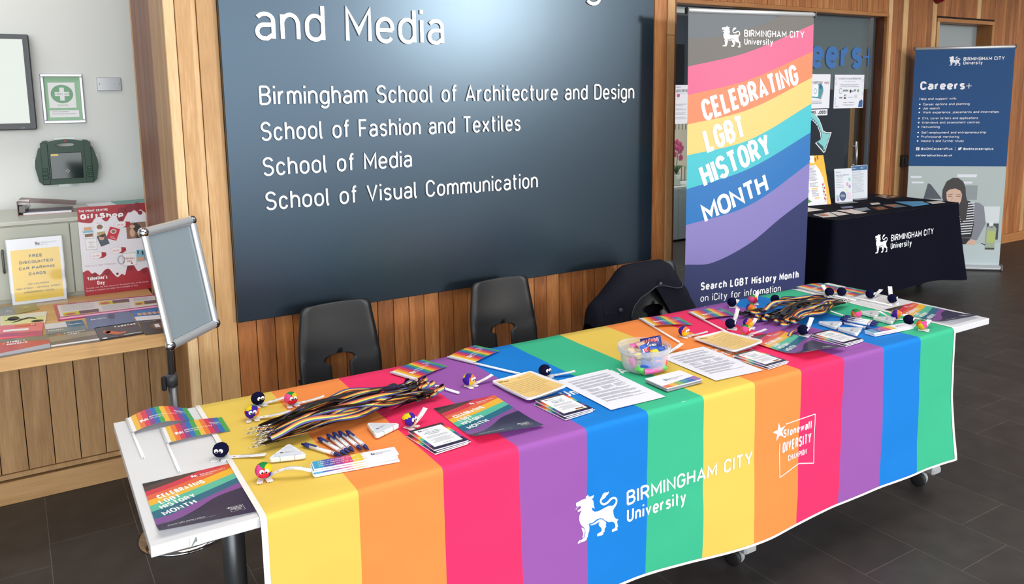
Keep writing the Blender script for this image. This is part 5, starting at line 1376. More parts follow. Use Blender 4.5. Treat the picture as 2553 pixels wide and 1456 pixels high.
# ================================================================ lanyards
LB = mat('lanyard_black', (26, 20, 22), 0.55)
LC_ = [LB] + [mat('lanyard_' + n, c, 0.45) for n, c in (('purple', (110, 72, 168)), ('blue', (44, 84, 150)), ('green', (84, 146, 104)), ('yellow', (250, 222, 100)), ('orange', (236, 136, 62)), ('red', (186, 84, 56)))] + [LB]
LCW = [0, .07, .20, .31, .42, .60, .78, .93, 1.0]
HOOK = mat('hook_metal', (196, 192, 186), 0.22, 0.95); BUCK = mat('buckle_black', (18, 18, 20), 0.35)
def ribbon(path, twist, w, par, name='strap'):
    mb = MB(); P = [Vector(p) for p in path]; n = len(P); rowsR = []
    for i in range(n):
        tg = (P[min(i + 1, n - 1)] - P[max(i - 1, 0)]).normalized()
        side = tg.cross(Vector((0, 0, 1)))
        side = side.normalized() if side.length > 1e-3 else Vector((1, 0, 0))
        nr = side.cross(tg).normalized()
        a = twist[i]; sd = side * math.cos(a) + nr * math.sin(a); nn = nr * math.cos(a) - side * math.sin(a)
        rowsR.append((P[i], sd, nn))
    for c in range(8):
        vs_ = []
        for p, sd, nn in rowsR:
            for k in (c, c + 1): vs_.append(p + sd * (w * (LCW[k] - .5)) + nn * 0.0004)
        mb.add(vs_, [[2 * i, 2 * i + 1, 2 * i + 3, 2 * i + 2] for i in range(n - 1)], LC_[c], smooth=True)
    vs_ = []
    for p, sd, nn in rowsR:
        for k in (0, 1): vs_.append(p + sd * (w * (k - .5)) - nn * 0.0004)
    mb.add(vs_, [[2 * i + 2, 2 * i + 3, 2 * i + 1, 2 * i] for i in range(n - 1)], LB, smooth=True)
    return mb.build(name, parent=par)
def lanyard(label, group, A, B, lay, seed, spread, flip):
    """A clip end, B loop end, both (s, t)"""
    r = random.Random(seed)
    pa, pb = TP(*A, 0), TP(*B, 0); d = (pb - pa); L = d.length; yaw = math.atan2(d.y, d.x)
    o = thing('lanyard', label, 'lanyard', (pa.x, pa.y, HT + CZ), (0, 0, yaw), group)
    N = 34
    ph = [r.uniform(0, 6.28) for _ in range(8)]
    def strand(sg, zo):
        out = []
        for i in range(N + 1):
            u = i / N
            env = math.sin(PI * min(1, u * 1.02)) ** .7
            y = sg * spread * env * .5 + env * (.016 * math.sin(u * 7 + ph[0]) + .010 * math.sin(u * 13 + ph[1 + (sg > 0)]))
            z = 0.006 + lay * (.35 + .65 * math.sin(PI * min(1, .15 + u * .8))) + zo * env + .006 * env * (1 + math.sin(u * 11 + ph[3 + (sg > 0)]))
            out.append((L * u + 0.01 * math.sin(u * 9 + ph[5]), y, max(.004, z)))
        return out
    s1 = strand(1, .003); s2 = strand(-1, -.001)[::-1]
    loop = []
    x1, y1, z1 = s1[-1]; x2, y2, z2 = s2[0]; R_l = .020 + r.uniform(0, .02)
    for k in range(1, 8):
        a = PI * k / 8; loop.append((L + R_l * math.sin(a), y1 + (y2 - y1) * (1 - math.cos(a)) / 2 + .008 * math.sin(2 * a), z1 + (z2 - z1) * k / 8 + .010 * math.sin(a)))
    path = s1 + loop + s2
    tw = []
    a0 = r.uniform(-.5, .5) + (PI if flip else 0)
    for i in range(len(path)):
        u = i / len(path); tw.append(a0 + .55 * math.sin(u * 9 + ph[6]) + .4 * math.sin(u * 17 + ph[7]) + (0 if not (N < i < N + 9) else 1.2))
    ribbon(path, tw, .0155, o)
    # clip: short strap end, swivel and hook
    c = MB(); cx = -0.012; z0 = max(.006, s1[0][2])
    c.tube([(.002, 0, z0), (-.010, 0, z0)], .0028, 8, HOOK)
    ring = [(-.012 - .009 * (1 - math.cos(a)), .0062 * math.sin(a), z0) for a in [k * 2 * PI / 14 for k in range(13)]]
    c.tube(ring, .0013, 6, HOOK); c.tube([(-.030, 0, z0), (-.036, .002, z0 + .001), (-.042, .001, z0)], [.0014, .0013, .0010], 6, HOOK)
    c.build('clip', parent=o)
    bx, by, bz = s1[-3]
    MB().box((bx - .013, by - .0095, bz - .001), (bx + .013, by + .0095, bz + .006), BUCK, bev=.0015).build('buckle', parent=o)
    return o
r = random.Random(21)
WHERE1 = ['at the back of the near heap', 'at the front of the near heap', 'buried low in the near heap', 'across the top of the near heap']
for k in range(14):
    f = k / 13
    A = (.345 + .085 * (1 - abs(f - .35)) * r.uniform(.6, 1.1) - .045, .325 + .125 * f); B = (.80 + .085 * r.random(), .225 + .135 * f + r.uniform(-.02, .02))
    lanyard('rainbow striped lanyard in the heap on yellow, orange and pink stripes', 'lanyards in the near heap', A, B, (.006, .030, .018, .040, .012)[k % 5], 100 + k, .012 + .03 * r.random(), k % 7 == 3)
for k in range(14):
    f = k / 13
    A = (2.80 + .05 * r.random(), .245 + .115 * f); B = (2.335 + .075 * r.random(), .215 + .235 * f)
    lanyard('rainbow striped lanyard in the far heap with black buckles toward the viewer', 'lanyards in the far heap', A, B, (.006, .030, .018, .040, .012)[k % 5], 300 + k, .010 + .026 * r.random(), k % 7 == 1)
o = thing('lanyard', 'rainbow striped lanyard end lying loose on purple in front of the far heap', 'lanyard', TP(2.33, .505, HT + CZ), (0, 0, TH + .32), 'lanyards in the far heap')
ribbon([(-.05 + .13 * i / 12, .008 * math.sin(i / 3.0), .006 + .006 * math.sin(i / 12 * PI)) for i in range(13)], [.25 * math.sin(i / 4) for i in range(13)], .0165, o)
# ================================================================ niche on the left: counter, cabinet, wall things
def quad_map(P, z):
    a, b, c, d = [Vector((p[0], p[1], 0)) for p in P]   # back left, back right, front right, front left
    def f(x, y, h):
        p = d * (1 - x) * (1 - y) + c * x * (1 - y) + b * x * y + a * (1 - x) * y
        return Vector((p.x, p.y, z + h))
    return f
wt = thing('worktop', 'long pale timber counter top in the niche', 'counter', (-1.22, 4.07, 0.64))
MB().box((-1.78, -0.49, 0), (1.774, 0.475, 0.06), W_CTR, 0.55, bev=0.003).build('counter_slab', parent=wt)
CT = 0.7005
def leaflet(label, cat, P, m, th=0.003, deco=None, name='leaflet', z=CT, lift=0.0, group='leaflets on the counter'):
    sc = 0.9366
    Q = [(p[0] * sc, p[1] * sc) for p in P]
    cx, cy = sum(p[0] for p in Q) / 4, sum(p[1] for p in Q) / 4
    o = thing(name, label, cat, (cx, cy, z + lift), 0, group)
    f0 = quad_map([(p[0] - cx, p[1] - cy) for p in Q], 0)
    mb = MB()
    V = [f0(x, y, h) for h in (0, th) for x, y in ((0, 0), (1, 0), (1, 1), (0, 1))]
    mb.add(V, [[0, 3, 2, 1], [4, 5, 6, 7], [0, 1, 5, 4], [1, 2, 6, 5], [2, 3, 7, 6], [3, 0, 4, 7]], m)
    if deco:
        g = G(); deco(g); g.build_into(mb, lambda x, y, h: f0(x, y, h + th))
    mb.build('printed_pages', parent=o); return o
LMAG = ink('magenta', (176, 50, 110), 0.3); LPINK = ink('rose', (226, 110, 130), 0.3); LSTEEL = ink('steel_blue', (72, 100, 146), 0.25); LBLK = ink('brochure_black', (34, 32, 36), 0.25); LOLV = ink('olive', (140, 132, 84), 0.35); LBLU = ink('bright_blue', (28, 120, 190), 0.3); LSLT = ink('slate', (110, 128, 140), 0.25); LTAN = ink('brown_grey', (112, 100, 90), 0.3); LPALE = ink('pale_lime', (218, 222, 160), 0.4); LORA = ink('brick_orange', (206, 104, 60), 0.4); LSKIN = ink('skin', (214, 168, 140), 0.5)
PINKLIGHT = ink('light_pink', (240, 180, 214), 0.4)
def d_big(g):
    g.rect(.03, .16, .98, .93, ink('page_white', (222, 216, 216)), 1); g.rect(.02, .0, 1, .10, PINKLIGHT, 1)
    g.text('ENTERTAINMENT AND CONFERENCE', .22, .945, .5, .03, WHITE, 2)
    for x, y, w, h in ((.42, .62, .30, .26), (.76, .30, .22, .26), (.06, .17, .34, .22)):
        g.rect(x, y, x + w, y + h, ink('photo_lime', (206, 198, 40)), 2); g.rect(x + w * .45, y + .02, x + w, y + h, ink('photo_mauve', (110, 84, 96)), 3); g.disc(x + w * .2, y + h * .4, w * .16, h * .3, ink('photo_rose', (196, 96, 110)), 3)
    for x, y, w, h in ((.06, .45, .32, .45), (.44, .20, .28, .36), (.76, .62, .2, .26)): g.lines(x, y, x + w, y + h, 8, PALEGREY, 2, .3, 3)
leaflet('large pink edged brochure spread open behind the other leaflets', 'brochure', [(.124, 4.663), (.600, 4.592), (.575, 4.300), (.128, 4.319)], LMAG, .006, d_big, 'brochure')
leaflet('faded olive green leaflet behind the bowler hat leaflet', 'leaflet', [(-.053, 4.786), (.046, 4.797), (.061, 4.621), (-.043, 4.578)], LOLV, .003, lambda g: (g.text('A BRIEF', .3, .5, .4, .12, LPALE, 1),))
leaflet('grey leaflet at the far left behind the bowler hat leaflet', 'leaflet', [(-.20, 4.800), (-.055, 4.786), (-.046, 4.578), (-.20, 4.56)], ink('grey_card', (140, 146, 146), .35), .003, lambda g: (g.poly([(.45, .3), (.7, .4), (.5, .55)], PALEGREY, 1), g.poly([(.75, .3), (.98, .36), (.8, .55)], PALEGREY, 1)))
def d_hat(g):
    g.rect(.02, .02, .98, .98, LPALE, 1); g.rect(.4, .6, .98, .98, ink('page_pale', (220, 220, 206)), 2)
    g.disc(.28, .62, .13, .20, BLACK, 3); g.rect(.10, .50, .46, .55, BLACK, 3); g.poly([(.24, .24), (.45, .5), (.6, .62), (.75, .52), (.80, .40), (.62, .50), (.5, .42), (.36, .28)], BLACK, 3); g.disc(.82, .2, .14, .1, BLACK, 3)
leaflet('pale green leaflet with a black bowler hat and moustache', 'leaflet', [(-.107, 4.566), (.090, 4.543), (.073, 4.305), (-.105, 4.348)], PAPER, .004, d_hat)
leaflet('pink booklet with a white title box in front of the bowler hat leaflet', 'booklet', [(-.125, 4.350), (.067, 4.309), (.053, 4.074), (-.125, 4.131)], LPINK, .008, lambda g: (g.rect(0, 0, 1, .3, LMAG, 1), g.rect(.17, .42, .70, .58, WHITE, 2), g.rect(.40, .75, .85, .9, LORA, 2), g.text('TE', .74, .78, .08, .1, WHITE, 3)), 'booklet')
leaflet('red and grey student housing brochure at the front left of the counter', 'brochure', [(-.125, 4.091), (.075, 4.066), (.077, 3.835), (-.125, 3.812)], ink('brochure_grey', (116, 108, 104), .25), .006, lambda g: (g.poly([(0, .15), (1, .30), (1, .55), (0, .85)], ink('brochure_red', (190, 60, 70), .25), 1), g.poly([(0, 0), (1, 0), (1, .3), (0, .15)], PALEGREY, 1), g.rect(.13, .62, .20, .78, LORA, 2), g.text('STUDENT', .22, .72, .34, .10, WHITE, 2, bold=.03), g.text('HOUSING', .22, .58, .38, .10, WHITE, 2, bold=.03)), 'brochure')
leaflet('white and blue folded leaflet standing behind the grey landscape brochure', 'leaflet', [(.070, 4.275), (.225, 4.260), (.232, 4.072), (.070, 4.085)], LSLT, .004, lambda g: (g.rect(0, .45, .55, 1, ink('page_grey', (216, 214, 218)), 1), g.rect(.55, .4, 1, 1, ink('blue_panel', (36, 96, 140), .25), 1), g.text('Careers+', .06, .2, .38, .12, WHITE, 2), g.text('Placements', .6, .6, .34, .09, WHITE, 2)))
leaflet('grey brown landscape brochure at the front edge of the counter', 'brochure', [(.073, 4.067), (.259, 4.076), (.263, 3.832), (.079, 3.848)], LTAN, .004, lambda g: (g.poly([(0, .35), (1, .45), (1, .75), (0, .8)], ink('mud', (150, 136, 116), .3), 1), g.poly([(0, 0), (1, .06), (1, .16), (0, .12)], WHITE, 1), g.rect(.2, .78, .26, .92, LORA, 2), g.text('A ROMANIAN', .34, .86, .45, .10, WHITE, 2), g.text('STORY', .42, .72, .25, .10, WHITE, 2)), 'brochure')
leaflet('steel blue careers brochure between the pink spread and the black booklet', 'brochure', [(.242, 4.317), (.438, 4.318), (.432, 4.065), (.237, 4.056)], LSTEEL, .005, lambda g: (g.text('Careers+', .10, .62, .36, .10, WHITE, 1, bold=.03), g.disc(.55, .72, .08, .2, ink('steel_dark', (50, 66, 106), .3), 1)), 'brochure')
def d_fau(g):
    g.text('FAUSTUS', .44, .76, .5, .11, WHITE, 2, bold=.06); g.rect(.6, .68, .9, .70, RED, 2)
    g.disc(.22, .52, .09, .13, LORA, 1); g.poly([(.16, .5), (.26, .34), (.40, .20), (.62, .22), (.64, .34), (.50, .36), (.40, .46), (.30, .56)], LORA, 1); g.disc(.24, .57, .03, .05, BLACK, 3)
    g.disc(.12, .06, .06, .05, WHITE, 2); g.rect(.56, .07, .96, .11, WHITE, 2); g.rect(.22, .07, .42, .09, PALEGREY, 2)
leaflet('black theatre booklet titled FAUSTUS with an orange figure', 'booklet', [(.261, 4.067), (.440, 4.074), (.440, 3.848), (.264, 3.839)], LBLK, .005, d_fau, 'booklet')
leaflet('bright blue leaflet with a row of faces behind the poster stand', 'leaflet', [(.442, 4.318), (.585, 4.300), (.572, 4.050), (.441, 4.090)], LBLU, .004, lambda g: (g.rect(0, 0, 1, .36, PAPER, 1), *[g.disc(.2 + .16 * k, .55, .07, .12, LSKIN, 2) for k in range(5)]))
leaflet('dark brown leaflet with a lantern beside the FAUSTUS booklet', 'leaflet', [(.447, 4.084), (.570, 4.058), (.560, 3.808), (.442, 3.822)], ink('dark_brown', (60, 54, 52), .3), .004, lambda g: (g.disc(.55, .5, .22, .24, ink('lantern_brown', (120, 90, 66), .4), 1), g.rect(.46, .38, .62, .62, PAPER, 2), g.text('THEATRE', .2, .86, .4, .06, PALEGREY, 2)))
# --- standing signs
CLEAR = bpy.data.materials.new('clear_acrylic'); CLEAR.use_nodes = True
g_ = CLEAR.node_tree; g_.nodes.clear()
o_ = g_.nodes.new('ShaderNodeOutputMaterial'); a_ = g_.nodes.new('ShaderNodeBsdfTransparent'); b_ = g_.nodes.new('ShaderNodeBsdfGlossy'); s_ = g_.nodes.new('ShaderNodeMixShader')
f_ = g_.nodes.new('ShaderNodeLayerWeight'); f_.inputs['Blend'].default_value = 0.5; p_ = g_.nodes.new('ShaderNodeMath'); p_.operation = 'POWER'; p_.inputs[1].default_value = 5.0; q_ = g_.nodes.new('ShaderNodeMath'); q_.operation = 'MULTIPLY_ADD'; q_.inputs[1].default_value = 0.6; q_.inputs[2].default_value = 0.03
g_.links.new(f_.outputs['Facing'], p_.inputs[0]); g_.links.new(p_.outputs[0], q_.inputs[0])

b_.inputs['Roughness'].default_value = 0.05; a_.inputs['Color'].default_value = (.97, .98, .98, 1)
g_.links.new(q_.outputs[0], s_.inputs[0]); g_.links.new(a_.outputs[0], s_.inputs[1]); g_.links.new(b_.outputs[0], s_.inputs[2]); g_.links.new(s_.outputs[0], o_.inputs['Surface'])
def holder(name, label, x, y, W, H, yaw, lean, z, foot=0.08, group=None):
    o = thing(name, label, 'sign', (x, y, z), (0, 0, yaw), group)
    lm = Matrix.Rotation(-lean, 4, 'X')
    mb = MB().box((-W / 2 - .004, -.004, .002), (W / 2 + .004, -.0025, H + .004), CLEAR, mx=lm).box((-W / 2 - .004, .0012, .002), (W / 2 + .004, .0027, H + .004), CLEAR, mx=lm)
    mb.box((-W / 2 - .004, -foot, 0), (W / 2 + .004, .004, .0022), CLEAR); mb.build('acrylic_holder', parent=o)
    return o, (lambda x_, y_, h: lm @ Vector((x_ - W / 2, -.0006 - h, y_ + .003)))
def card(surf, W, H, m=PAPER):
    mb = MB(); mb.add([surf(0, 0, 0), surf(W, 0, 0), surf(W, H, 0), surf(0, H, 0)], [[0, 1, 2, 3]], m)
    mb.add([surf(0, 0, -.0008), surf(W, 0, -.0008), surf(W, H, -.0008), surf(0, H, -.0008)], [[3, 2, 1, 0]], m); return mb
SYEL = ink('sign_yellow', (240, 200, 62), .5)
o, sf_ = holder('parking_sign', 'yellow FREE DISCOUNTED CAR PARKING CARDS sign in a clear holder', .065, 4.485, .230, .315, 0, .07, CT)
mb = card(sf_, .230, .315); g = G(); g.rect(.012, .014, .218, .262, SYEL, 1)
for k, (ln, w) in enumerate((('FREE', .056), ('DISCOUNTED', .142), ('CAR PARKING', .150), ('CARDS', .072))): g.text(ln, .115, .222 - k * .029, w, .014, BLACK, 2, bold=.045, al='c')
for k, (ln, w) in enumerate((('NCP CAR PARKS', .090), ('HIGH STREET - NEWHALL STREET', .186), ('LONDONDERRY HOUSE', .126))): g.text(ln, .115, .088 - k * .019, w, .0085, ink('sign_ink', (90, 74, 30)), 2, bold=.03, al='c')
lion(g, .116, .276, .020, BLACK, 2); g.text('BIRMINGHAM CITY', .142, .286, .066, .0065, GREY, 2); g.text('University', .142, .277, .031, .006, GREY, 2)
g.build_into(mb, sf_).build('printed_card', parent=o)
o = thing('gift_poster', 'red and white GiftShop poster leaning against the grey cabinet', 'poster', (.416, 4.500, CT), (0, 0, -.02))
lm_ = Matrix.Rotation(-.05, 4, 'X'); GW, GH = .312, .447
sf_ = lambda x_, y_, h: lm_ @ Vector((x_ - GW / 2, -h, y_))
mb = card(sf_, GW, GH); g = G(); GR = ink('gift_red', (168, 28, 44), .4); GR2 = ink('gift_dark_red', (132, 22, 38), .4)
def drip(y0, y1, n, seed, up):
    r = random.Random(seed); pts = []
    for i in range(n + 1):
        x = GW * i / n; d = (r.uniform(.2, 1.0)) * (y1 - y0) * (.5 + .5 * (i / n if up else 1))
        pts.append((x, d))
    return pts
top = [(0, .375), (.03, .368), (.06, .366), (.075, .385), (.10, .392), (.115, .372), (.13, .368), (.15, .390), (.17, .392), (.185, .362), (.20, .358), (.215, .382), (.23, .404), (.26, .412), (.275, .400), (.285, .415), (.30, .404), (.312, .392)]
g.poly([(0, GH)] + [(GW * i / 90, smooth_pts(top, GW * i / 90)) for i in range(91)] + [(GW, GH)], GR, 1)
for x, y, r_ in ((.235, .425, .022), (.275, .432, .020), (.20, .41, .022), (.19, .375, .012), (.285, .398, .011)): g.disc(x, y, r_, r_, GR2, 2)
bot = [(0, .120), (.025, .128), (.04, .110), (.055, .114), (.075, .098), (.10, .122), (.12, .124), (.135, .100), (.155, .078), (.175, .092), (.19, .085), (.20, .118), (.215, .135), (.235, .128), (.25, .098), (.27, .105), (.29, .112), (.312, .104)]
g.poly([(0, 0), (GW, 0)] + [(GW * i / 90, smooth_pts(bot, GW * i / 90)) for i in range(91)][::-1], GR, 1)
for x, y, r_ in ((.11, .108, .014), (.215, .118, .015), (.28, .095, .014), (.05, .10, .012), (.155, .095, .006)): g.disc(x, y, r_, r_, GR2, 2)
g.text('THE PRINT CENTRE', .006, .421, .132, .0115, WHITE, 3, bold=.035); g.text('GiftShop', .012, .385, .194, .027, WHITE, 3, bold=.075)
PHB = ink('photo_brown', (138, 104, 84)); PHD = ink('photo_dark', (52, 44, 46)); PHS = ink('photo_slate', (78, 90, 104)); PHC = ink('photo_cyan', (120, 190, 214))
def card_(cx, cy, w, h, a, m, l=2):
    c, s_ = math.cos(a), math.sin(a); g.raw([(cx + x * c - y * s_, cy + x * s_ + y * c) for x, y in ((-w/2,-h/2),(w/2,-h/2),(w/2,h/2),(-w/2,h/2))], [[0,1,2,3]], m, l)
card_(.040, .318, .046, .060, .03, PALEGREY); card_(.040, .319, .044, .058, .03, WHITE, 3); card_(.040, .322, .044, .010, .03, PHC, 4); card_(.040, .337, .036, .018, .03, LSKIN, 4); card_(.042, .304, .036, .016, .03, PHB, 4)
card_(.094, .336, .040, .046, 0, WHITE, 3); g.disc(.094, .342, .014, .012, PHB, 4); g.text('Valentine', .078, .359, .032, .005, GREY, 4); card_(.098, .304, .036, .026, .05, ink('cushion', (190, 164, 120)), 4)
card_(.050, .258, .050, .056, 0, PALEGREY); card_(.050, .259, .047, .053, 0, WHITE, 3); g.text('Valentines', .034, .266, .032, .006, GREY, 4); g.text('Gift', .044, .256, .013, .006, GREY, 4); g.lines(.036, .238, .066, .250, 3, PALEGREY, 4)
card_(.104, .274, .042, .056, .30, PHS, 4); g.disc(.098, .284, .012, .010, LSKIN, 5); g.disc(.101, .294, .008, .006, PHD, 5)
card_(.152, .302, .048, .062, -.38, RED, 5); g.disc(.154, .313, .014, .011, WHITE, 6); g.disc(.154, .313, .010, .008, PHB, 7); g.text('Happy', .138, .288, .020, .005, WHITE, 7, ang=-.38); g.text("Valentine's", .136, .281, .028, .005, WHITE, 7, ang=-.38)
g.rect(.214, .268, .306, .350, PHB, 3); g.poly([(.240, .340), (.262, .348), (.280, .330), (.290, .300), (.306, .290), (.306, .268), (.256, .268), (.262, .296), (.248, .312)], PHD, 4); g.disc(.243, .330, .012, .010, LSKIN, 5); g.disc(.240, .298, .012, .022, LSKIN, 4)
for cx, cy, tx_ in ((.078, .200, '£2.50'), (.170, .216, '£5.00'), (.200, .345, '£15.00')):
    g.disc(cx - .010, cy, .028, .017, PALEGREY, 4); g.disc(cx - .010, cy, .027, .016, WHITE, 5); g.text(tx_, cx - .028, cy - .006, .030, .009, ink('price_pink', (226, 130, 146)), 6, bold=.02); g.poly([(cx + .014, cy + .014), (cx + .034, cy + .010), (cx + .034, cy - .006), (cx + .020, cy - .016), (cx - .002, cy - .016), (cx + .012, cy - .008)], GR, 6)
g.rect(.184, .130, .250, .196, PALEGREY, 3); g.rect(.186, .132, .248, .194, WHITE, 4); g.ring(.178, .164, .018, .024, .006, PALEGREY, 4); g.rect(.252, .146, .290, .206, PHC, 4); g.rect(.256, .148, .286, .170, LSKIN, 5); g.rect(.256, .186, .262, .204, PHD, 5); g.rect(.276, .180, .284, .200, PHD, 5); g.ring(.298, .170, .012, .022, .005, PALEGREY, 4)
g.text("Valentine's", .192, .166, .050, .010, GR, 5, ang=-.1); g.text('Day', .206, .150, .022, .010, GR, 5); g.disc(.226, .142, .004, .004, GR, 5)
g.text('Order up to 12pm 13 February', .012, .146, .142, .0075, ink('gift_mauve', (186, 150, 176)), 3)
g.text("Valentine's", .018, .076, .090, .020, WHITE, 4, bold=.03); g.text('Day', .060, .050, .034, .020, WHITE, 4, bold=.03)
g.text('To order visit the Print Centre on the ground floor of the Curzon', .008, .034, .288, .0075, ink('gift_pale', (236, 200, 206)), 4); g.text('Building or complete an order form available on iCity', .008, .021, .236, .0075, ink('gift_pale', (236, 200, 206)), 4)
g.build_into(mb, sf_, .0003).build('printed_sheet', parent=o)
# --- cabinet and what stands on it
CABM = mat('cabinet_grey', (180, 184, 172), 0.45); CABT = mat('cabinet_top', (190, 192, 182), 0.4)
cb = thing('cabinet', 'low grey green metal cabinet with double doors in the niche', 'cabinet', (0.25, 4.83, 0.0))
MB().box((-1.2, -0.272, 0.0), (1.1, 0.26, 1.076), CABM).build('cabinet_body', parent=cb)
MB().box((-1.21, -0.285, 1.078), (1.11, 0.27, 1.098), CABT, bev=.003).build('cabinet_lid', parent=cb)
for x0, x1, hx in ((-.35, .2205, -.07), (.2245, .80, None), (-.93, -.354, None)):
    dr = MB().box((x0 - .25, -.290, .72), (x1 - .25, -.273, 1.072), CABM, bev=.002).build('door', parent=cb)
    if hx is not None:
        x = hx - .25; MB().tube([(x, -.290, .965), (x, -.308, .958), (x, -.312, .945), (x, -.312, .875), (x, -.308, .862), (x, -.290, .855)], .0055, 10, mat('handle_grey', (92, 94, 92), .4, .5)).build('handle', parent=dr)
ZC = 1.0985
bd = thing('ring_binder', 'maroon ring binder lying half open on the grey cabinet', 'binder', (.150, 4.84, ZC), (0, 0, -.10))
MAR = mat('binder_maroon', (104, 62, 62), .3)
W_, D_ = .255, .20
mb = MB(); mb.add([(-W_/2, -D_/2, .072), (W_/2, -D_/2, .040), (W_/2, D_/2, .040), (-W_/2, D_/2, .072), (-W_/2, -D_/2, .075), (W_/2, -D_/2, .043), (W_/2, D_/2, .043), (-W_/2, D_/2, .075)], [[0,3,2,1],[4,5,6,7],[0,1,5,4],[1,2,6,5],[2,3,7,6],[3,0,4,7]], MAR); mb.build('front_cover', parent=bd)
MB().box((-W_/2, -D_/2, 0), (W_/2 + .006, D_/2, .003), mat('binder_edge', (206, 176, 172), .3)).build('back_cover', parent=bd)
MB().box((-W_/2 - .004, -D_/2, 0), (-W_/2, D_/2, .074), MAR).box((-W_/2 - .006, -D_/2 + .02, .055), (-W_/2 + .05, -D_/2 + .06, .0765), mat('spine_wrap', (214, 206, 204), .2)).build('spine', parent=bd)
MB().box((-W_/2 + .02, -D_/2 + .004, .004), (W_/2 - .02, D_/2 - .004, .014), PAPER).build('paper_block', parent=bd)
MB().box((-W_/2 + .004, -D_/2 + .002, .018), (-W_/2 + .03, D_/2 - .01, .050), mat('ring_metal', (90, 84, 84), .2, .9)).tube([(-W_/2 + .03, -.04, .02), (-W_/2 + .05, -.04, .045), (-W_/2 + .02, -.04, .06)], .003, 8, STEEL).build('ring_mechanism', parent=bd)
o = thing('folder', 'teal card folder on the grey cabinet by the timber reveal', 'folder', (.60, 4.95, ZC), (0, 0, .08)); MB().box((-.125, -.13, 0), (.125, .13, .008), mat('folder_teal', (108, 160, 154), .5), bev=.001).build('folder_card', parent=o)
o = thing('paper', 'white sheet lying on the cabinet left of the teal folder', 'paper', (.415, 5.00, ZC), (0, 0, .08)); MB().box((-.07, -.09, 0), (.07, .09, .004), PAPER).build('paper_sheet', parent=o)
o = thing('pen', 'dark pen on the grey cabinet behind the red poster', 'pen', (.325, 4.80, ZC), (0, 0, .5)); MB().tube([(0, -.06, .005), (0, .06, .005)], .005, 10, MAR).build('barrel', parent=o)
# --- on the niche wall
tv = thing('television', 'wall mounted screen with dark grey frame, showing a pale picture', 'television', (-.34, YW, 1.523))
MB().box((-.48, -.06, 0), (.48, -.004, .500), mat('tv_frame', (72, 76, 80), .4), bev=.006).build('frame', parent=tv)
MB().box((-.456, -.0615, .030), (.456, -.059, .480), mat('tv_bezel', (16, 17, 20), .25)).build('bezel', parent=tv)
SCR = bpy.data.materials.new('lit_screen'); SCR.use_nodes = True; b = bsdf(SCR); b.inputs['Base Color'].default_value = (.02, .02, .02, 1); b.inputs['Emission Color'].default_value = rgb((236, 244, 236)); b.inputs['Emission Strength'].default_value = 0.9
MB().box((-.452, -.0625, .036), (.449, -.061, .474), SCR).build('screen', parent=tv)
g = G(); g.text('LG', .40, .008, .022, .007, PALEGREY, 1); g.build_into(MB(), upright(-.0605)).build('badge', parent=tv)
fa = thing('first_aid_notice', 'green first aid station notice in a silver snap frame', 'notice', (.2765, YW, 1.551))
fw_, fh_ = .205, .270
for a, b in (((-fw_/2, -.014, 0), (fw_/2, -.001, .018)), ((-fw_/2, -.014, fh_ - .018), (fw_/2, -.001, fh_)), ((-fw_/2, -.014, .018), (-fw_/2 + .018, -.001, fh_ - .018)), ((fw_/2 - .018, -.014, .018), (fw_/2, -.001, fh_ - .018))): MB().box(a, b, SILV, bev=.004).build('frame_rail', parent=fa)
g = G(); FG_ = ink('first_aid_green', (150, 196, 160), .5); FG2 = ink('first_aid_mid_green', (120, 172, 136), .5)
g.rect(-.086, .017, .086, .254, FG_, 0); g.rect(-.068, .085, .062, .222, WHITE, 1); g.disc(-.003, .160, .054, .050, FG2, 2, 32); g.rect(-.014, .125, .008, .195, WHITE, 3); g.rect(-.038, .149, .032, .171, WHITE, 4)
g.text('FIRST AID', -.003, .155, .062, .010, FG2, 5, al='c', bold=.02); g.text('STATION', -.003, .094, .050, .010, FG2, 2, al='c'); g.rect(-.070, .034, .072, .072, WHITE, 1); g.lines(-.058, .042, .062, .066, 2, PALEGREY, 2, .3)
g.build_into(MB(), upright(-.003)).build('printed_sheet', parent=fa)
pl = thing('blank_plate', 'small blank steel cover plate on the white wall', 'wall plate', (.5105, YW, 1.764)); MB().box((-.0615, -.008, -.037), (.0615, -.0005, .037), STEEL, bev=.002).build('plate', parent=pl)
for sx in (-1, 1): MB().lathe([(0, -.0095), (.003, -.0095), (.0035, -.008)], 10, STEEL, (sx * .050, 0, 0), 'Y').build('screw', parent=pl)
fb = thing('first_aid_box', 'dark green first aid box with a clear window on the white wall', 'first aid box', (.2645, YW, 1.222))
FGR = mat('box_green', (22, 62, 44), .4)
OUT = [(-.122, 0), (.122, 0), (.140, .02), (.152, .09), (.150, .13), (.130, .198), (.118, .203), (.116, .226), (.106, .236), (.088, .239), (.082, .232), (.045, .240), (0, .243), (-.045, .240), (-.082, .232), (-.088, .239), (-.106, .236), (-.116, .226), (-.118, .203), (-.130, .198), (-.150, .13), (-.152, .09), (-.140, .02)]
HOL = [(.036 * math.cos(a) + (.010 if math.cos(a) > 0 else -.010), .213 + .0105 * math.sin(a)) for a in [k * 2 * PI / 20 for k in range(20)]]
mb = MB(); allp = OUT + HOL
tri = tessellate_polygon([[Vector((x, y, 0)) for x, y in OUT], [Vector((x, y, 0)) for x, y in HOL]])
n = len(OUT); hN = len(HOL)
V = [(x, -.062, z) for x, z in allp] + [(x, -.012, z) for x, z in allp]
fs = []
for t in tri:
    a, b_, c = [Vector(allp[i]) for i in t]; t = list(t) if (b_ - a).cross(c - a) > 0 else list(t)[::-1]
    fs.append(t); fs.append([i + n + hN for i in t[::-1]])
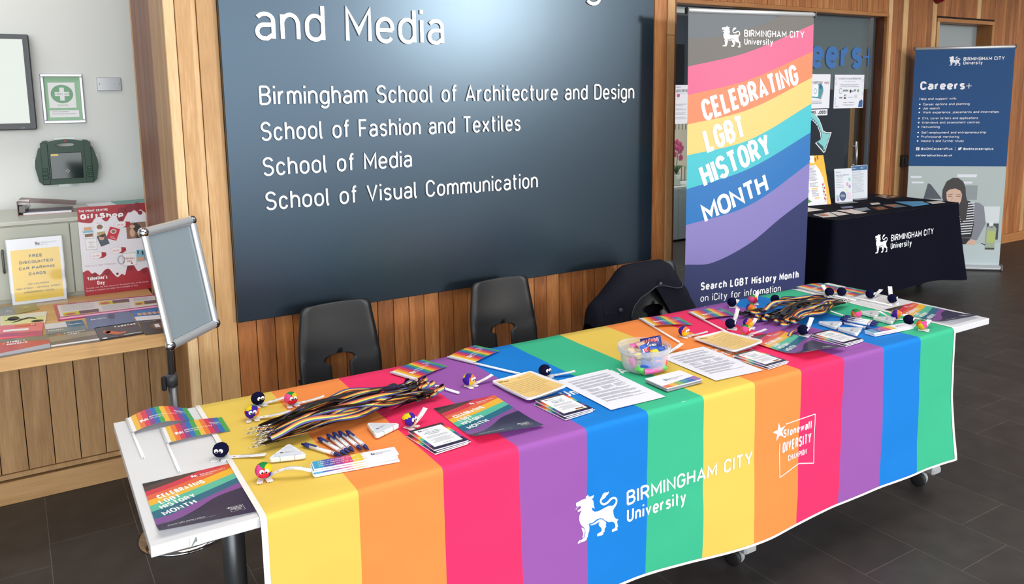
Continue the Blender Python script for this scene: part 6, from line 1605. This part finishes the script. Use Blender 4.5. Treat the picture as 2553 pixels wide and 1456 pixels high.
fs += [[i + n + hN, (i + 1) % n + n + hN, (i + 1) % n, i] for i in range(n)] + [[n + i, n + (i + 1) % hN, n + (i + 1) % hN + n + hN, n + i + n + hN] for i in range(hN)]
mb.add(V, fs, FGR); mb.build('case', parent=fb, bevel=.004)
MB().box((-.080, -.066, .030), (.074, -.0625, .172), mat('window_dark', (10, 34, 30), .08, 0, .6), bev=.002).build('clear_window', parent=fb)
for sx in (-1, 1):
    MB().box((sx * .104 - .017, -.068, .004), (sx * .104 + .017, -.0625, .228), FGR, bev=.002).build('side_band', parent=fb)
    for k in range(3): MB().box((sx * .108 - .014, -.073, .032 + k * .022), (sx * .108 + .014, -.0685, .048 + k * .022), FGR, bev=.003).build('latch_rib', parent=fb)
g = G(); g.rect(-.074, .156, -.040, .166, ink('label_yellow', (236, 206, 110)), 1); g.rect(-.006, .231, .004, .239, RED, 1); g.rect(-.004, .062, .002, .082, PALEGREY, 1); g.rect(-.011, .069, .009, .075, PALEGREY, 1)
g.build_into(MB(), upright(-.0665)).build('labels', parent=fb)
for a, b in (((-.05, -.011, -.022), (.052, -.001, .03)), ((-.055, -.011, .23), (.055, -.001, .256)), ((.14, -.011, .07), (.172, -.001, .16)), ((-.165, -.011, .10), (-.14, -.001, .145))): MB().box(a, b, CLEAR, bev=.003).build('wall_bracket', parent=fb)

# ================================================================ careers side
# --- notices on the glass
YN = YG - .0012
def glass_poster(label, x0, x1, z0, z1, deco, cat='poster', name='poster', group='notices on the glass'):
    o = thing(name, label, cat, ((x0 + x1) / 2, YN, z0), 0, group)
    W, H = x1 - x0, z1 - z0
    mb = MB().box((-W / 2, -.0008, 0), (W / 2, .0, H), PAPER); g = G(); deco(g, W, H); g.build_into(mb, lambda x, y, h: (x - W / 2, -.0008 - h, y)).build('printed_sheet', parent=o); return o
CARB = ink('careers_blue', (40, 96, 150), .5); CTEAL = ink('careers_teal', (70, 150, 160), .5)
def d_refresh(g, W, H):
    g.text('Careers+', .03, H - .022, .055, .012, CARB, 1); lion(g, .165, H - .024, .014, GREY, 1)
    g.text('2020 REFRESH', .03, H - .056, .155, .022, BLACK, 1, bold=.01); g.line(.03, H - .066, .19, H - .066, .0012, CARB); g.poly([(.04, H - .07), (.075, H - .07), (.07, H - .092), (.045, H - .092)], ink('cup_rose', (196, 70, 100)), 1); g.ring(.058, H - .10, .012, .010, .002, PALEGREY, 1)
    for k in range(4): g.lines(.03, H - .165 - k * .034, .15, H - .145 - k * .034, 3, GREY, 1, .3, k)
    g.disc(.178, .09, .012, .012, ink('apple_red', (206, 60, 70)), 1); g.poly([(.15, .0), (.165, .04), (.20, .05), (.20, .0)], ink('corner_yellow', (226, 190, 90)), 1)
glass_poster('white 2020 REFRESH poster on the glass left of the rainbow banner', 4.385, 4.590, 1.437, 1.737, d_refresh)
def d_cv(g, W, H):
    g.text('CREATIVE CV COMPETITION', .06, H - .085, .255, .024, BLACK, 1, bold=.0); g.disc(.35, H - .075, .009, .011, GREY, 1); g.disc(.375, H - .075, .008, .012, RED, 1); g.line(.395, H - .088, .405, H - .062, .006, BLACK)
    g.disc(.28, .155, .05, .065, CTEAL, 1); g.rect(.19, .105, .262, .205, WHITE, 2); g.ring(.22, .152, .020, .024, .004, CARB, 3); g.poly([(.17, .098), (.30, .086), (.30, .098), (.17, .108)], CTEAL, 3); g.disc(.29, .19, .018, .02, CARB, 3); g.poly([(.30, .10), (.325, .16), (.31, .09), (.28, .07)], LSKIN, 3)
    g.lines(.10, .035, .32, .066, 3, GREY, 1, .35, 4)
glass_poster('white CV COMPETITION poster on the glass beside the rainbow banner', 5.845, 6.266, 1.525, 1.825, d_cv)
def d_fair(g, W, H):
    g.text('PLACEMENT & VOLUNTEERING FAIR', W / 2, H - .042, .32, .017, ink('fair_grey', (80, 96, 110)), 1, al='c', bold=.01); g.text('at the careers centre', W / 2, H - .062, .17, .008, GREY, 1, al='c')
    g.lines(.07, H - .115, .36, H - .084, 3, GREY, 1, .3, 5, al='c')
    g.ring(.09, .155, .024, .026, .006, FG2, 1); g.rect(.125, .150, .20, .166, GREY, 1); g.disc(.232, .152, .014, .015, BLACK, 1); g.rect(.25, .146, .275, .158, GREY, 1); g.rect(.28, .15, .31, .17, GREY, 1); g.text('H', .330, .138, .024, .036, ink('badge_green', (60, 150, 70)), 1, bold=.06)
    g.text('mac', .075, .088, .046, .018, BLACK, 1, bold=.06); g.rect(.142, .084, .17, .122, BLACK, 1); g.disc(.157, .106, .009, .010, WHITE, 2); g.text('boulder', .20, .092, .07, .012, CTEAL, 1); g.rect(.29, .09, .33, .12, ink('fair_pale', (206, 208, 214)), 1)
    g.text('MONDAY 17 FEBRUARY', W / 2, .046, .16, .010, BLACK, 1, al='c', bold=.01); g.lines(.12, .018, .30, .036, 2, GREY, 1, .3, 2, al='c'); g.text('Careers+', .015, .014, .055, .012, CARB, 1)
    g.poly([(W - .072, .006), (W - .008, .006), (W - .008, .066), (W - .022, .070), (W - .03, .082), (W - .04, .070), (W - .062, .060)], CARB, 1)
    for x, y in ((.02, H - .035), (.022, H - .075), (.018, .085), (.02, .05), (W - .018, H - .05), (W - .014, .13)): g.ring(x, y, .009, .014, .002, CARB, 1)
glass_poster('white PLACEMENT & VOLUNTEERING FAIR poster on the glass, rightmost of the notices', 6.326, 6.750, 1.521, 1.820, d_fair)
glass_poster('white JOBS, JOBS! strip on the glass above the teal arrow', 5.83, 6.244, 1.464, 1.517, lambda g, W, H: (g.text('JOBS, JOBS, JOBS!', .02, .012, W - .035, .030, BLACK, 1, bold=.05),), 'sign', 'jobs_strip')
ar = thing('paper_arrow', 'teal cardboard arrow with white outline pointing down on the glass', 'arrow', (6.13, YN, 1.30), 0, 'notices on the glass')
OA = [(-.22, .215), (-.16, .215), (-.10, .205), (-.04, .172), (.01, .125), (.05, .065), (.066, .028), (.12, .010), (.185, .010), (.106, -.165), (.085, -.172), (-.036, -.080), (.040, -.050), (.025, .010), (-.02, .075), (-.08, .118), (-.15, .138), (-.22, .140)]
def inset(P, d):
    n = len(P); out = []
    for i in range(n):
        a, b, c = Vector(P[i - 1]), Vector(P[i]), Vector(P[(i + 1) % n]); n1 = Vector((b.y - a.y, a.x - b.x)).normalized(); n2 = Vector((c.y - b.y, b.x - c.x)).normalized(); m_ = (n1 + n2)
        m_ = m_ / max(.5, m_.length_squared / 2) if m_.length > .2 else n1; out.append(tuple(b - m_ * d * -1))
    return out
AR2 = inset(OA, -.009) if sum(OA[i - 1][0] * OA[i][1] - OA[i][0] * OA[i - 1][1] for i in range(len(OA))) > 0 else inset(OA, .009)
g = G(); g.poly(OA, WHITE, 1); g.poly(AR2, ink('arrow_outline', (24, 54, 66)), 2)
TEA = ink('arrow_teal', (128, 200, 200), .5); TED = ink('arrow_dark_teal', (40, 120, 134), .5)
C1 = [(-.21, .203), (-.15, .200), (-.09, .188), (-.035, .158), (.012, .112), (.048, .052), (.060, .016), (.115, -.004), (.165, -.002), (.095, -.148), (.085, -.150), (.070, -.110), (-.010, -.070), (.055, -.040), (.040, .014), (-.010, .082), (-.075, .130), (-.15, .152), (-.21, .155)]
g.poly(C1, TEA, 3)
for k in range(9):
    u = k / 8; x0, y0 = -.19 + .20 * u, .150 - .11 * u ** 2; g.line(x0, y0, x0 + .012, y0 + .016, .010, TED, 4)
for k in range(7): u = k / 6; x0, y0 = -.012 + .085 * u, -.080 - .065 * u; g.line(x0, y0, x0 + .004, y0 + .022, .008, TED, 4)
g.build_into(MB(), upright(0), .0005).build('arrow_card', parent=ar)
# --- table with the navy cloth
def tz(z): return z
ctab = thing('folding_table', 'white folding table hidden under the plain navy cloth', 'table', (5.905, 4.13, 0), 0)
MB().box((-.80, -.39, HT - .026), (.80, .39, HT - .002), TW).build('tabletop', parent=ctab)
for lx in (-.5, .62):
    MB().tube([(lx, 0, .09), (lx, 0, HT - .03)], .03, 16, LEGM).build('leg', parent=ctab)
    f = MB().box((lx - .03, -.33, .078), (lx + .03, .33, .112), LEGM, bev=.006).build('foot', parent=ctab)
    for y in (-.16, .30): castor(f, lx + .055, y, .6)
nc_ = thing('tablecloth', 'plain navy tablecloth with a white lion crest over the far table', 'tablecloth', (5.905, 4.13, 0), 0)
NAVYC = add_bump(mat('navy_cloth', (10, 12, 26), .9, 0, .1), 600, .15, .0006, 2)
hx, hy, rc = .815, .405, .03
loop = []
for cx, cy, a0 in ((hx - rc, -hy + rc, -90), (hx - rc, hy - rc, 0), (-hx + rc, hy - rc, 90), (-hx + rc, -hy + rc, 180)):
    for k in range(7): a = math.radians(a0 + 15 * k); loop.append((cx + rc * math.cos(a), cy + rc * math.sin(a), math.cos(a), math.sin(a)))
full = []
for i in range(len(loop)):
    p, q = loop[i], loop[(i + 1) % len(loop)]; d = math.hypot(q[0] - p[0], q[1] - p[1]); m_ = max(1, int(d / .05))
    for k in range(m_): u = k / m_; full.append(tuple(p[j] + (q[j] - p[j]) * u for j in range(4)))
rowsz = [HT + .002, HT - .002, HT - .012] + [HT - .012 - .62 * (k + 1) / 14 for k in range(14)]
def nav(i, z):
    x, y, nx_, ny_ = full[i % len(full)]; k = max(0, (HT - z) / .63)
    corner = max(0, 1 - min(abs(x - hx) + abs(y + hy), abs(x - hx) + abs(y - hy), abs(x + hx) + abs(y + hy)) / .22)
    off = .004 + .012 * k + .085 * k ** 1.3 * corner + .010 * k * math.sin(x * 11 + y * 17)
    zz = z + (0 if z > HT - .02 else k * (.05 * max(0, -.45 - x) - .0 + .012 * math.sin(x * 5)))
    return (x + nx_ * off, y + ny_ * off, zz)
mb = MB(); n = len(full)
V = [nav(i, z) for z in rowsz for i in range(n)]
mb.add(V, [[(j + 1) * n + i, (j + 1) * n + (i + 1) % n, j * n + (i + 1) % n, j * n + i] for j in range(len(rowsz) - 1) for i in range(n)], NAVYC, smooth=True)
mb.add([(p[0], p[1], HT + .002) for p in full], [list(range(n))], NAVYC)
g = G(); crest(g, -.345, .431, .154, CW, 1, bold=.012)
fl = g.build_into(MB(), flat(), 0); v_, f_ = subdivide(fl, .05)
def nf_(x, z):
    k = max(0, (HT - z) / .63); off = .004 + .012 * k + .010 * k * math.sin(x * 11 + (-hy) * 17)
    return (x, -hy - off - .004, z)
mb.add([nf_(p.x, p.y) for p in v_], f_, CW)
mb.build('navy_fabric', parent=nc_)
# papers and cards on it
ZT = HT + .0028
def ncard(label, P, m, deco=None, name='card', cat='card', th=.0012):
    cx, cy = sum(p[0] for p in P) / 4, sum(p[1] for p in P) / 4
    o = thing(name, label, cat, (cx, cy, ZT), 0, 'cards on the navy cloth'); f0 = quad_map([(p[0] - cx, p[1] - cy) for p in P], 0); mb = MB()
    V = [f0(x, y, h) for h in (0, th) for x, y in ((0, 0), (1, 0), (1, 1), (0, 1))]
    mb.add(V, [[0, 3, 2, 1], [4, 5, 6, 7], [0, 1, 5, 4], [1, 2, 6, 5], [2, 3, 7, 6], [3, 0, 4, 7]], m)
    if deco: g = G(); deco(g); g.build_into(mb, lambda x, y, h: f0(x, y, h + th), .0006)
    mb.build('printed_card', parent=o)
CREAM = ink('card_cream', (226, 214, 206), .5); CDARK = ink('card_dark', (54, 46, 46), .3); CBLU = ink('card_blue', (70, 150, 200), .4); CGRY = ink('card_grey', (112, 124, 138), .35)
ncard('white sheet at the left end of the navy cloth', [(5.30, 4.33), (5.498, 4.318), (5.470, 4.115), (5.27, 4.125)], CREAM, None, 'paper', 'paper')
ncard('small card with a dark picture at the front left of the navy cloth', [(5.186, 3.992), (5.394, 4.005), (5.262, 3.83), (5.132, 3.861)], CREAM, lambda g: (g.rect(.1, .3, .62, .95, CDARK, 1), g.disc(.45, .5, .18, .2, LORA, 2)))
ncard('cream card beside the dark picture card', [(5.400, 3.999), (5.470, 3.99), (5.43, 3.85), (5.30, 3.852)], CREAM)
ncard('larger cream card with a red heading in the front row', [(5.535, 4.045), (5.683, 4.008), (5.597, 3.813), (5.465, 3.827)], CREAM, lambda g: (g.rect(.35, .82, .75, .95, RED, 1),))
ncard('small blue grey card behind the cream cards', [(5.722, 4.146), (5.844, 4.123), (5.775, 4.060), (5.652, 4.071)], ink('card_bluegrey', (66, 84, 120), .35))
ncard('grey picture card in the middle of the front row', [(5.704, 4.011), (5.868, 4.005), (5.763, 3.896), (5.643, 3.897)], CGRY)
ncard('dark brown picture card with orange shapes in the front row', [(5.885, 3.989), (6.008, 3.964), (5.923, 3.844), (5.785, 3.846)], CDARK, lambda g: (g.disc(.4, .5, .14, .2, LORA, 1), g.disc(.7, .4, .1, .16, LORA, 1)))
ncard('small white business card in the middle of the navy cloth', [(6.099, 4.135), (6.199, 4.123), (6.13, 4.058), (6.025, 4.066)], CREAM)
ncard('orange and slate card left of the blue leaflets', [(6.09, 4.008), (6.226, 3.984), (6.162, 3.842), (6.024, 3.864)], CGRY, lambda g: (g.disc(.3, .6, .25, .25, LORA, 1),))
ncard('bright blue leaflets fanned out on the navy cloth', [(6.339, 4.058), (6.530, 3.938), (6.420, 3.812), (6.196, 3.819)], CBLU, lambda g: (g.line(.1, .55, .9, .45, .02, ink('card_blue_dark', (40, 110, 160), .4), 1),), 'leaflet', 'leaflet', .004)
ncard('cream card at the right end of the navy cloth', [(6.545, 3.912), (6.685, 3.868), (6.622, 3.790), (6.470, 3.812)], CREAM)
ncard('dark photo leaflet at the back right of the navy cloth', [(6.560, 4.410), (6.690, 4.440), (6.690, 4.218), (6.478, 4.225)], CDARK, lambda g: (g.rect(.1, .3, .35, .5, PALEGREY, 1), g.rect(.5, .55, .8, .75, PALEGREY, 1), g.rect(.55, .15, .85, .35, LSKIN, 1)), 'leaflet', 'leaflet')
# standing signs on the navy cloth
def d_yel():
    W, H = .300, .42; g = G(); YE = ink('poster_yellow', (238, 204, 30), .4); LE = ink('leaf_green', (70, 140, 60), .5)
    g.poly([(.20, H), (W, H), (W, 0), (.255, 0), (.270, .12), (.262, .22), (.235, .30), (.20, .345), (.16, .36), (.12, .375), (.02, .41), (.02, .395), (.12, .35), (.17, .335), (.19, .35)], YE, 1)
    for x, y in ((.15, .40), (.21, .385), (.235, .40), (.10, .355)): g.disc(x, y, .008, .018, ink('leaf_rust', (170, 76, 50), .5), 2)
    for k, (x, y, w) in enumerate(((.03, .335, .05), (.11, .335, .07), (.03, .25, .06), (.02, .16, .08), (.12, .135, .06), (.14, .055, .05))): g.rect(x, y, x + w, y + .009, YE, 2)
    for x, y, x1, y1 in ((.02, .27, .09, .325), (.11, .20, .20, .325), (.02, .18, .09, .24), (.11, .15, .20, .19), (.02, .10, .10, .15), (.12, .07, .19, .128)): g.lines(x, y, x1, y1, int((y1 - y) / .009), GREY, 2, .4, int(x * 99))
    for k in range(6): g.poly([(.0, .0 + k * .012), (.02 + .012 * k, .05 + .008 * k), (.05 + .012 * (5 - k), .035 + .012 * k)], LE, 2)
    for k in range(5): g.disc(.245 + .01 * (k % 2), .05 + .03 * k, .008, .010, RED, 3)
    for k in range(5): g.line(.235, .02 + .03 * k, .262, .05 + .035 * k, .003, LE, 2)
    return g, W, H
o = thing('easel_poster', 'white and yellow hand drawn leaf poster propped on the navy cloth', 'poster', (5.665, 4.327, ZT), (0, 0, -.19)); g, W, H = d_yel(); lm2 = Matrix.Rotation(-.28, 4, 'X')
sf_ = lambda x_, y_, h, W=W: lm2 @ Vector((x_ - W / 2, -h, y_))
g.build_into(card(sf_, W, H), sf_).build('printed_sheet', parent=o)
mb = MB(); mb.add([(-.03, .09, .30), (.03, .09, .30), (.03, .16, 0), (-.03, .16, 0)], [[0, 1, 2, 3]], PAPER); mb.build('easel_leg', parent=o)
o, sf_ = holder('sign_holder', 'white careers notice with pastel shields in a clear stand', 5.985, 4.300, .195, .285, -.15, .10, ZT, .06, 'clear sign stands on the navy cloth'); mb = card(sf_, .195, .285); g = G()
g.text('Careers+', .015, .250, .06, .014, CARB, 1); g.text('WHAT DO CAREERS DO?', .015, .225, .15, .010, ink('heading_violet', (90, 70, 130)), 1, bold=.02)
for k in range(5): g.lines(.018, .118 + .022 * k, .10, .132 + .022 * k, 2, GREY, 1, .3, k)
for x, y, c in ((.165, .19, (150, 206, 196)), (.14, .15, (230, 160, 190)), (.165, .13, (190, 150, 200)), (.135, .10, (236, 226, 180)), (.025, .05, (150, 206, 206)), (.03, .025, (236, 150, 170))): g.disc(x, y, .013, .016, ink('shield_%d' % c[1], c), 1)
g.disc(.085, .052, .038, .040, ink('disc_navy', (36, 66, 120)), 1, 28); g.lines(.06, .04, .11, .064, 3, WHITE, 2, .35, 3); g.lines(.13, .02, .175, .08, 6, PINKLIGHT, 1)
g.build_into(mb, sf_).build('printed_card', parent=o)
o, sf_ = holder('sign_holder', 'white notice with a dark blue heading in a clear stand', 6.300, 4.375, .205, .290, -.08, .06, ZT, .06, 'clear sign stands on the navy cloth'); mb = card(sf_, .205, .290); g = G()
g.rect(.004, .248, .201, .286, CARB, 1); g.text('Careers+', .014, .261, .05, .012, WHITE, 2); g.text('BIRMINGHAM CITY', .135, .270, .055, .005, WHITE, 2); g.text('University', .135, .262, .026, .005, WHITE, 2); lion(g, .118, .259, .016, WHITE, 2)
g.text('Opening times and support', .016, .230, .11, .007, BLACK, 1, bold=.02); g.lines(.016, .05, .16, .218, 17, PALEGREY, 1, .35, 9)
g.build_into(mb, sf_).build('printed_card', parent=o)
# --- blue careers banner
cbn, CW_ = pullup('pull_up_banner', 'blue Careers+ pull-up banner with a photo of a woman writing', Vector((7.158, 4.471, 0)), Vector((7.75, 3.893, 0)), 2.05, 0, 'pull-up banners')
csf = lambda x, y, h: (x - CW_ / 2, -.004 - h, y)
BB = mat('vinyl_careers_blue', (10, 70, 124), .55, 0, .3); mb = MB()
def crect(x0, y0, x1, y1, m, l=0): g.rect(x0, y0, x1, y1, m, l)
PI_ = lambda n, c: vinyl('photo_' + n, c)
g = G(); g.rect(0, .972, CW_, 2.04, BB, 0); g.rect(0, .045, CW_, .972, PI_('wall', (176, 188, 186)), 0)
g.poly([(0, .045), (CW_, .045), (CW_, .262), (.50, .236), (0, .26)], PI_('desk', (186, 200, 202)), 1)
for x0, y0, x1, y1 in ((.419, .870, .589, .897), (.463, .812, .556, .829), (.02, .86, .12, .878), (.03, .81, .14, .826)): g.poly([(x0, y1), (x1, y1), (x1 - .006, y0), (x0 + .006, y0)], PI_('lights', (226, 228, 236)), 1)
g.rect(.499, .66, .600, .795, PI_('door', (140, 150, 152)), 1); g.poly([(.144, .663), (.175, .811), (.200, .800), (.303, .665)], PI_('boards', (74, 78, 88)), 1); g.rect(.62, .45, .80, .60, PI_('pale', (214, 220, 222)), 1); g.rect(.70, .29, .80, .44, PI_('dark', (62, 66, 70)), 1)
JK = PI_('jacket', (130, 132, 142)); DK = PI_('stripe_black', (26, 26, 32)); SKN = PI_('skin', (214, 178, 156)); HR = PI_('hair', (52, 44, 44))
g.poly([(.40, .30), (.60, .27), (.628, .285), (.69, .44), (.665, .60), (.625, .63), (.56, .64), (.46, .50)], JK, 2)
g.poly([(.30, .45), (.36, .30), (.575, .305), (.590, .43), (.575, .60), (.545, .645), (.50, .66), (.40, .60)], DK, 3)
for k in range(13):
    y = .325 + k * .024; x0 = .37 + .005 * k; x1 = min(.585, .57 + .004 * k); g.poly([(x0, y - .006), (x1, y + .016), (x1, y + .026), (x0, y + .004)], PI_('stripe_white', (220, 220, 226)), 4)
g.poly([(.387, .865), (.43, .863), (.475, .83), (.497, .78), (.505, .70), (.53, .62), (.52, .48), (.48, .44), (.455, .55), (.33, .62), (.305, .68), (.305, .75), (.335, .83)], HR, 5)
g.poly([(.338, .73), (.36, .752), (.41, .765), (.455, .745), (.472, .71), (.468, .65), (.445, .60), (.405, .58), (.365, .62), (.342, .67)], SKN, 6)
for x in (.352, .424): g.line(x, .690, x + .036, .692, .005, HR, 7); g.line(x - .002, .705, x + .040, .712, .004, HR, 7)
g.line(.392, .68, .386, .645, .004, PI_('skin_shade', (180, 140, 120)), 7); g.line(.384, .622, .424, .624, .006, PI_('lips', (176, 96, 96)), 7)
g.poly([(.53, .238), (.545, .262), (.575, .290), (.612, .280), (.622, .255), (.610, .236)], SKN, 6); g.poly([(.45, .236), (.50, .30), (.57, .30), (.53, .24)], DK, 5)
g.rect(.718, .395, .754, .455, PI_('cap', (226, 230, 232)), 5); g.poly([(.700, .40), (.715, .418), (.765, .418), (.782, .395), (.776, .200), (.698, .200)], PI_('bottle', (160, 172, 150)), 5); g.rect(.706, .26, .775, .37, PI_('juice', (176, 190, 110)), 6); g.rect(.698, .195, .776, .212, PI_('base', (60, 62, 40)), 6); g.line(.665, .252, .700, .236, .008, DK, 5)
T_ = VW
lion(g, .288, 1.890, .088, T_, 2); g.text('BIRMINGHAM CITY', .409, 1.934, .338, .033, T_, 2, bold=.012); g.text('University', .410, 1.899, .158, .030, T_, 2, bold=.012)
g.text('Careers', .059, 1.675, .378, .080, T_, 2, bold=.035); g.line(.447, 1.706, .492, 1.706, .006, T_, 2); g.line(.469, 1.683, .469, 1.729, .006, T_, 3)
g.text('Help and support with:', .060, 1.584, .312, .021, T_, 2)
for st, y, w in (('Career options and planning', 1.534, .392), ('Job search', 1.497, .143), ('Work experience, placements and internships', 1.460, .638), ('CVs, cover letters and applications', 1.406, .470), ('Interviews and assessment centres', 1.366, .485), ('Networking', 1.326, .153), ('Self-employment and entrepreneurship', 1.274, .545), ('Professional mentoring', 1.235, .322), ("Master's and further study", 1.196, .365)):
    g.text(st, .093, y, w, .021, T_, 2); g.disc(.064, y + .010, .007, .007, T_, 2)
g.rect(.055, 1.119, .083, 1.148, T_, 2); g.text('f', .064, 1.121, .012, .024, BB, 3, bold=.05); g.text('@ADMCareersPlus', .098, 1.122, .268, .023, T_, 2, bold=.02); g.line(.389, 1.115, .389, 1.148, .002, T_, 2)
g.poly([(.412, 1.122), (.424, 1.120), (.437, 1.127), (.442, 1.140), (.447, 1.146), (.440, 1.146), (.434, 1.150), (.428, 1.142), (.414, 1.147), (.416, 1.132)], T_, 2); g.text('@admcareersplus', .457, 1.122, .252, .023, T_, 2, bold=.02); g.text('careersplus.bcu.ac.uk', .055, 1.063, .313, .021, T_, 2, bold=.02)
g.build_into(MB(), csf, .0004).build('printed_sheet', parent=cbn)
# --- wall bits on the right
o = thing('wall_socket', 'small black switch box on the timber wall left of the blue banner', 'switch', (7.245, WC, 1.008)); MB().box((-.045, -.035, -.055), (.045, -.0005, .055), mat('switch_black', (20, 20, 20), .4), bev=.004).build('switch_body', parent=o); MB().box((-.02, -.038, -.03), (.02, -.0355, .03), mat('switch_face', (34, 34, 36), .3)).build('switch_face', parent=o)
o = thing('fire_sounder', 'dark red fire alarm sounder high on the timber wall', 'alarm', (7.65, WC, 2.55)); bm_ = MB(); bm_.lathe([(.055, -.0005), (.055, -.02), (.05, -.05), (.035, -.075), (.0, -.08)], 24, mat('alarm_red', (120, 18, 26), .35), axis='Y'); bm_.build('sounder_body', parent=o); MB().lathe([(.062, -.0004), (.062, -.012), (.055, -.0125)], 24, mat('alarm_base', (100, 14, 22), .4), axis='Y').build('sounder_base', parent=o)
# --- seen through the glass on the left
cp = thing('low_cupboard', 'pale grey low cupboard behind the glass under the pink orchid', 'cupboard', (6.55, 6.95, 0)); CUP = mat('cupboard_grey', (168, 178, 180), .5)
MB().box((-.70, -.19, .02), (.45, .25, .60), CUP).build('cupboard_body', parent=cp); MB().box((-.72, -.205, .602), (.47, .26, .63), mat('cupboard_top', (206, 208, 204), .4), bev=.003).build('cupboard_lid', parent=cp)
MB().box((-.70, -.208, .03), (-.146, -.191, .598), CUP, bev=.002).build('door', parent=cp); MB().box((-.142, -.208, .03), (.45, -.191, .598), CUP, bev=.002).build('door', parent=cp)
sc_ = thing('slatted_screen', 'cream slatted screen behind the orchid', 'screen', (6.55, 7.24, .632)); mb = MB().box((-.75, 0, 0), (.5, .02, .78), mat('screen_cream', (226, 216, 194), .6)); mb.build('panel', parent=sc_)
for k in range(22): MB().box((-.74 + k * .055, -.006, 0), (-.732 + k * .055, -.001, .16), STEEL).box((-.74 + k * .055, -.006, .62), (-.732 + k * .055, -.001, .78), STEEL).build('slat', parent=sc_)
bg_ = thing('dark_bag', 'dark rounded bag standing behind the orchid', 'bag', (6.42, 7.10, .632)); mb = MB(); mb.ball((0, 0, .33), 1, mat('bag_black', (22, 20, 20), .5), 20, 14, (.13, .07, .33)); mb.build('bag_body', parent=bg_); MB().ball((.05, -.055, .50), 1, mat('bag_brown', (96, 60, 40), .5), 12, 8, (.055, .02, .05)).build('flap', parent=bg_)
orc = thing('orchid', 'pink orchid in a clear glass pot behind the glass', 'plant', (6.475, 6.86, .632)); 
MB().lathe([(.0, .004), (.045, .004), (.055, .13), (.050, .13), (.042, .012), (.0, .012)], 24, mat('pot_glass', (206, 210, 200), .2)).build('pot', parent=orc)
LEAFM = mat('orchid_leaf', (58, 96, 58), .4); STM = mat('orchid_stem', (96, 110, 60), .5); PET = mat('orchid_petal', (222, 96, 140), .5); PETD = mat('orchid_lip', (160, 40, 84), .5)
for a, L_ in ((-.6, .12), (.4, .15), (1.4, .10), (2.8, .14), (3.8, .12)):
    mb = MB(); mb.grid(lambda u, v, a=a, L_=L_: ((v * L_) * math.cos(a) - (u - .5) * .05 * math.sin(PI * (v * .9 + .1)) * math.sin(a), (v * L_) * math.sin(a) + (u - .5) * .05 * math.sin(PI * (v * .9 + .1)) * math.cos(a), .13 + .09 * math.sin(v * 2.4) + .01 * abs(u - .5)), 4, 8, LEAFM); mb.build('leaf', parent=orc)
pth = [(.0, 0, .10), (.005, 0, .25), (.012, -.01, .38), (.0, -.015, .46), (-.03, -.02, .50), (-.06, -.02, .47)]
MB().tube(pth, .004, 8, STM).build('stem', parent=orc)
for x, y, z in ((-.03, -.03, .50), (.02, -.03, .47), (-.055, -.035, .44), (.045, -.03, .43), (-.06, -.03, .36), (.02, -.035, .40), (.035, -.03, .32), (-.02, -.035, .43)):
    mb = MB()
    for k in range(5):
        a = PI / 2 + k * 2 * PI / 5; mb.ball((x + .020 * math.cos(a), y - .002 * (k % 2), z + .020 * math.sin(a)), 1, PET, 8, 6, (.019, .005, .019))
    fl_ = mb.build('flower', parent=orc); MB().ball((x, y - .008, z - .003), 1, PETD, 8, 6, (.007, .006, .008)).build('lip', parent=fl_)
o = thing('dark_screen', 'black wall screen behind the glass left of the rainbow banner', 'screen', (7.45, 8.2, 1.80)); MB().box((-.6, -.05, 0), (.36, -.001, .53), mat('screen_black', (14, 16, 22), .3), bev=.004).build('screen_panel', parent=o); MB().box((-.58, -.053, .02), (.34, -.0505, .51), mat('screen_glass', (18, 20, 28), .15)).build('screen_glass', parent=o)
